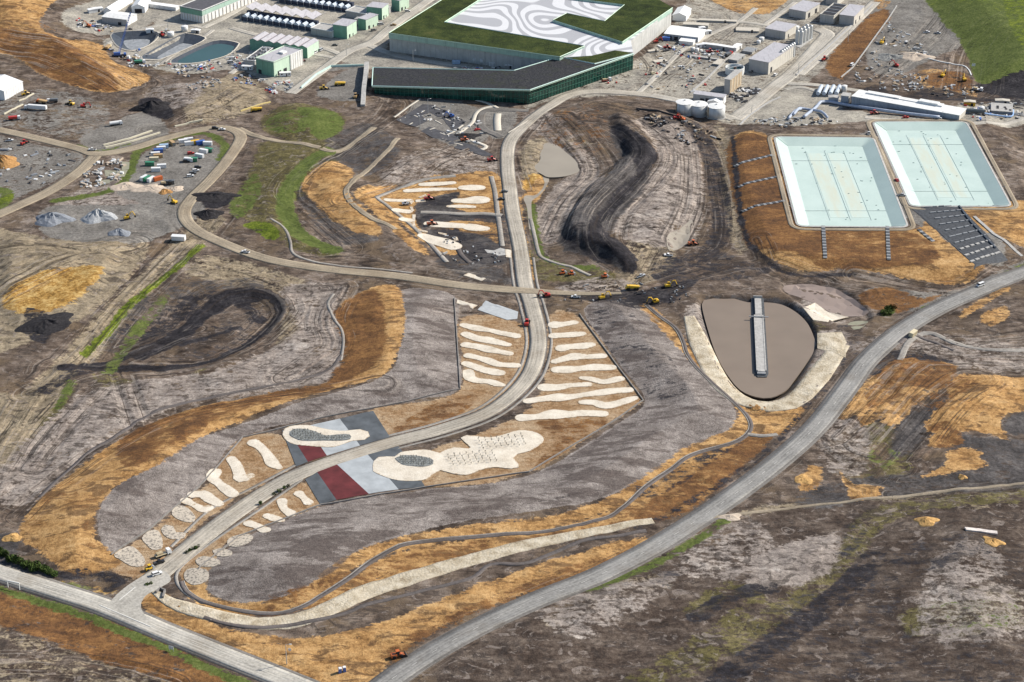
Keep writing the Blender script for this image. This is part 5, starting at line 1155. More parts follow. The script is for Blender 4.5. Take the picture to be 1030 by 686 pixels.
# long white-roofed pump hall above the basins
t, w, d = building('pump_hall', 'very long blue-grey hall with white roof above the lined basins', 'building', (856,108.5), (964.5,121), None, 9.0, M_BLUEW, M_SHEDL, M_WHITE, depth=15)
st = MB()
for a, b, z in ((.09, .40, 1.2), (.58, .76, 2.0), (.76, .80, 1.2), (.3, .58, .8)): st.box((w*(a+b)/2, d-3, 9+z/2), (w*(b-a), 5, z))
st.build('roof_upstand', M_WHITE, t); pn = MB()
for k in range(22): pn.box((w*(k+.5)/22, -.08, 4.5), (.16, .2, 9))
pn.build('panel_joint', M_BLUEW, t)['kind'] = 'stuff'
building('switch_room', 'small grey block at the left end of the long pump hall', 'building', (845.5,105), (853,106), (855,103), 7, M_BLUEW, M_SHED, M_CONC)
def pipe(label, pts, r, m=M_PIPE):
    P = catmull([np.array([*pt(u, v)[:2], hz(*pt(u, v)[:2])+r+.4+(zz[0] if zz else 0)]) for u, v, *zz in pts], False, 4); mb = MB().tube([tuple(p) for p in P], r, 10)
    o = mb.build('pipeline', m, None, True); return tag(o, label, 'pipe')
pipe('fat blue-grey pipe climbing a bend then running along the pump hall', [(808.5,119.5),(820,110.5),(825.6,104.5),(833,104),(853.5,108),(880,112),(910,116),(945,120)], 1.15)
pipe('curved blue-grey pipe lying across the big bent pipe', [(798,117.5),(804.5,110.5),(814,112.2),(826,114.5),(832,120)], 1.0)
pipe('short blue-grey pipe at the left of the crossing pipes', [(793,121),(800,113),(806,111)], 1.0)
pipe('thin blue pipe linking the vessels right of the pump hall', [(970,114),(985,114.5),(1000,117),(1017,118.5),(1019,112)], .6, mat('bright_blue_pipe', (.25, .38, .60), .15))
for i in range(4):
    a = pt(822.5+6.1*i, 97); b = pt(826+6.1*i, 89.5); t = thing('pressure_vessel', ('leftmost', 'second', 'third', 'rightmost')[i]+' of four pale vessels lying left of the pump hall', 'vessel', tuple(a), math.atan2(b[1]-a[1], b[0]-a[0]), 'four pale pressure vessels')
    L = float(np.linalg.norm(b[:2]-a[:2])); MB().cyl((0, 0, 2.2), (L, 0, 2.2), 1.5, 14).build('shell', M_HOOD, t, False)
    for s in (.2, .8): MB().box((L*s, 0, .5), (.8, 2, 1.2)).build('saddle', M_CONCD, t)
a = pt(968, 113.5); b = pt(990, 116.5); t = thing('pressure_vessel', 'dark long vessel right of the long pump hall', 'vessel', tuple(a), math.atan2(b[1]-a[1], b[0]-a[0]))
L = float(np.linalg.norm(b[:2]-a[:2])); MB().cyl((0, 0, 2), (L, 0, 2), 1.5, 14).build('shell', mat('dark_steel', (.10, .115, .12), .2, .4, .4), t)
for s in (.2, .8): MB().box((L*s, 0, .4), (.8, 2.4, 1)).build('saddle', M_CONCD, t)
t, w, d = building('equipment_deck', 'flat grey equipment platform with dark hatches, far right', 'platform', (997,113), (1018,116), (1018,107), 2.6, M_CONCD, M_CONCD, M_CONC)
for x, y in ((.3, .55), (.3, .35), (.65, .5), (.7, .3), (.9, .2)): MB().box((w*x, d*y, 2.9), (1.6, 2.4, .5)).build('hatch', M_DOOR, t)
p = pt(987, 112.5); t = thing('surge_tank', 'small white tank standing behind the dark vessel', 'tank', tuple(p)); MB().cyl((0, 0, 0), (0, 0, 3.8), 2, 16).build('shell', M_TANK, t, True); MB().cyl((0, 0, 3.8), (0, 0, 4.4), 2.05, 16, 0, .4).build('roof', M_WHITE, t)

# ------------------------------------------------------------------ vehicles
PAINT = {}
def paint(n):
    C = {'white': (.72, .72, .71), 'silver': (.45, .46, .47), 'black': (.02, .02, .022), 'grey': (.12, .125, .13), 'red': (.45, .04, .03), 'orange': (.52, .13, .035), 'yellow': (.65, .40, .03), 'blue': (.06, .14, .42), 'green': (.05, .22, .12), 'cream': (.60, .52, .35), 'lightblue': (.35, .48, .62), 'tan': (.45, .30, .14)}
    return mat('paint_'+n, C[n], .08, .8, .35, .5)
M_TYRE = mat('tyre_rubber', (.02, .02, .02), .2, 1, .9); M_WIN = mat('window_glass', (.015, .02, .025), .2, 1, .08, .6); M_TRACKM = mat('track_steel', (.045, .04, .035), .3, 1, .7); M_CHAS = mat('chassis_grey', (.05, .05, .055), .2)
PROTO = {}
def wheels(t, xs, y, r=.38, w=.26):
    for x in xs:
        for s in (-1, 1): MB().cyl((x, s*y-w/2, r), (x, s*y+w/2, r), r, 10).build('wheel', M_TYRE, t)
def mk(kind, t, c, c2='grey'):
    P = paint(c); P2 = paint(c2)
    if kind in ('car', 'suv', 'ute', 'van'):
        L = {'car': 4.5, 'suv': 4.8, 'ute': 5.3, 'van': 5.2}[kind]; a = L/2
        if kind == 'car': pr = [(-a, .35), (a, .35), (a, .72), (a-.15, .8), (a-1.2, .92), (-a+.5, .95), (-a, .85)]; cb = [(a-1.25, .9), (a-2.0, 1.42), (-a+1.1, 1.42), (-a+.45, .93)]
        elif kind == 'suv': pr = [(-a, .4), (a, .4), (a, .85), (a-.2, .98), (a-1.2, 1.08), (-a, 1.1)]; cb = [(a-1.25, 1.05), (a-1.9, 1.75), (-a+.2, 1.75), (-a+.02, 1.08)]
        elif kind == 'ute': pr = [(-a, .45), (a, .45), (a, .85), (a-.2, .98), (a-1.3, 1.08), (-a, 1.05)]; cb = [(a-1.3, 1.05), (a-1.9, 1.72), (a-3.1, 1.72), (a-3.3, 1.05)]
        else: pr = [(-a, .4), (a, .4), (a, .9), (a-.5, 1.2), (-a, 1.2)]; cb = [(a-.5, 1.15), (a-1.1, 2.05), (-a, 2.1), (-a, 1.15)]
        MB().profile(pr, -.9, .9).build('body', P, t)
        MB().profile(cb, -.8, .8).build('windows', M_WIN, t)
        zt = cb[1][1]; x0, x1 = cb[2][0], cb[1][0]; MB().box(((x0+x1)/2, 0, zt+.04), (x1-x0-.05, 1.6, .09)).build('roof', P, t)
        if kind == 'ute': MB().box((-a+.95, 0, 1.07), (1.75, 1.55, .05)).build('tray', M_CHAS, t)
        for s in (-1, 1): MB().box((a-.02, s*.65, .72), (.08, .35, .16)).build('headlight', M_TENT, t)
        wheels(t, (a-.95, -a+.95), .82)
    elif kind in ('truck', 'tanker', 'semi', 'tipper'):
        L = {'truck': 8, 'tanker': 9, 'semi': 17, 'tipper': 8.5}[kind]; a = L/2
        MB().box((0, 0, .85), (L-.2, 1.1, .35)).build('chassis', M_CHAS, t)
        MB().profile([(a-2.1, .6), (a, .6), (a, 1.7), (a-.35, 2.8), (a-2.1, 2.9)], -1.2, 1.2).build('cab', P if kind != 'tipper' else P, t)
        MB().profile([(a-.02, 1.75), (a+.03, 1.7), (a-.27, 2.6), (a-.36, 2.65)], -1.05, 1.05).build('windscreen', M_WIN, t)
        if kind == 'truck': MB().box((-1.2, 0, 1.2), (L-2.7, 2.4, .25)).build('flatbed', P2, t); MB().box((-1.6, 0, 1.8), (3, 2, 1)).build('load', mat('pallet_load', (.4, .32, .2), .3), t)
        elif kind == 'tanker': MB().cyl((-a, 0, 2.1), (a-2.4, 0, 2.1), 1.15, 14).build('tank', P, t)
        elif kind == 'semi': MB().box((-1.4, 0, 2.45), (L-3.0, 2.5, 2.7)).build('trailer', P, t)
        else: MB().box((-1.2, 0, 2.0), (L-2.8, 2.4, 1.5), 0, 0, 1.08).build('tipper_body', P2, t)
        wheels(t, (a-1.2, -a+2.2, -a+1.0), 1.05, .5, .35)
    elif kind == 'excavator':
        for s in (-1, 1): MB().profile([(-1.9, .1), (1.9, .1), (2.2, .5), (1.9, .9), (-1.9, .9), (-2.2, .5)], s*1.1-.3, s*1.1+.3).build('crawler_track', M_TRACKM, t)
        MB().profile([(-2.0, .95), (1.2, .95), (1.2, 1.9), (-1.4, 2.1), (-2.0, 1.8)], -1.25, 1.25).build('engine_house', P, t)
        cb = MB().profile([(-.2, 1.9), (1.3, 1.9), (1.2, 2.9), (.9, 3.1), (-.2, 3.1)], .25, 1.2).build('cab', P, t); MB().profile([(0, 2.15), (1.34, 2.15), (1.24, 2.8), (0, 2.9)], .2, 1.24).build('cab_glass', M_WIN, cb)
        MB().tube([(1.0, -.3, 1.7), (2.6, -.3, 4.1), (4.2, -.3, 4.3)], .3, 4).build('boom', P, t); st = MB().tube([(4.0, -.3, 4.5), (5.2, -.3, 1.6)], .22, 4).build('stick', P, t)
        MB().profile([(4.7, 1.6), (5.5, 1.7), (5.6, .5), (4.9, .2), (4.6, .8)], -.85, .25).build('bucket', M_TRACKM, st)
    elif kind == 'loader':
        MB().profile([(-3, .8), (-.4, .8), (-.4, 1.9), (-2.8, 2.1), (-3, 1.8)], -1.1, 1.1).build('engine_house', P, t); MB().box((.1, 0, 2.2), (1.3, 1.4, 2.2)).build('cab', M_WIN, t); MB().box((.1, 0, 3.35), (1.6, 1.7, .15)).build('cab_roof', P, t)
        MB().box((1.3, 0, 1.1), (1.6, 1.3, .8)).build('front_frame', P, t); MB().tube([(1.2, .5, 1.8), (3.4, .5, .7)], .18, 4).build('lift_arm', P, t); MB().tube([(1.2, -.5, 1.8), (3.4, -.5, .7)], .18, 4).build('lift_arm', P, t)
        MB().profile([(3.2, .2), (4.3, .15), (3.5, 1.3), (3.1, 1.1)], -1.4, 1.4).build('bucket', M_TRACKM, t); wheels(t, (1.5, -1.7), 1.1, .8, .6)
    elif kind == 'roller':
        MB().cyl((1.6, -1.0, .75), (1.6, 1.0, .75), .75, 14).build('drum', M_STEEL, t); MB().profile([(-2.3, .7), (.8, .7), (.8, 1.4), (-.6, 1.5), (-2.3, 1.7)], -.9, .9).build('body', P, t)
        MB().box((-.2, 0, 2.0), (1.2, 1.3, 1.3)).build('cab', M_WIN, t); MB().box((-.2, 0, 2.7), (1.5, 1.6, .12)).build('cab_roof', P, t); wheels(t, (-1.5,), .85, .65, .45)
    elif kind == 'dumper':
        MB().box((0, 0, 1.0), (7.6, 1.3, .5)).build('chassis', M_CHAS, t); MB().profile([(2.2, .8), (4.2, .8), (4.0, 1.9), (3.3, 2.9), (2.2, 2.9)], -1.2, 1.2).build('cab', P, t)
        MB().profile([(-4.2, 2.4), (-3.2, 1.4), (1.6, 1.3), (2.0, 2.9), (1.4, 2.9)], -1.35, 1.35).build('dump_body', P2, t); wheels(t, (3.0, -1.2, -2.8), 1.2, .85, .6)
    elif kind == 'container':
        MB().box((0, 0, 1.4), (6.06, 2.44, 2.55)).build('shell', P, t); MB().box((3.05, 0, 1.4), (.08, 2.3, 2.4)).build('door', P2, t)
        cr = MB()
        for k in range(12): cr.box((-2.75+k*.5, 0, 1.4), (.12, 2.54, 2.3))
        cr.build('side_rib', P, t)['kind'] = 'stuff'
    elif kind == 'office':
        MB().box((0, 0, 1.6), (8.4, 3, 2.7)).build('wall', P, t); MB().box((0, 0, 3.02), (8.8, 3.4, .2)).build('roof', paint('white'), t); MB().box((1, -1.52, 1.3), (.9, .08, 2.1)).build('door', M_CHAS, t)
        for x in (-2.6, 2.9): MB().box((x, -1.52, 1.9), (1.3, .08, .9)).build('window', M_WIN, t)
    elif kind == 'toilet':
        MB().box((0, 0, 1.15), (1.3, 1.3, 2.3)).build('cabin', P, t); MB().box((0, 0, 2.4), (1.4, 1.4, .2), 0, 0, .8).build('roof', paint('white'), t); MB().box((.1, -.66, 1.05), (.8, .06, 1.9)).build('door', P2, t)
CATN = {'car': 'car', 'suv': 'car', 'ute': 'utility truck', 'van': 'van', 'truck': 'truck', 'tanker': 'truck', 'semi': 'truck', 'tipper': 'truck', 'excavator': 'excavator', 'loader': 'loader', 'roller': 'roller', 'dumper': 'dump truck', 'container': 'container', 'office': 'site office', 'toilet': 'toilet'}
NAMN = {'car': 'parked_car', 'suv': 'parked_car', 'ute': 'utility_truck', 'van': 'white_van', 'truck': 'flatbed_truck', 'tanker': 'tanker_truck', 'semi': 'trailer_truck', 'tipper': 'tipper_truck', 'excavator': 'excavator', 'loader': 'wheel_loader', 'roller': 'road_roller', 'dumper': 'dump_truck', 'container': 'shipping_container', 'office': 'site_office', 'toilet': 'portable_toilet'}
def copy_tree(o, parent=None):
    c = o.copy(); link(c, parent)
    for ch in o.children: copy_tree(ch, c)
    return c
def put(kind, u, v, deg, c, label, c2='grey', group=None, sc=1.0):
    """deg = heading seen in the plan, anticlockwise from the picture's right"""
    key = (kind, c, c2); p = pt(u, v); P0 = PROTO.get(key)
    if P0 is None:
        o = thing(NAMN[kind], label, CATN[kind]); mk(kind, o, c, c2); PROTO[key] = o
    else: o = copy_tree(P0)
    a = math.radians(deg); dx, dy = math.cos(a)*1.6, math.sin(a)*1.6
    pitch = -math.atan2(hz(p[0]+dx, p[1]+dy)-hz(p[0]-dx, p[1]-dy), 3.2); roll = math.atan2(hz(p[0]-dy, p[1]+dx)-hz(p[0]+dy, p[1]-dx), 3.2)
    on = min(RD_at(p), 1); lift = .26 if on < 0 else .05
    o.location = (p[0], p[1], p[2]+lift); o.rotation_euler = (roll, pitch, a); o.scale = (sc, sc, sc); o['label'] = label
    if group: o['group'] = group
    elif 'group' in o: del o['group']
    return o
def RD_at(p): return float(bil(RD, p[0], p[1]))
put('truck', 164, 559, 34, 'white', 'white flatbed truck stopped on the access road near the junction', 'cream')
put('suv', 158, 578.5, 32, 'white', 'white four wheel drive at the mouth of the access road')
put('roller', 151, 573, 40, 'yellow', 'yellow and black roller at the edge of the junction')
put('ute', 160, 567, 30, 'black', 'black utility truck right behind the white flatbed truck')
put('loader', 400, 661, 20, 'orange', 'orange loader in the straw corner between the two roads')
put('toilet', 342, 676.5, 15, 'blue', 'left of two blue portable toilets at the lower roadside', 'blue', 'blue portable toilets'); put('toilet', 346.5, 675.5, 15, 'blue', 'right of two blue portable toilets at the lower roadside', 'blue', 'blue portable toilets')
put('van', 986, 288, 215, 'white', 'white van driving alone on the main road')
put('ute', 247, 254.5, 160, 'white', 'white utility truck driving along the dirt haul road')
put('car', 507.5, 193.5, 5, 'grey', 'dark car crossing the access road, upper of two'); put('car', 504.5, 201, 5, 'black', 'black car at the left edge of the access road')
put('loader', 530, 326.5, 80, 'red', 'red loader on the access road just below the crossing')
put('excavator', 550, 298.5, 190, 'red', 'red excavator on the crossing of the two roads')
put('ute', 579, 299.5, 175, 'white', 'white utility truck on the dirt road right of the crossing')
put('excavator', 606, 301, 20, 'yellow', 'yellow excavator at the right end of the haul road'); put('excavator', 659, 304.5, 200, 'yellow', 'yellow excavator on dark spoil beside the grey mulched bank')
put('excavator', 672, 289, 10, 'yellow', 'yellow excavator digging dark spoil by the muddy triangle'); put('dumper', 636, 291.5, 190, 'yellow', 'yellow dump truck on dark churned ground above the spoil', 'yellow')
for u, v, lb in ((566.5, 275.5, 'left of three orange machines on the grassy verge'), (575, 276.5, 'middle orange machine on the grassy verge'), (608.5, 279, 'orange machine farthest right on the grassy verge')): put('roller', u, v, 30, 'orange', lb)
put('ute', 672, 257.5, 185, 'white', 'white utility truck on pale ground below the little pond'); put('ute', 645, 278.5, 20, 'white', 'white utility truck beside the foot of the black ridge')
put('loader', 696.5, 246.5, 20, 'orange', 'orange loader beside the little silty pond')
put('excavator', 128, 220.5, 20, 'yellow', 'yellow excavator between the grey gravel heaps'); put('excavator', 175, 204.5, 150, 'yellow', 'yellow excavator on the pale sand right of the gravel heaps')
put('ute', 93, 151.5, 175, 'white', 'white utility truck on the fork of the haul road'); put('tanker', 117, 126, 22, 'white', 'white tanker truck alone on the grey hardstand')
put('semi', 36, 110.5, 168, 'white', 'long white trailer truck below the marquee'); put('dumper', 42, 104, 172, 'orange', 'orange dump truck just behind the long white trailer', 'tan'); put('tipper', 53, 103, 178, 'white', 'white tipper truck with dark body right of the orange dump truck', 'grey')
put('loader', 71, 105.5, 150, 'yellow', 'yellow loader at the track end of the upper left yard'); put('excavator', 83.5, 108, 10, 'red', 'red excavator beside the yellow loader in the upper left yard'); put('loader', 26, 95.5, 30, 'yellow', 'yellow loader parked at the marquee corner')
put('tipper', 15, 120.5, 10, 'white', 'white tipper truck with red body at the left edge', 'red'); put('loader', 24.5, 145, 60, 'red', 'red loader on the lower left storage yard'); put('ute', 9.5, 142, 10, 'white', 'white utility truck near the red loader at left')
put('suv', 216.5, 130, 0, 'black', 'black four wheel drive on the bend of the haul road'); put('car', 223.5, 131, 0, 'white', 'white car following the black one on the haul road bend')
put('dumper', 342, 86, 190, 'yellow', 'yellow dump truck on the fenced yard below the green wall', 'yellow'); put('loader', 325.5, 90, 15, 'yellow', 'yellow loader on the fenced yard below the green wall'); put('dumper', 258, 112, 200, 'yellow', 'yellow dump truck beside the green knoll', 'yellow'); put('loader', 358, 98, 80, 'tan', 'tan loader at the foot of the pale retaining wall')
put('excavator', 887, 44, 60, 'yellow', 'yellow excavator alone on the dark grey yard'); put('excavator', 901, 67, 170, 'red', 'red excavator on black broken ground above the pump hall'); put('excavator', 948, 77, 60, 'yellow', 'small yellow excavator on rubble left of the grass hill'); put('excavator', 970, 81, 90, 'yellow', 'yellow excavator at the tip of the grass hill')
put('truck', 983, 91, 340, 'white', 'white flatbed truck on the dark cut below the grass hill', 'white'); put('ute', 932, 33, 5, 'white', 'white utility truck at the top of the dark yard'); put('ute', 943, 34, 355, 'silver', 'silver utility truck right of the white one on the dark yard'); put('van', 857, 66, 60, 'white', 'white van at the left end of the broken ground')
put('loader', 879, 115, 15, 'red', 'red loader before the pipe along the pump hall'); put('car', 911, 118.5, 5, 'red', 'dark red car before the long pump hall', 'grey'); put('ute', 943.5, 119.5, 355, 'white', 'white utility truck near the right end of the pump hall')
put('suv', 780, 76, 60, 'white', 'white four wheel drive beside the grey shed corner'); put('loader', 829, 60.5, 60, 'red', 'red loader on the lane beside the brown verge'); put('suv', 657, 74.5, 40, 'cream', 'cream four wheel drive on the dirt yard by the main building')
put('excavator', 686, 121, 150, 'orange', 'orange excavator on dark ground below the left tank'); put('loader', 681, 120, 20, 'red', 'red loader beside the orange excavator under the tanks')
put('ute', 874, 135, 80, 'white', 'white utility truck between the two lined basins, far end'); put('car', 902, 182, 100, 'red', 'red car parked between the two lined basins'); put('ute', 907, 197, 0, 'silver', 'silver utility truck at the near end between the basins')
put('suv', 300, 58, 60, 'white', 'white four wheel drive beside the green hall'); put('van', 317, 53.5, 60, 'white', 'white van at the side of the gabled hall'); put('van', 323, 51, 60, 'silver', 'silver van at the side of the gabled hall'); put('loader', 302.5, 62.5, 40, 'red', 'red loader by the white half of the green hall')
put('suv', 376, 31, 40, 'grey', 'grey four wheel drive below the second green cube'); put('van', 383, 25, 20, 'white', 'white van between the second and third green cubes'); put('ute', 395.5, 26, 20, 'tan', 'tan utility truck on the plant road by the grassed roof'); put('suv', 410, 12, 10, 'white', 'white four wheel drive beside the topmost green cube')
put('car', 337, 46, 0, 'grey', 'dark car on the plant road before the green cubes'); put('van', 234, 60, 0, 'white', 'white van left of the green hall front'); put('van', 232, 63.8, 10, 'silver', 'silver van nearest the teal basin end'); put('truck', 133, 60, 170, 'white', 'white flatbed truck before the dark lined basins', 'white'); put('tipper', 141, 64, 10, 'white', 'white tipper truck with green body before the basins', 'green')
put('excavator', 89, 27, 170, 'orange', 'orange excavator on the round dirt pad at top left'); put('van', 100, 27, 20, 'white', 'white van left of the white hall'); put('ute', 81, 25, 160, 'white', 'white utility truck at the left of the round dirt pad'); put('loader', 163, 36, 120, 'red', 'red loader between the two dark basins'); put('tipper', 109, 49, 80, 'cream', 'cream tipper truck beside the round dark basin', 'tan')
put('excavator', 660, 43, 20, 'red', 'red excavator beside the end wall of the main building'); put('loader', 671, 49, 10, 'red', 'red loader on the yard below the white canopy'); put('truck', 610, 82, 20, 'white', 'white flatbed truck under the wing tip', 'red'); put('excavator', 598, 81, 20, 'yellow', 'yellow excavator under the wing tip')
put('loader', 714, 53, 20, 'red', 'red loader among crates on the right yard'); put('tipper', 733, 56, 50, 'red', 'red tipper truck beside the pale trench wall', 'grey'); put('ute', 716, 98, 20, 'red', 'red utility truck behind the low pump shed')
put('car', 480, 131, 30, 'red', 'red car at the lower edge of the new car park'); put('loader', 467.5, 142, 20, 'orange', 'orange loader beside the pale kerb of the car park'); put('excavator', 454, 118, 200, 'blue', 'blue excavator in the middle of the new car park'); put('loader', 494.5, 162, 20, 'red', 'red loader on the dark drain below the car park')
put('loader', 431, 201, 20, 'red', 'small red loader in the dark middle of the planted triangle'); put('loader', 434, 226.5, 20, 'orange', 'orange loader by the lower sand bed of the triangle'); put('roller', 408, 206, 20, 'white', 'white roller at the bend of the triangle path')
# shipping containers round the storage yard
CT = zt(110,120,7.357, [(545,175,'white',20,'white container at the far corner of the yard, left of a pair'), (588,165,'white',20,'white container beside the lime verge, right of a pair'), (590,190,'white',20,'white container in front of the far pair'), (635,182,'yellow',25,'yellow container between the pale blue and the deep blue ones'), (675,185,'blue',25,'deep blue container beside the yellow one'),
 (728,192,'white',-5,'large white container at the right end of the far row'), (468,190,'tan',-60,'rusty roofed container alone at the left of the far row'), (405,212,'lightblue',10,'pale blue container at the top of the left row'), (385,228,'white',10,'white container second in the left row'), (365,246,'blue',10,'blue container third in the left row'), (342,270,'white',10,'white container fourth in the left row'),
 (362,285,'tan',10,'orange-tan container in the left row, half hidden'), (332,308,'cream',5,'cream container in the middle of the left row'), (300,342,'green',0,'dark green long container in the left row'), (388,360,'white',10,'white container inside the left row facing the yard'), (345,385,'white',5,'white container below the dark green one'), (258,448,'white',60,'white container at the foot of the left row'), (278,452,'green',60,'green container between two white ones at the foot'), (310,458,'white',60,'white container at the right foot of the left row'),
 (360,452,'orange',40,'orange container lying at the yard mouth'), (698,248,'white',-25,'white container at the top of the right row'), (738,240,'green',-25,'green container behind the white ones of the right row'), (668,282,'white',-25,'large white container in the middle of the right row'), (622,310,'green',-10,'dark green container at the bottom of the right row'), (587,312,'white',-10,'short white container beside the dark green one')])
for u, v, c, dg, lb in CT: put('container', u, v, dg, c, lb, 'silver' if c == 'white' else 'grey', 'containers round the storage yard')
for u, v, c, dg, lb in zt(110,120,7.357, [(570,318,'black',5,'black four wheel drive at the left end of the right container row'), (603,258,'red',20,'red and white car behind the right container row'), (600,425,'white',20,'white car lowest of three by the orange bank'), (618,405,'grey',20,'grey car middle of three by the orange bank'), (640,385,'white',20,'white car topmost of three by the orange bank'), (655,362,'black',20,'black car beside the orange bank at its top')]): put('suv', u, v, dg, c, lb)
put('truck', 167, 186, 3, 'black', 'dark long flatbed lying at the mouth of the container yard', 'grey'); put('container', 171, 185, 3, 'grey', 'low dark grey container at the mouth of the yard', 'grey')
put('container', 459, 64.5, -3, 'lightblue', 'bright pale blue container against the main building wall', 'blue'); put('office', 688, 40.5, -12, 'white', 'white site office under the edge of the canopy'); put('office', 287, 76.5, 8, 'white', 'white site office in front of the green hall'); put('office', 249, 70, -10, 'white', 'small white office left of the green hall door'); put('container', 670, 40.5, -10, 'blue', 'blue container left of the canopy front', 'grey')
put('office', 705, 48, 20, 'white', 'white site office left of the crates on the right yard'); put('office', 180, 241.5, 170, 'white', 'white hut beside the lime green ditch head')
put('container', 918, 337.5, 55, 'cream', 'cream container beside the track off the main road', 'grey')

# ------------------------------------------------------------------ small plant buildings of the right yard
def hut(u, v, deg, w, d, h, wall, roof, label, cat='hut', name='site_hut', rise=.5):
    p = pt(u, v); t = thing(name, label, cat, tuple(p), math.radians(deg))
    MB().box((0, 0, h/2-.1), (w, d, h)).build('wall', wall, t)
    MB().profile([(-w/2-.3, h-.15), (w/2+.3, h-.15), (w/2+.3, h+.05), (0, h+rise), (-w/2-.3, h+.05)], -d/2-.3, d/2+.3).build('roof', roof, t)
    MB().box((w*.2, -d/2-.03, 1.1), (min(1.6, w*.25), .1, 2.2)).build('door', M_DOOR, t); return t
def round_tank(u, v, r, h, m, label):
    p = pt(u, v); t = thing('storage_tank', label, 'tank', tuple(p)); MB().cyl((0, 0, -.2), (0, 0, h), r, 18).build('shell', m, t, True); MB().cyl((0, 0, h), (0, 0, h+.5), r*1.03, 18, 0, r*.2).build('roof', M_WHITE, t); MB().box((-r, -.4, h/2), (.4, .5, h)).build('ladder', M_STEEL, t)
hut(722, 49, -24, 26, 3.4, 3, M_SHED, M_TENT, 'long narrow white-roofed shelter right of the dirt yard track', rise=.4); hut(741, 49.5, 60, 11, 4, 3, M_WHITE, M_TENT, 'white hut at the right end of the long narrow shelter'); hut(708, 59, -22, 22, 1.6, 1.2, M_CONC, M_CONC, 'long low concrete box on the middle of the right yard', rise=.1)
hut(741, 60, 62, 16, 7, 2.4, M_CONCD, M_CONC, 'open concrete chamber slab left of the big grey shed', rise=.1); hut(723, 64, 62, 12, 5, 1.6, M_CONCD, M_KERB, 'low concrete chamber beside the slanting trench wall', rise=.1); hut(754, 52, 62, 10, 8, 1.8, M_CONC, M_CONCD, 'square concrete chamber behind the big grey shed', rise=.1)
hut(700, 27, -10, 20, 6, 2.6, M_CONC, M_KERB, 'long pale slab building behind the white canopy', rise=.2); hut(722, 22, -8, 30, 4, 1.6, M_CONC, M_KERB, 'pale strip of walling along the upper plant lane', rise=.1); hut(752, 31, -8, 18, 8, 1.4, M_CONC, M_KERB, 'pale concrete tray left of the second grey shed', rise=.1)
hut(712, 34, 20, 5, 3, 2.6, M_WHITE, M_TENT, 'small white hut alone right of the canopy'); hut(706, 30.5, 20, 5, 3, 2.6, M_BLUEW, M_TENT, 'small blue-walled hut behind the canopy'); hut(664, 62, 20, 10, 5, .9, M_CONC, M_KERB, 'pale concrete slab on the yard below the building end wall', rise=.1); hut(657, 52, 20, 8, 3, 1.2, M_CONC, M_KERB, 'pale crate row beside the building end wall', rise=.1)
for u, v, r_, h_, lb in ((697,51.5,1.6,3,'small white tank on the right yard, left of a close pair'), (701,52.5,1.6,3,'small white tank on the right yard, right of a close pair'), (766,42,2.0,3.6,'white tank between the two middle grey sheds'), (763,44.5,1.6,3,'smaller tank beside the white one between the grey sheds'), (801,30,2.2,3,'white tank against the third grey shed'), (849,92.5,2.0,5,'greenish tank behind the left end of the pump hall'), (471,61.5,2.2,4,'white tank beside the pale blue container, left of three'), (478,63,2.2,4,'white tank beside the pale blue container, middle of three'), (485,64,2.4,4.4,'white tank beside the pale blue container, right of three'), (172,37,2.6,4,'white tank at the head of the middle dark basin'), (186,31.5,2.6,4.5,'white tank between the middle and teal basins')):
    round_tank(u, v, r_, h_, M_TANK, lb)
hut(498, 66, -4, 9, 3, 2.6, M_WHITE, M_TENT, 'white hut at the foot of the main building front wall'); hut(512, 68.5, -4, 6, 3, 2.6, M_SHED, M_TENT, 'small grey hut at the right end of the stored drums')
hut(338, 32.5, -20, 8, 6, 4, M_SHED, M_WHITE, 'grey plant room wedged behind the nearest green cube'); hut(364, 24, -20, 10, 6, 4.5, M_SHED, M_CONC, 'grey plant room wedged behind the second green cube'); hut(388, 12.5, -20, 8, 5, 5, M_SHED, M_CONC, 'grey plant room between the third and topmost cubes')
hut(224, 56, 40, 8, 3, 2.6, M_WHITE, M_TENT, 'white hut at the right end of the teal basin'); hut(151, 33, 10, 6, 3, 2.8, M_WHITE, M_TENT, 'white hut above the round dark basin'); hut(96, 12, 30, 12, 4, 3, M_WHITE, M_TENT, 'white hut at the top of the round dirt pad'); hut(197, 33, -10, 7, 3, 2.6, M_CONC, M_TENT, 'pale hut on the bank above the teal basin')
hut(1008, 104, -8, 10, 4, 2.6, M_SHED, M_KERB, 'grey hut behind the far right equipment platform'); hut(975, 106, -8, 8, 4, 3, paint('yellow'), M_KERB, 'yellow hut at the right end of the pump hall'); hut(838, 103, -8, 7, 5, 4.5, M_BLUEW, M_CONC, 'blue-grey cabin between the vessels and the pump hall')

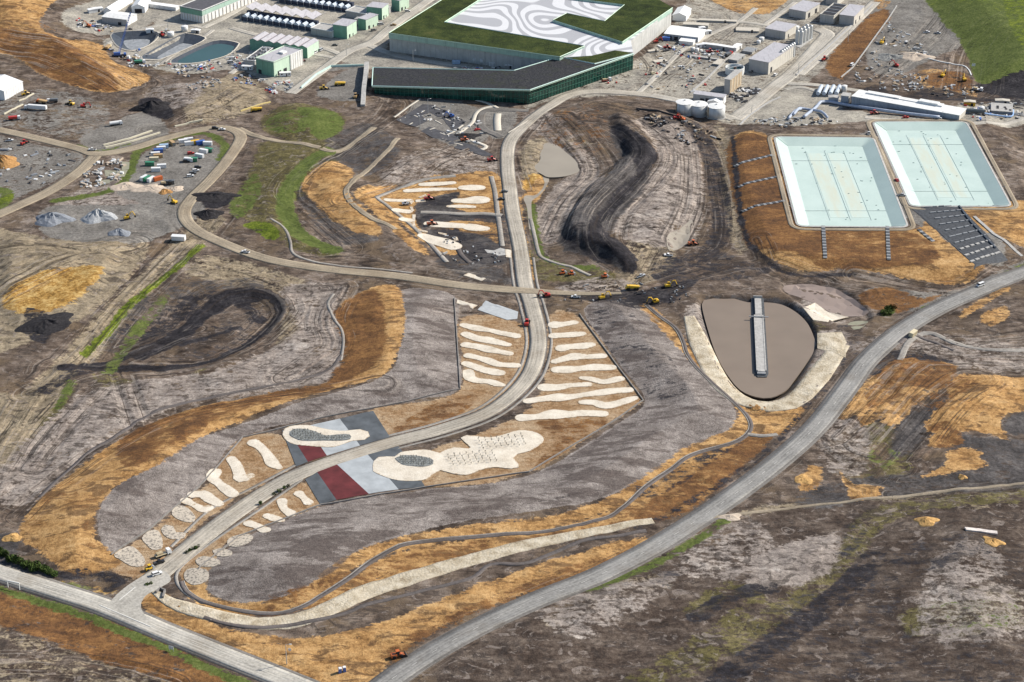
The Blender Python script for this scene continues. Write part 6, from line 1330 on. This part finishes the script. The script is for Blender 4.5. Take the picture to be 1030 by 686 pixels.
# ------------------------------------------------------------------ lattice crane by the round basin
p = pt(120, 57); t = thing('mobile_crane', 'blue mobile crane with long lattice boom beside the round basin', 'crane', tuple(p), math.radians(8))
MB().box((0, 0, 1.1), (11, 2.7, .9)).build('carrier', M_CHAS, t); MB().box((4.4, 0, 2.1), (1.8, 2.5, 1.5)).build('cab', paint('blue'), t); MB().box((-1.5, 0, 2.6), (5, 2.6, 1.9)).build('upper_house', paint('blue'), t); wheels(t, (4.2, 2.4, -1.5, -3.3), 1.2, .6, .4)
b0 = Vector((0, 0, 3)); b1 = Vector((11, 9, 32)); bm = MB(); dv = (b1-b0).normalized(); sx = dv.orthogonal().normalized()*.6; sy = dv.cross(sx)
cs = [sx+sy, sx-sy, -sx-sy, -sx+sy]
for c in cs: bm.tube([b0+c, b1+c*.5], .14, 4)
for k in range(18):
    a = b0+(b1-b0)*(k/18); b = b0+(b1-b0)*((k+1)/18); f = 1-.5*k/18
    for i in range(4): bm.tube([a+cs[i]*f, b+cs[(i+1) % 4]*f], .08, 3)
bm.build('lattice_boom', paint('blue'), t); MB().tube([b1, (b1.x+.3, b1.y, 9)], .06, 4).build('hoist_rope', M_CHAS, t)

# ------------------------------------------------------------------ walls, fences, poles, signs
def wall_line(name, label, cat, px, h, th, m, close=False):
    P = catmull([pt(*p)[:2] for p in px], False, 3) if len(px) > 2 and close == 'smooth' else np.concatenate([np.linspace(pt(*a)[:2], pt(*b)[:2], 14)[(0 if i == 0 else 1):] for i, (a, b) in enumerate(zip(px[:-1], px[1:]))])
    T = np.gradient(P, axis=0); T /= np.linalg.norm(T, axis=1)[:, None]; N = np.stack([-T[:, 1], T[:, 0]], 1)*th/2; z = bil(HH, P[:, 0], P[:, 1]); n = len(P); hh = np.full(n, h) if np.isscalar(h) else np.interp(np.linspace(0, 1, n), np.linspace(0, 1, len(h)), h)
    vs = np.concatenate([np.column_stack([P+N, z-.5]), np.column_stack([P+N, z+hh]), np.column_stack([P-N, z+hh]), np.column_stack([P-N, z-.5])]).tolist()
    fs = [(k*n+i, k*n+i+1, (k+1)*n+i+1, (k+1)*n+i) for k in range(3) for i in range(n-1)]+[(0, n, 2*n, 3*n), (n-1, 4*n-1, 3*n-1, 2*n-1)]
    o = MB().add(vs, fs).build(name, m); return tag(o, label, cat)
M_EDG = mat('grey_timber', (.22, .205, .19), .25, .6)
wall_line('edging_wall', 'thin dark edging along the left grey mulched bank above the beds', 'edging', [(457,300),(460,345),(463,392),(410,404),(330,419),(244,440),(205,485),(150,533),(112,558)], .7, .5, M_EDG)
wall_line('edging_wall', 'thin dark edging along the right grey mulched bank beside the beds', 'edging', [(583,316),(620,367),(647,403),(617,424),(532,475),(430,490),(323,508),(240,540),(200,572)], .7, .5, M_EDG)
wall_line('retaining_wall', 'pale green topped low wall round the fenced machine yard', 'wall', [(303,89),(318,76),(333,67.5),(366,66.5)], 1.6, .7, mat('pale_green_edge', (.50, .66, .60), .1))
wall_line('retaining_wall', 'tall pale retaining wall at the left end of the dark wing', 'wall', [(369,67),(368,80),(366,95),(365,107)], [4, 5, 4, 1.5], 3.2, M_CONC)
wall_line('concrete_barrier', 'long cream barrier beside the tanker hardstand, upper of two', 'barrier', [(104,146.5),(130,140),(153,132)], 1.0, 1.0, mat('cream_barrier', (.60, .55, .42), .1)); wall_line('concrete_barrier', 'long cream barrier beside the haul road, lower of two', 'barrier', [(106,149),(133,142.5),(161,134)], 1.0, 1.0, mat('cream_barrier', (.60, .55, .42), .1))
wall_line('concrete_barrier', 'yellow pipe lying beside the dirt road under the knoll', 'barrier', [(242,112),(257,107),(272,103)], .8, .9, mat('yellow_pipe', (.62, .50, .22), .1)); wall_line('concrete_barrier', 'row of cream barriers along the top of the haul road', 'barrier', [(176,127.5),(190,124),(204,121)], .9, 1.0, mat('cream_barrier', (.60, .55, .42), .1))
wall_line('concrete_barrier', 'cream barrier beside the marquee entrance', 'barrier', [(4,115),(14,110),(23,105.5)], .8, .9, mat('cream_barrier', (.60, .55, .42), .1)); wall_line('concrete_barrier', 'cream barrier behind the yellow loader at the marquee', 'barrier', [(19,102),(27,98.5),(34,94.5)], .8, .9, mat('cream_barrier', (.60, .55, .42), .1))
wall_line('headwall', 'long pale trench wall slanting across the right yard', 'wall', [(697,92),(712,79),(728,63),(740,53)], 1.2, 1.2, M_CONC); wall_line('headwall', 'low pale wall across the middle of the right yard', 'wall', [(693,56),(712,59),(731,62)], 1.2, 1.2, M_CONC)
wall_line('headwall', 'white curved kerb wall at the foot of the grass hill', 'wall', [(930,58),(950,63),(968,66),(974,70),(977,76)], .5, .8, M_WHITE, 'smooth'); wall_line('roadside_kerb', 'long pale kerb wall beside the eastern plant lane', 'wall', [(801,76),(814,64),(835,46),(848,34),(866,17),(878,5)], .9, 1.4, M_CONC); wall_line('roadside_kerb', 'pale kerb wall beside the brown verge', 'wall', [(846,78),(858,68),(874,46),(893,20),(902,6)], .7, .8, M_CONC)
wall_line('roadside_kerb', 'pale kerb wall at the lower edge of the eastern plant road', 'wall', [(744,126),(752,118),(772,104),(785,98)], .6, 1.4, M_CONC, 'smooth')
wall_line('headwall', 'dark curved headwall at the swale head beside the junction', 'wall', [(157,597),(161,593),(166,595),(164,602)], 1.3, .8, M_EDG, 'smooth')
def stair(px, label):
    a, b = pt(*px[0]), pt(*px[1]); L = np.linalg.norm(b[:2]-a[:2]); rz = math.atan2(b[1]-a[1], b[0]-a[0]); t = thing('rock_chute', label, 'rock chute', tuple(a), rz, 'rock chutes down the straw bank'); n = int(L/2.2)
    for k in range(n):
        q_ = a+(b-a)*(k+.5)/n; z = hz(q_[0], q_[1])-a[2]
        MB().box((L*(k+.5)/n, 0, z+.1), (L/n*.98, 2.3, .4 if k % 2 else .8)).build('rock_step', M_CONCD if k % 2 else mat('wet_rock', (.075, .082, .09), .4, .8), t)
stair([(738,168),(777,156)], 'rock chute across the brown bank, top of the three rungs'); stair([(742,189),(781,178)], 'rock chute across the brown bank, middle of the three rungs'); stair([(746,213.5),(789,202)], 'rock chute across the brown bank, lowest of the three rungs')
stair([(826.5,231),(830,260)], 'rock chute down the bank below the nearer lined basin'); stair([(891,231),(894,262)], 'rock chute down the bank between the two lined basins'); stair([(924,231),(939,243)], 'short slanted rock chute left of the black spillway')
# stepped black spillway right of the basins
sa = [pt(922,212), pt(956,212), pt(1008,258), pt(978,268)]; t = thing('stepped_spillway', 'stepped black spillway with pale block rows right of the straw bank', 'spillway', (sa[0][0], sa[0][1], 0))
patch('spillway_bed', np.array([s[:2] for s in ((pt(918,211)), pt(958,211), pt(1014,262), pt(980,271))]), mat('black_rock', (.055, .06, .068), .4, .7), .2, 3)
rg = random.Random(5)
for k in range(11):
    f = (k+.5)/11; a = sa[0]*(1-f)+sa[3]*f; b = sa[1]*(1-f)+sa[2]*f; n = 6 if k > 6 else 5
    for i in range(n):
        g_ = (i+.5)/n; p = a*(1-g_)+b*g_; rz = math.atan2(b[1]-a[1], b[0]-a[0]); L = np.linalg.norm(b[:2]-a[:2])/n
        MB().box((p[0]-t.location.x, p[1]-t.location.y, hz(p[0], p[1])+.45), (L*rg.uniform(.55, .95), 1.0 if k < 8 else 1.6, .5), rz).build('block', M_CONCD if k < 8 else M_CONC, t)
wall_line('edging_wall', 'dark edge wall along the right side of the black spillway', 'edging', [(957,210),(975,222),(1001,250)], .9, .9, mat('black_liner', (.05, .058, .07), .3), 'smooth')
wall_line('headwall', 'slanting pale concrete drain at the right edge beyond the spillway', 'wall', [(980,218),(1000,236),(1028,258)], .5, 2.0, M_CONC)
def pole(u, v, h, label, arm=True, m=None):
    p = pt(u, v); t = thing('light_pole', label, 'light pole', tuple(p), 0, 'tall light poles'); m = m or M_STEEL
    MB().cyl((0, 0, 0), (0, 0, h), .22, 6, 0, .14).build('mast', m, t)
    if arm: MB().tube([(0, 0, h), (1.8, 0, h+.2)], .1, 4).build('arm', m, t); MB().box((2.0, 0, h+.15), (1.0, .4, .2)).build('lamp_head', M_WHITE, t)
pole(430.5, 114, 11, 'light pole at the upper side of the new car park'); pole(422.5, 130, 10, 'light pole in the near left of the new car park'); pole(453, 116, 8, 'light pole beside the blue excavator in the car park')
pole(288.5, 668, 10, 'slim pole in the straw corner between the two roads'); pole(169, 30, 9, 'light pole between the white hall and the green store'); pole(348.5, 56, 9, 'light pole on the plant road before the cubes'); pole(415.5, 62, 9, 'light pole before the front wall of the main building'); pole(921, 92, 8, 'light pole behind the long pump hall'); pole(885, 87, 8, 'light pole behind the left part of the pump hall'); pole(259, 20, 8, 'light pole beside the green store'); pole(756, 114, 6, 'short pole beside the eastern plant road'); pole(803, 74, 9, 'light pole at the eastern road fork'); pole(853, 42, 9, 'light pole at the brown verge')
def sign(u, v, w, h, label, rz=0.0, two=True):
    p = pt(u, v); t = thing('road_sign', label, 'sign', tuple(p), rz)
    for x in ((-w*.42, w*.42) if two else (0,)): MB().box((x, 0, (h+1.2)/2), (.14, .14, h+1.2)).build('post', M_STEEL, t)
    MB().box((0, -.1, h*.6+1.0), (w, .1, h)).build('panel', M_WHITE, t)
sign(172.5, 655, 2.2, 1.6, 'white roadside sign on the grass south of the lower road', -.3); sign(291.5, 656.5, 1.2, 1.2, 'small white sign beside the slim pole', 0, False); sign(979, 68, 2.6, 2.0, 'small white sign at the tip of the grass hill')
p = pt(14, 592); t = thing('sign_gantry', 'white frame gantry beside the lower road at left', 'gantry', tuple(p), -.35)
for x in (-3, 3): MB().box((x, 0, 1.7), (.25, .25, 3.4)).build('post', M_WHITE, t)
MB().box((0, 0, 3.5), (6.6, .3, .5)).build('cross_beam', M_WHITE, t)

# ------------------------------------------------------------------ heaps of gravel and spoil
def heap(u, v, r, h, m, label, seed=0, sx=1.0, rz=0.0):
    p = pt(u, v); rg = np.random.RandomState(seed); vs = []; fs = []; nr, na = 7, 26
    for i in range(nr):
        f = i/(nr-1)
        for k in range(na):
            a = 2*math.pi*k/na; rr = r*f*(1+.16*math.sin(3*a+seed)+.1*math.sin(5*a+2*seed)); x = math.cos(a)*rr*sx; y = math.sin(a)*rr; zz = h*(1-f)**1.05*(1+.22*rg.randn()*(f > 0)*.5)-.15*(i == nr-1)
            xx = p[0]+x*math.cos(rz)-y*math.sin(rz); yy = p[1]+x*math.sin(rz)+y*math.cos(rz); vs.append((xx-p[0], yy-p[1], hz(xx, yy)-p[2]+zz-(.3 if i == nr-1 else 0)))
    fs = [(i*na+k, (i+1)*na+k, (i+1)*na+(k+1) % na, i*na+(k+1) % na) for i in range(nr-1) for k in range(na)]
    o = MB().add(vs, fs).build('gravel_heap', m); o.location = tuple(p); tag(o, label, 'heap')
M_BLUEG = mat('blue_grey_gravel', (.22, .235, .26), .3, 1.2, .95, .1); M_PALEG = mat('pale_gravel', (.34, .35, .36), .3, 1.2, .95, .1); M_BLACKS = mat('black_spoil', (.030, .028, .030), .5, .8, .95, .1); M_CLAYH = mat('orange_clay_heap', (.36, .20, .08), .3, .8, .95, .1); M_PINK = mat('pinkish_sand', (.48, .40, .32), .25, .8, .95, .1); M_STRAWH = mat('straw_heap', (.46, .28, .11), .4, .7, .95, .1)
heap(53, 221, 10, 5.2, M_BLUEG, 'blue-grey gravel heap, left of the two big ones', 1, 1.3); heap(99, 219, 9.5, 6, M_PALEG, 'pale grey gravel heap, right of the two big ones', 2, 1.25); heap(120, 234, 6, 3.0, M_BLUEG, 'small dark gravel heap below the yellow excavator', 3, 1.3)
heap(2, 164, 11, 6, M_CLAYH, 'orange clay heap cut off by the left edge', 4, 1.2); heap(153, 109, 10, 6, M_BLACKS, 'ragged black spoil heap below the straw hill', 5, 1.5); heap(210, 216, 8, 3.6, M_BLACKS, 'black heap inside the bend of the haul road', 6, 1.2); heap(215, 198, 9, 2.4, M_BLACKS, 'flat black spoil beside the haul road', 7, 1.8, .1)
heap(166, 193, 5, 2.2, M_CLAYH, 'small rusty heap on the pale sand', 8); heap(128, 188, 8, 2.0, M_PINK, 'pinkish sand heap left of the container yard', 9, 1.6); heap(152, 190, 8, 2.0, M_PINK, 'pinkish sand heap below the orange container', 10, 1.7); heap(176, 190, 5, 1.6, M_PINK, 'pinkish sand heap right of the rusty heap', 11, 1.4)
heap(48, 326, 12, 3.2, M_BLACKS, 'dark spoil heap below the ochre clay patch', 12, 1.4, .5); heap(932, 524, 5, 1.8, M_STRAWH, 'small straw heap on the curving pale track', 13, 1.2); heap(999, 545, 4.6, 1.8, M_STRAWH, 'small straw heap below the broken white wall', 14, 1.2); heap(968, 480, 2.6, 1.2, M_STRAWH, 'tiny straw heap below the straw slope', 15)
heap(12, 541, 4, 1.6, M_STRAWH, 'small straw heap at the left end of the straw bank', 16, 1.3); heap(808, 482, 5.5, 1.0, M_STRAWH, 'fan of straw tipped beside the main road', 17, .9, .3); heap(735, 520, 4.0, .9, M_PINK, 'pale rubble heap right of the main road', 18, 1.5); heap(470, 137, 7, 1.8, M_BLACKS, 'dark heap below the new car park', 19, 1.4); heap(920, 57, 10, 2.4, M_PINK, 'pale chalky bank left of the grass hill', 20, 1.5, -.3); heap(895, 58, 9, 2.6, mat('grey_rubble', (.2, .2, .19), .5, .8), 'grey rubble heap on the dark yard', 21, 1.4)
wall_line('broken_wall', 'broken white rock wall lying in dark earth at lower right', 'wall', [(971,533),(985,534.5),(1003,537)], .9, 2.4, mat('white_rock', (.55, .50, .47), .3), 'smooth')

# ------------------------------------------------------------------ hedges, bushes, saplings
M_LEAF, q = newmat('bush_leaves', .8, .15); q.put(q.b.inputs['Base Color'], q.ramp(q.noise(.8, 3, .7), [(.35, (.022, .042, .010)), (.55, (.05, .078, .016)), (.7, (.10, .125, .03))]))
M_BARK = mat('bark', (.10, .08, .06), .2, 2)
def leaf_mesh(r, h, n, seed, size):
    rg = random.Random(seed); mb = MB()
    for _ in range(n):
        a = rg.uniform(0, 6.28); f = rg.random()**.5; zz = h*(.15+.85*rg.random()); rr = r*f*math.sqrt(max(.05, 1-((zz/h-.5)/.62)**2)); c = Vector((math.cos(a)*rr, math.sin(a)*rr, zz)); d1 = Vector((rg.gauss(0, 1), rg.gauss(0, 1), rg.gauss(0, .6))).normalized(); d2 = d1.orthogonal().normalized(); s = size*rg.uniform(.6, 1.3)
        mb.add([c-d1*s, c+d2*s*.6, c+d1*s, c-d2*s*.6], [(0, 1, 2, 3)])
    return mb
BUSH = [leaf_mesh(1.5, 1.9, 170, 1, .34), leaf_mesh(1.8, 1.6, 170, 2, .36), leaf_mesh(1.2, 2.4, 170, 3, .32)]
BP = []
def bush(u, v, s, label, group):
    k = random.randrange(3)
    while len(BP) <= k:
        b = len(BP); t = thing('bush', label, 'bush'); BUSH[b].build('foliage', M_LEAF, t); MB().cyl((0, 0, -.2), (0, 0, .9), .12, 5).build('stem', M_BARK, t); BP.append([t, False])
    t = BP[k][0] if not BP[k][1] else copy_tree(BP[k][0]); BP[k][1] = True; p = pt(u, v); t.location = tuple(p); t.scale = (s, s, s*random.uniform(.8, 1.1)); t.rotation_euler = (0, 0, random.uniform(0, 6)); t['label'] = label; t['group'] = group
for i in range(26):
    f = i/25; bush(-8+62*f+random.uniform(-1, 1), 556+23*f+random.uniform(-2.5, 2.5), random.uniform(1.1, 1.6), 'dark green bush in the hedge left of the junction', 'bushes of the roadside hedge')
for u, v, s, o_ in ((188,556,.7,'lowest'),(191,554.5,.75,'second lowest'),(194,553,.75,'middle'),(197,552,.7,'second highest'),(200,550.5,.65,'highest')): bush(u, v, s, o_+' green bush of the five on the strip beside the lower access road', 'bushes of the access road strip')
for u, v, s, o_ in ((276,495,1.1,'leftmost of four bushes on the verge below the red paving'),(281,492,1.2,'second bush from left on the verge below the red paving'),(286,489,1.1,'third bush from left on the verge below the red paving'),(290,487,1,'rightmost of four bushes on the verge below the red paving'),(262,505,1.2,'lone bush on the verge below the four by the paving'),(148,586,1,'left bush of the pair at the mouth of the access road'),(152,585,.9,'right bush of the pair at the mouth of the access road')): bush(u, v+2.5, s*.65, o_, 'bushes on the access road verge')
for u, v, s, o_ in ((893,313,1.6,'tallest, middle'),(898,311,1.5,'rightmost'),(889,316,1.4,'leftmost'),(895,316,1.3,'lowest')): bush(u, v, s, o_+' of four olive bushes by the rusty slope left of the main road', 'olive bushes by the rusty slope')
M_TWIG = mat('sapling_twig', (.17, .165, .14), .3, 2); sap = None; sh = MB(); rg = random.Random(9)
sh.cyl((0, 0, -.1), (0, 0, 1.7), .07, 4)
for k in range(14):
    a = rg.uniform(0, 6.28); z = rg.uniform(.5, 1.6); sh.tube([(0, 0, z), (math.cos(a)*.5, math.sin(a)*.5, z+.35)], .05, 3)
def sapling(u, v, s, label, group, m=M_TWIG):
    global sap
    if sap is None: sap = sh.build('sapling', m); o = sap
    else: o = sap.copy(); link(o)
    p = pt(u, v); o.location = (p[0], p[1], p[2]+.5); o.scale = (s, s, s); o.rotation_euler = (0, 0, random.uniform(0, 6)); tag(o, label, 'sapling', group)
for cx_, cy_, wx, wy, n in ((505, 446, 24, 5.5, 8), (475, 462.5, 25, 6, 8)):
    for i in range(n):
        for k in range(5):
            u = cx_-wx+2*wx*(i+.5)/n+(k-2)*1.3; v = cy_-(u-cx_)*.1+(k-2)*2.5; sapling(u+random.uniform(-.6, .6), v+random.uniform(-.5, .5), random.uniform(.75, 1.05), 'bare sapling in the staked rows on the large sand bed', 'saplings on the large sand bed')
for P, lb, gr, st in ((STN1, 'grey shrub on the stone bed of the upper striped paving', 'shrubs of the upper stone bed', 2.6), (STN2, 'grey shrub on the stone bed in the large sand bed', 'shrubs of the lower stone bed', 2.6)):
    Q = np.array(P); lo, hi = Q.min(0), Q.max(0)
    U, V = np.meshgrid(np.arange(lo[0], hi[0], st), np.arange(lo[1], hi[1], st*.8)); U = U+np.random.RandomState(1).uniform(-.7, .7, U.shape); s_ = sdf_poly(U, V, Q)
    for u, v in zip(U[s_ > .6], V[s_ > .6]): sapling(u, v, random.uniform(.6, .95), lb, gr)

# ------------------------------------------------------------------ loose building material lying about the yards
def debris(n, px, label, cols, seed, smin=.5, smax=2.6):
    rg = random.Random(seed); P = [np.array(p) for p in px]; lo = np.min(P, 0); hi = np.max(P, 0); mb = MB(); k = 0; Q = np.array(px, float); tries = 0
    while k < n and tries < n*20:
        tries += 1; u, v = rg.uniform(lo[0], hi[0]), rg.uniform(lo[1], hi[1])
        if sdf_poly(np.array([u]), np.array([v]), Q)[0] < 0: continue
        if vnoise(np.array([u*.16+seed*7]), np.array([v*.3]))[0] < -.02: continue
        p = pt(u, v)
        if RD_at(p) < .5: continue
        L = rg.uniform(smin, smax)*(2.2 if rg.random() < .15 else 1); w = rg.uniform(smin, smax)*.6; h = rg.uniform(.3, 1.3); mb.box((p[0], p[1], p[2]+h/2-.05), (L, w, h), rg.uniform(0, 3.1), rg.randrange(len(cols))); k += 1
    o = mb.build('site_materials', cols); o['kind'] = 'stuff'; o['label'] = label
W_, R_m, O_, B_, Y_, G_m, D_m = paint('white'), paint('red'), paint('orange'), paint('blue'), paint('yellow'), M_STEEL, M_CHAS
C1 = [W_, W_, G_m, G_m, D_m, M_CONC, M_CONC, M_BRICKT, M_CONCD, W_, R_m, B_]; C2 = [G_m, D_m, M_CONC, M_CONCD, W_, M_BRICKT]
debris(150, [(235,72),(262,80),(292,82),(300,88),(275,95),(235,82)], 'scattered materials in front of the green hall', C1, 1)
debris(120, [(170,66),(205,62),(235,50),(248,60),(235,72),(180,75)], 'scattered materials round the teal basin', C1, 2)
debris(90, [(110,50),(145,48),(160,62),(175,66),(130,68)], 'scattered materials before the dark basins', C1, 3); debris(90, [(75,18),(100,22),(120,30),(150,28),(180,30),(170,36),(110,32),(78,30)], 'scattered materials by the white hall', C1, 4)
debris(120, [(640,62),(680,45),(740,50),(745,70),(700,95),(650,92),(610,84)], 'scattered materials on the right yard', C2+[R_m], 5); debris(90, [(662,48),(676,40),(700,50),(735,52),(728,62),(690,58)], 'scattered materials below the white canopy', C1, 6)
debris(60, [(455,62),(540,74),(525,76),(455,70)], 'stored drums and crates against the main building wall', C1, 7, 1, 3.4); debris(130, [(733,96),(745,88),(770,90),(760,100),(740,106)], 'dark frames stored beside the tan tower', [D_m, D_m, G_m, W_, M_CHAS], 8, 1, 3.2)
debris(150, [(865,60),(900,70),(985,88),(975,100),(900,92),(855,85)], 'rubble on the black ground above the pump hall', C2, 9); debris(90, [(890,20),(930,40),(935,60),(900,60),(872,64)], 'odds and ends on the dark yard', C2, 10); debris(110, [(640,110),(700,125),(725,140),(700,150),(660,130)], 'dark rubble below the tanks', [D_m, M_BLACKS, G_m, M_BLACKS, M_BRICKT], 11)
debris(110, [(745,122),(800,118),(850,122),(790,128)], 'stored fittings below the crossing pipes', C2, 12); debris(45, [(0,150),(60,150),(80,160),(45,185),(0,192)], 'materials on the left storage yard', [W_, G_m, D_m, M_BLUEG], 13, .8, 3.4); debris(110, [(88,162),(128,160),(120,182),(80,192)], 'broken pale rubble beside the green puddles', [M_PINK, G_m, W_, M_CONC], 14, .8, 3)
debris(80, [(412,112),(440,105),(500,130),(470,150)], 'kerb stones in the unfinished car park', [M_CONC, W_, D_m], 15); debris(60, [(185,75),(215,78),(230,85),(190,92)], 'pale boulders on the spoil slope', [M_PINK, M_CONCD], 16, 1, 2.6); debris(110, [(960,104),(1030,104),(1030,120),(965,122)], 'fittings right of the pump hall', C1, 17); debris(50, [(440,230),(490,255),(515,250),(500,270),(440,262)], 'loose stones at the planted triangle', [W_, M_CONC, D_m], 18, .4, 1.6); debris(60, [(560,285),(700,285),(690,305),(560,303)], 'loose rock on the dark crossing', [D_m, M_CONCD], 19, .4, 1.4)

wall_line('site_fence', 'grey fence panel line along the right side of the black rubble', 'fence', [(640,110),(668,114),(690,120)], 1.2, .3, D_m)
sw = patch('white_slab', tp(zt(410,220,4.9, [(345,450),(385,405),(545,460),(540,495),(490,500)]), True, False), mat('pale_blue_slab', (.40, .42, .43), .12), .25, 3)
patch('sand_pad', tp(zt(410,220,4.9, [(245,400),(345,428),(320,445),(240,418)]), True, False), M_SAND, .25, 3); patch('sand_pad', tp(zt(410,220,4.9, [(275,280),(300,268),(385,295),(365,308)]), True, False), M_SAND, .25, 3)
for P in ([(225,205),(250,192),(258,205),(240,222)], [(232,240),(248,238),(258,262),(244,268)], [(248,288),(270,288),(265,320),(248,315)], [(245,338),(262,335),(268,358),(250,362)], [(265,195),(335,190),(330,206),(270,210)], [(285,178),(330,160),(338,170),(300,182)], [(280,378),(345,392),(340,402),(285,390)], [(410,398),(465,408),(462,418),(412,408)], [(500,432),(530,428),(538,450),(512,452)], [(830,505),(868,510),(872,560),(835,555)]): patch('sand_pad', tp(zt(*J_, P), True, False), M_SAND, .3, 2)
patch('pale_spill', tp(zt(*J_, [(700,505),(760,512),(800,495),(835,505),(868,520),(860,560),(832,540),(790,545),(760,530),(720,528)]), True, True), M_CONC, .12, 3)
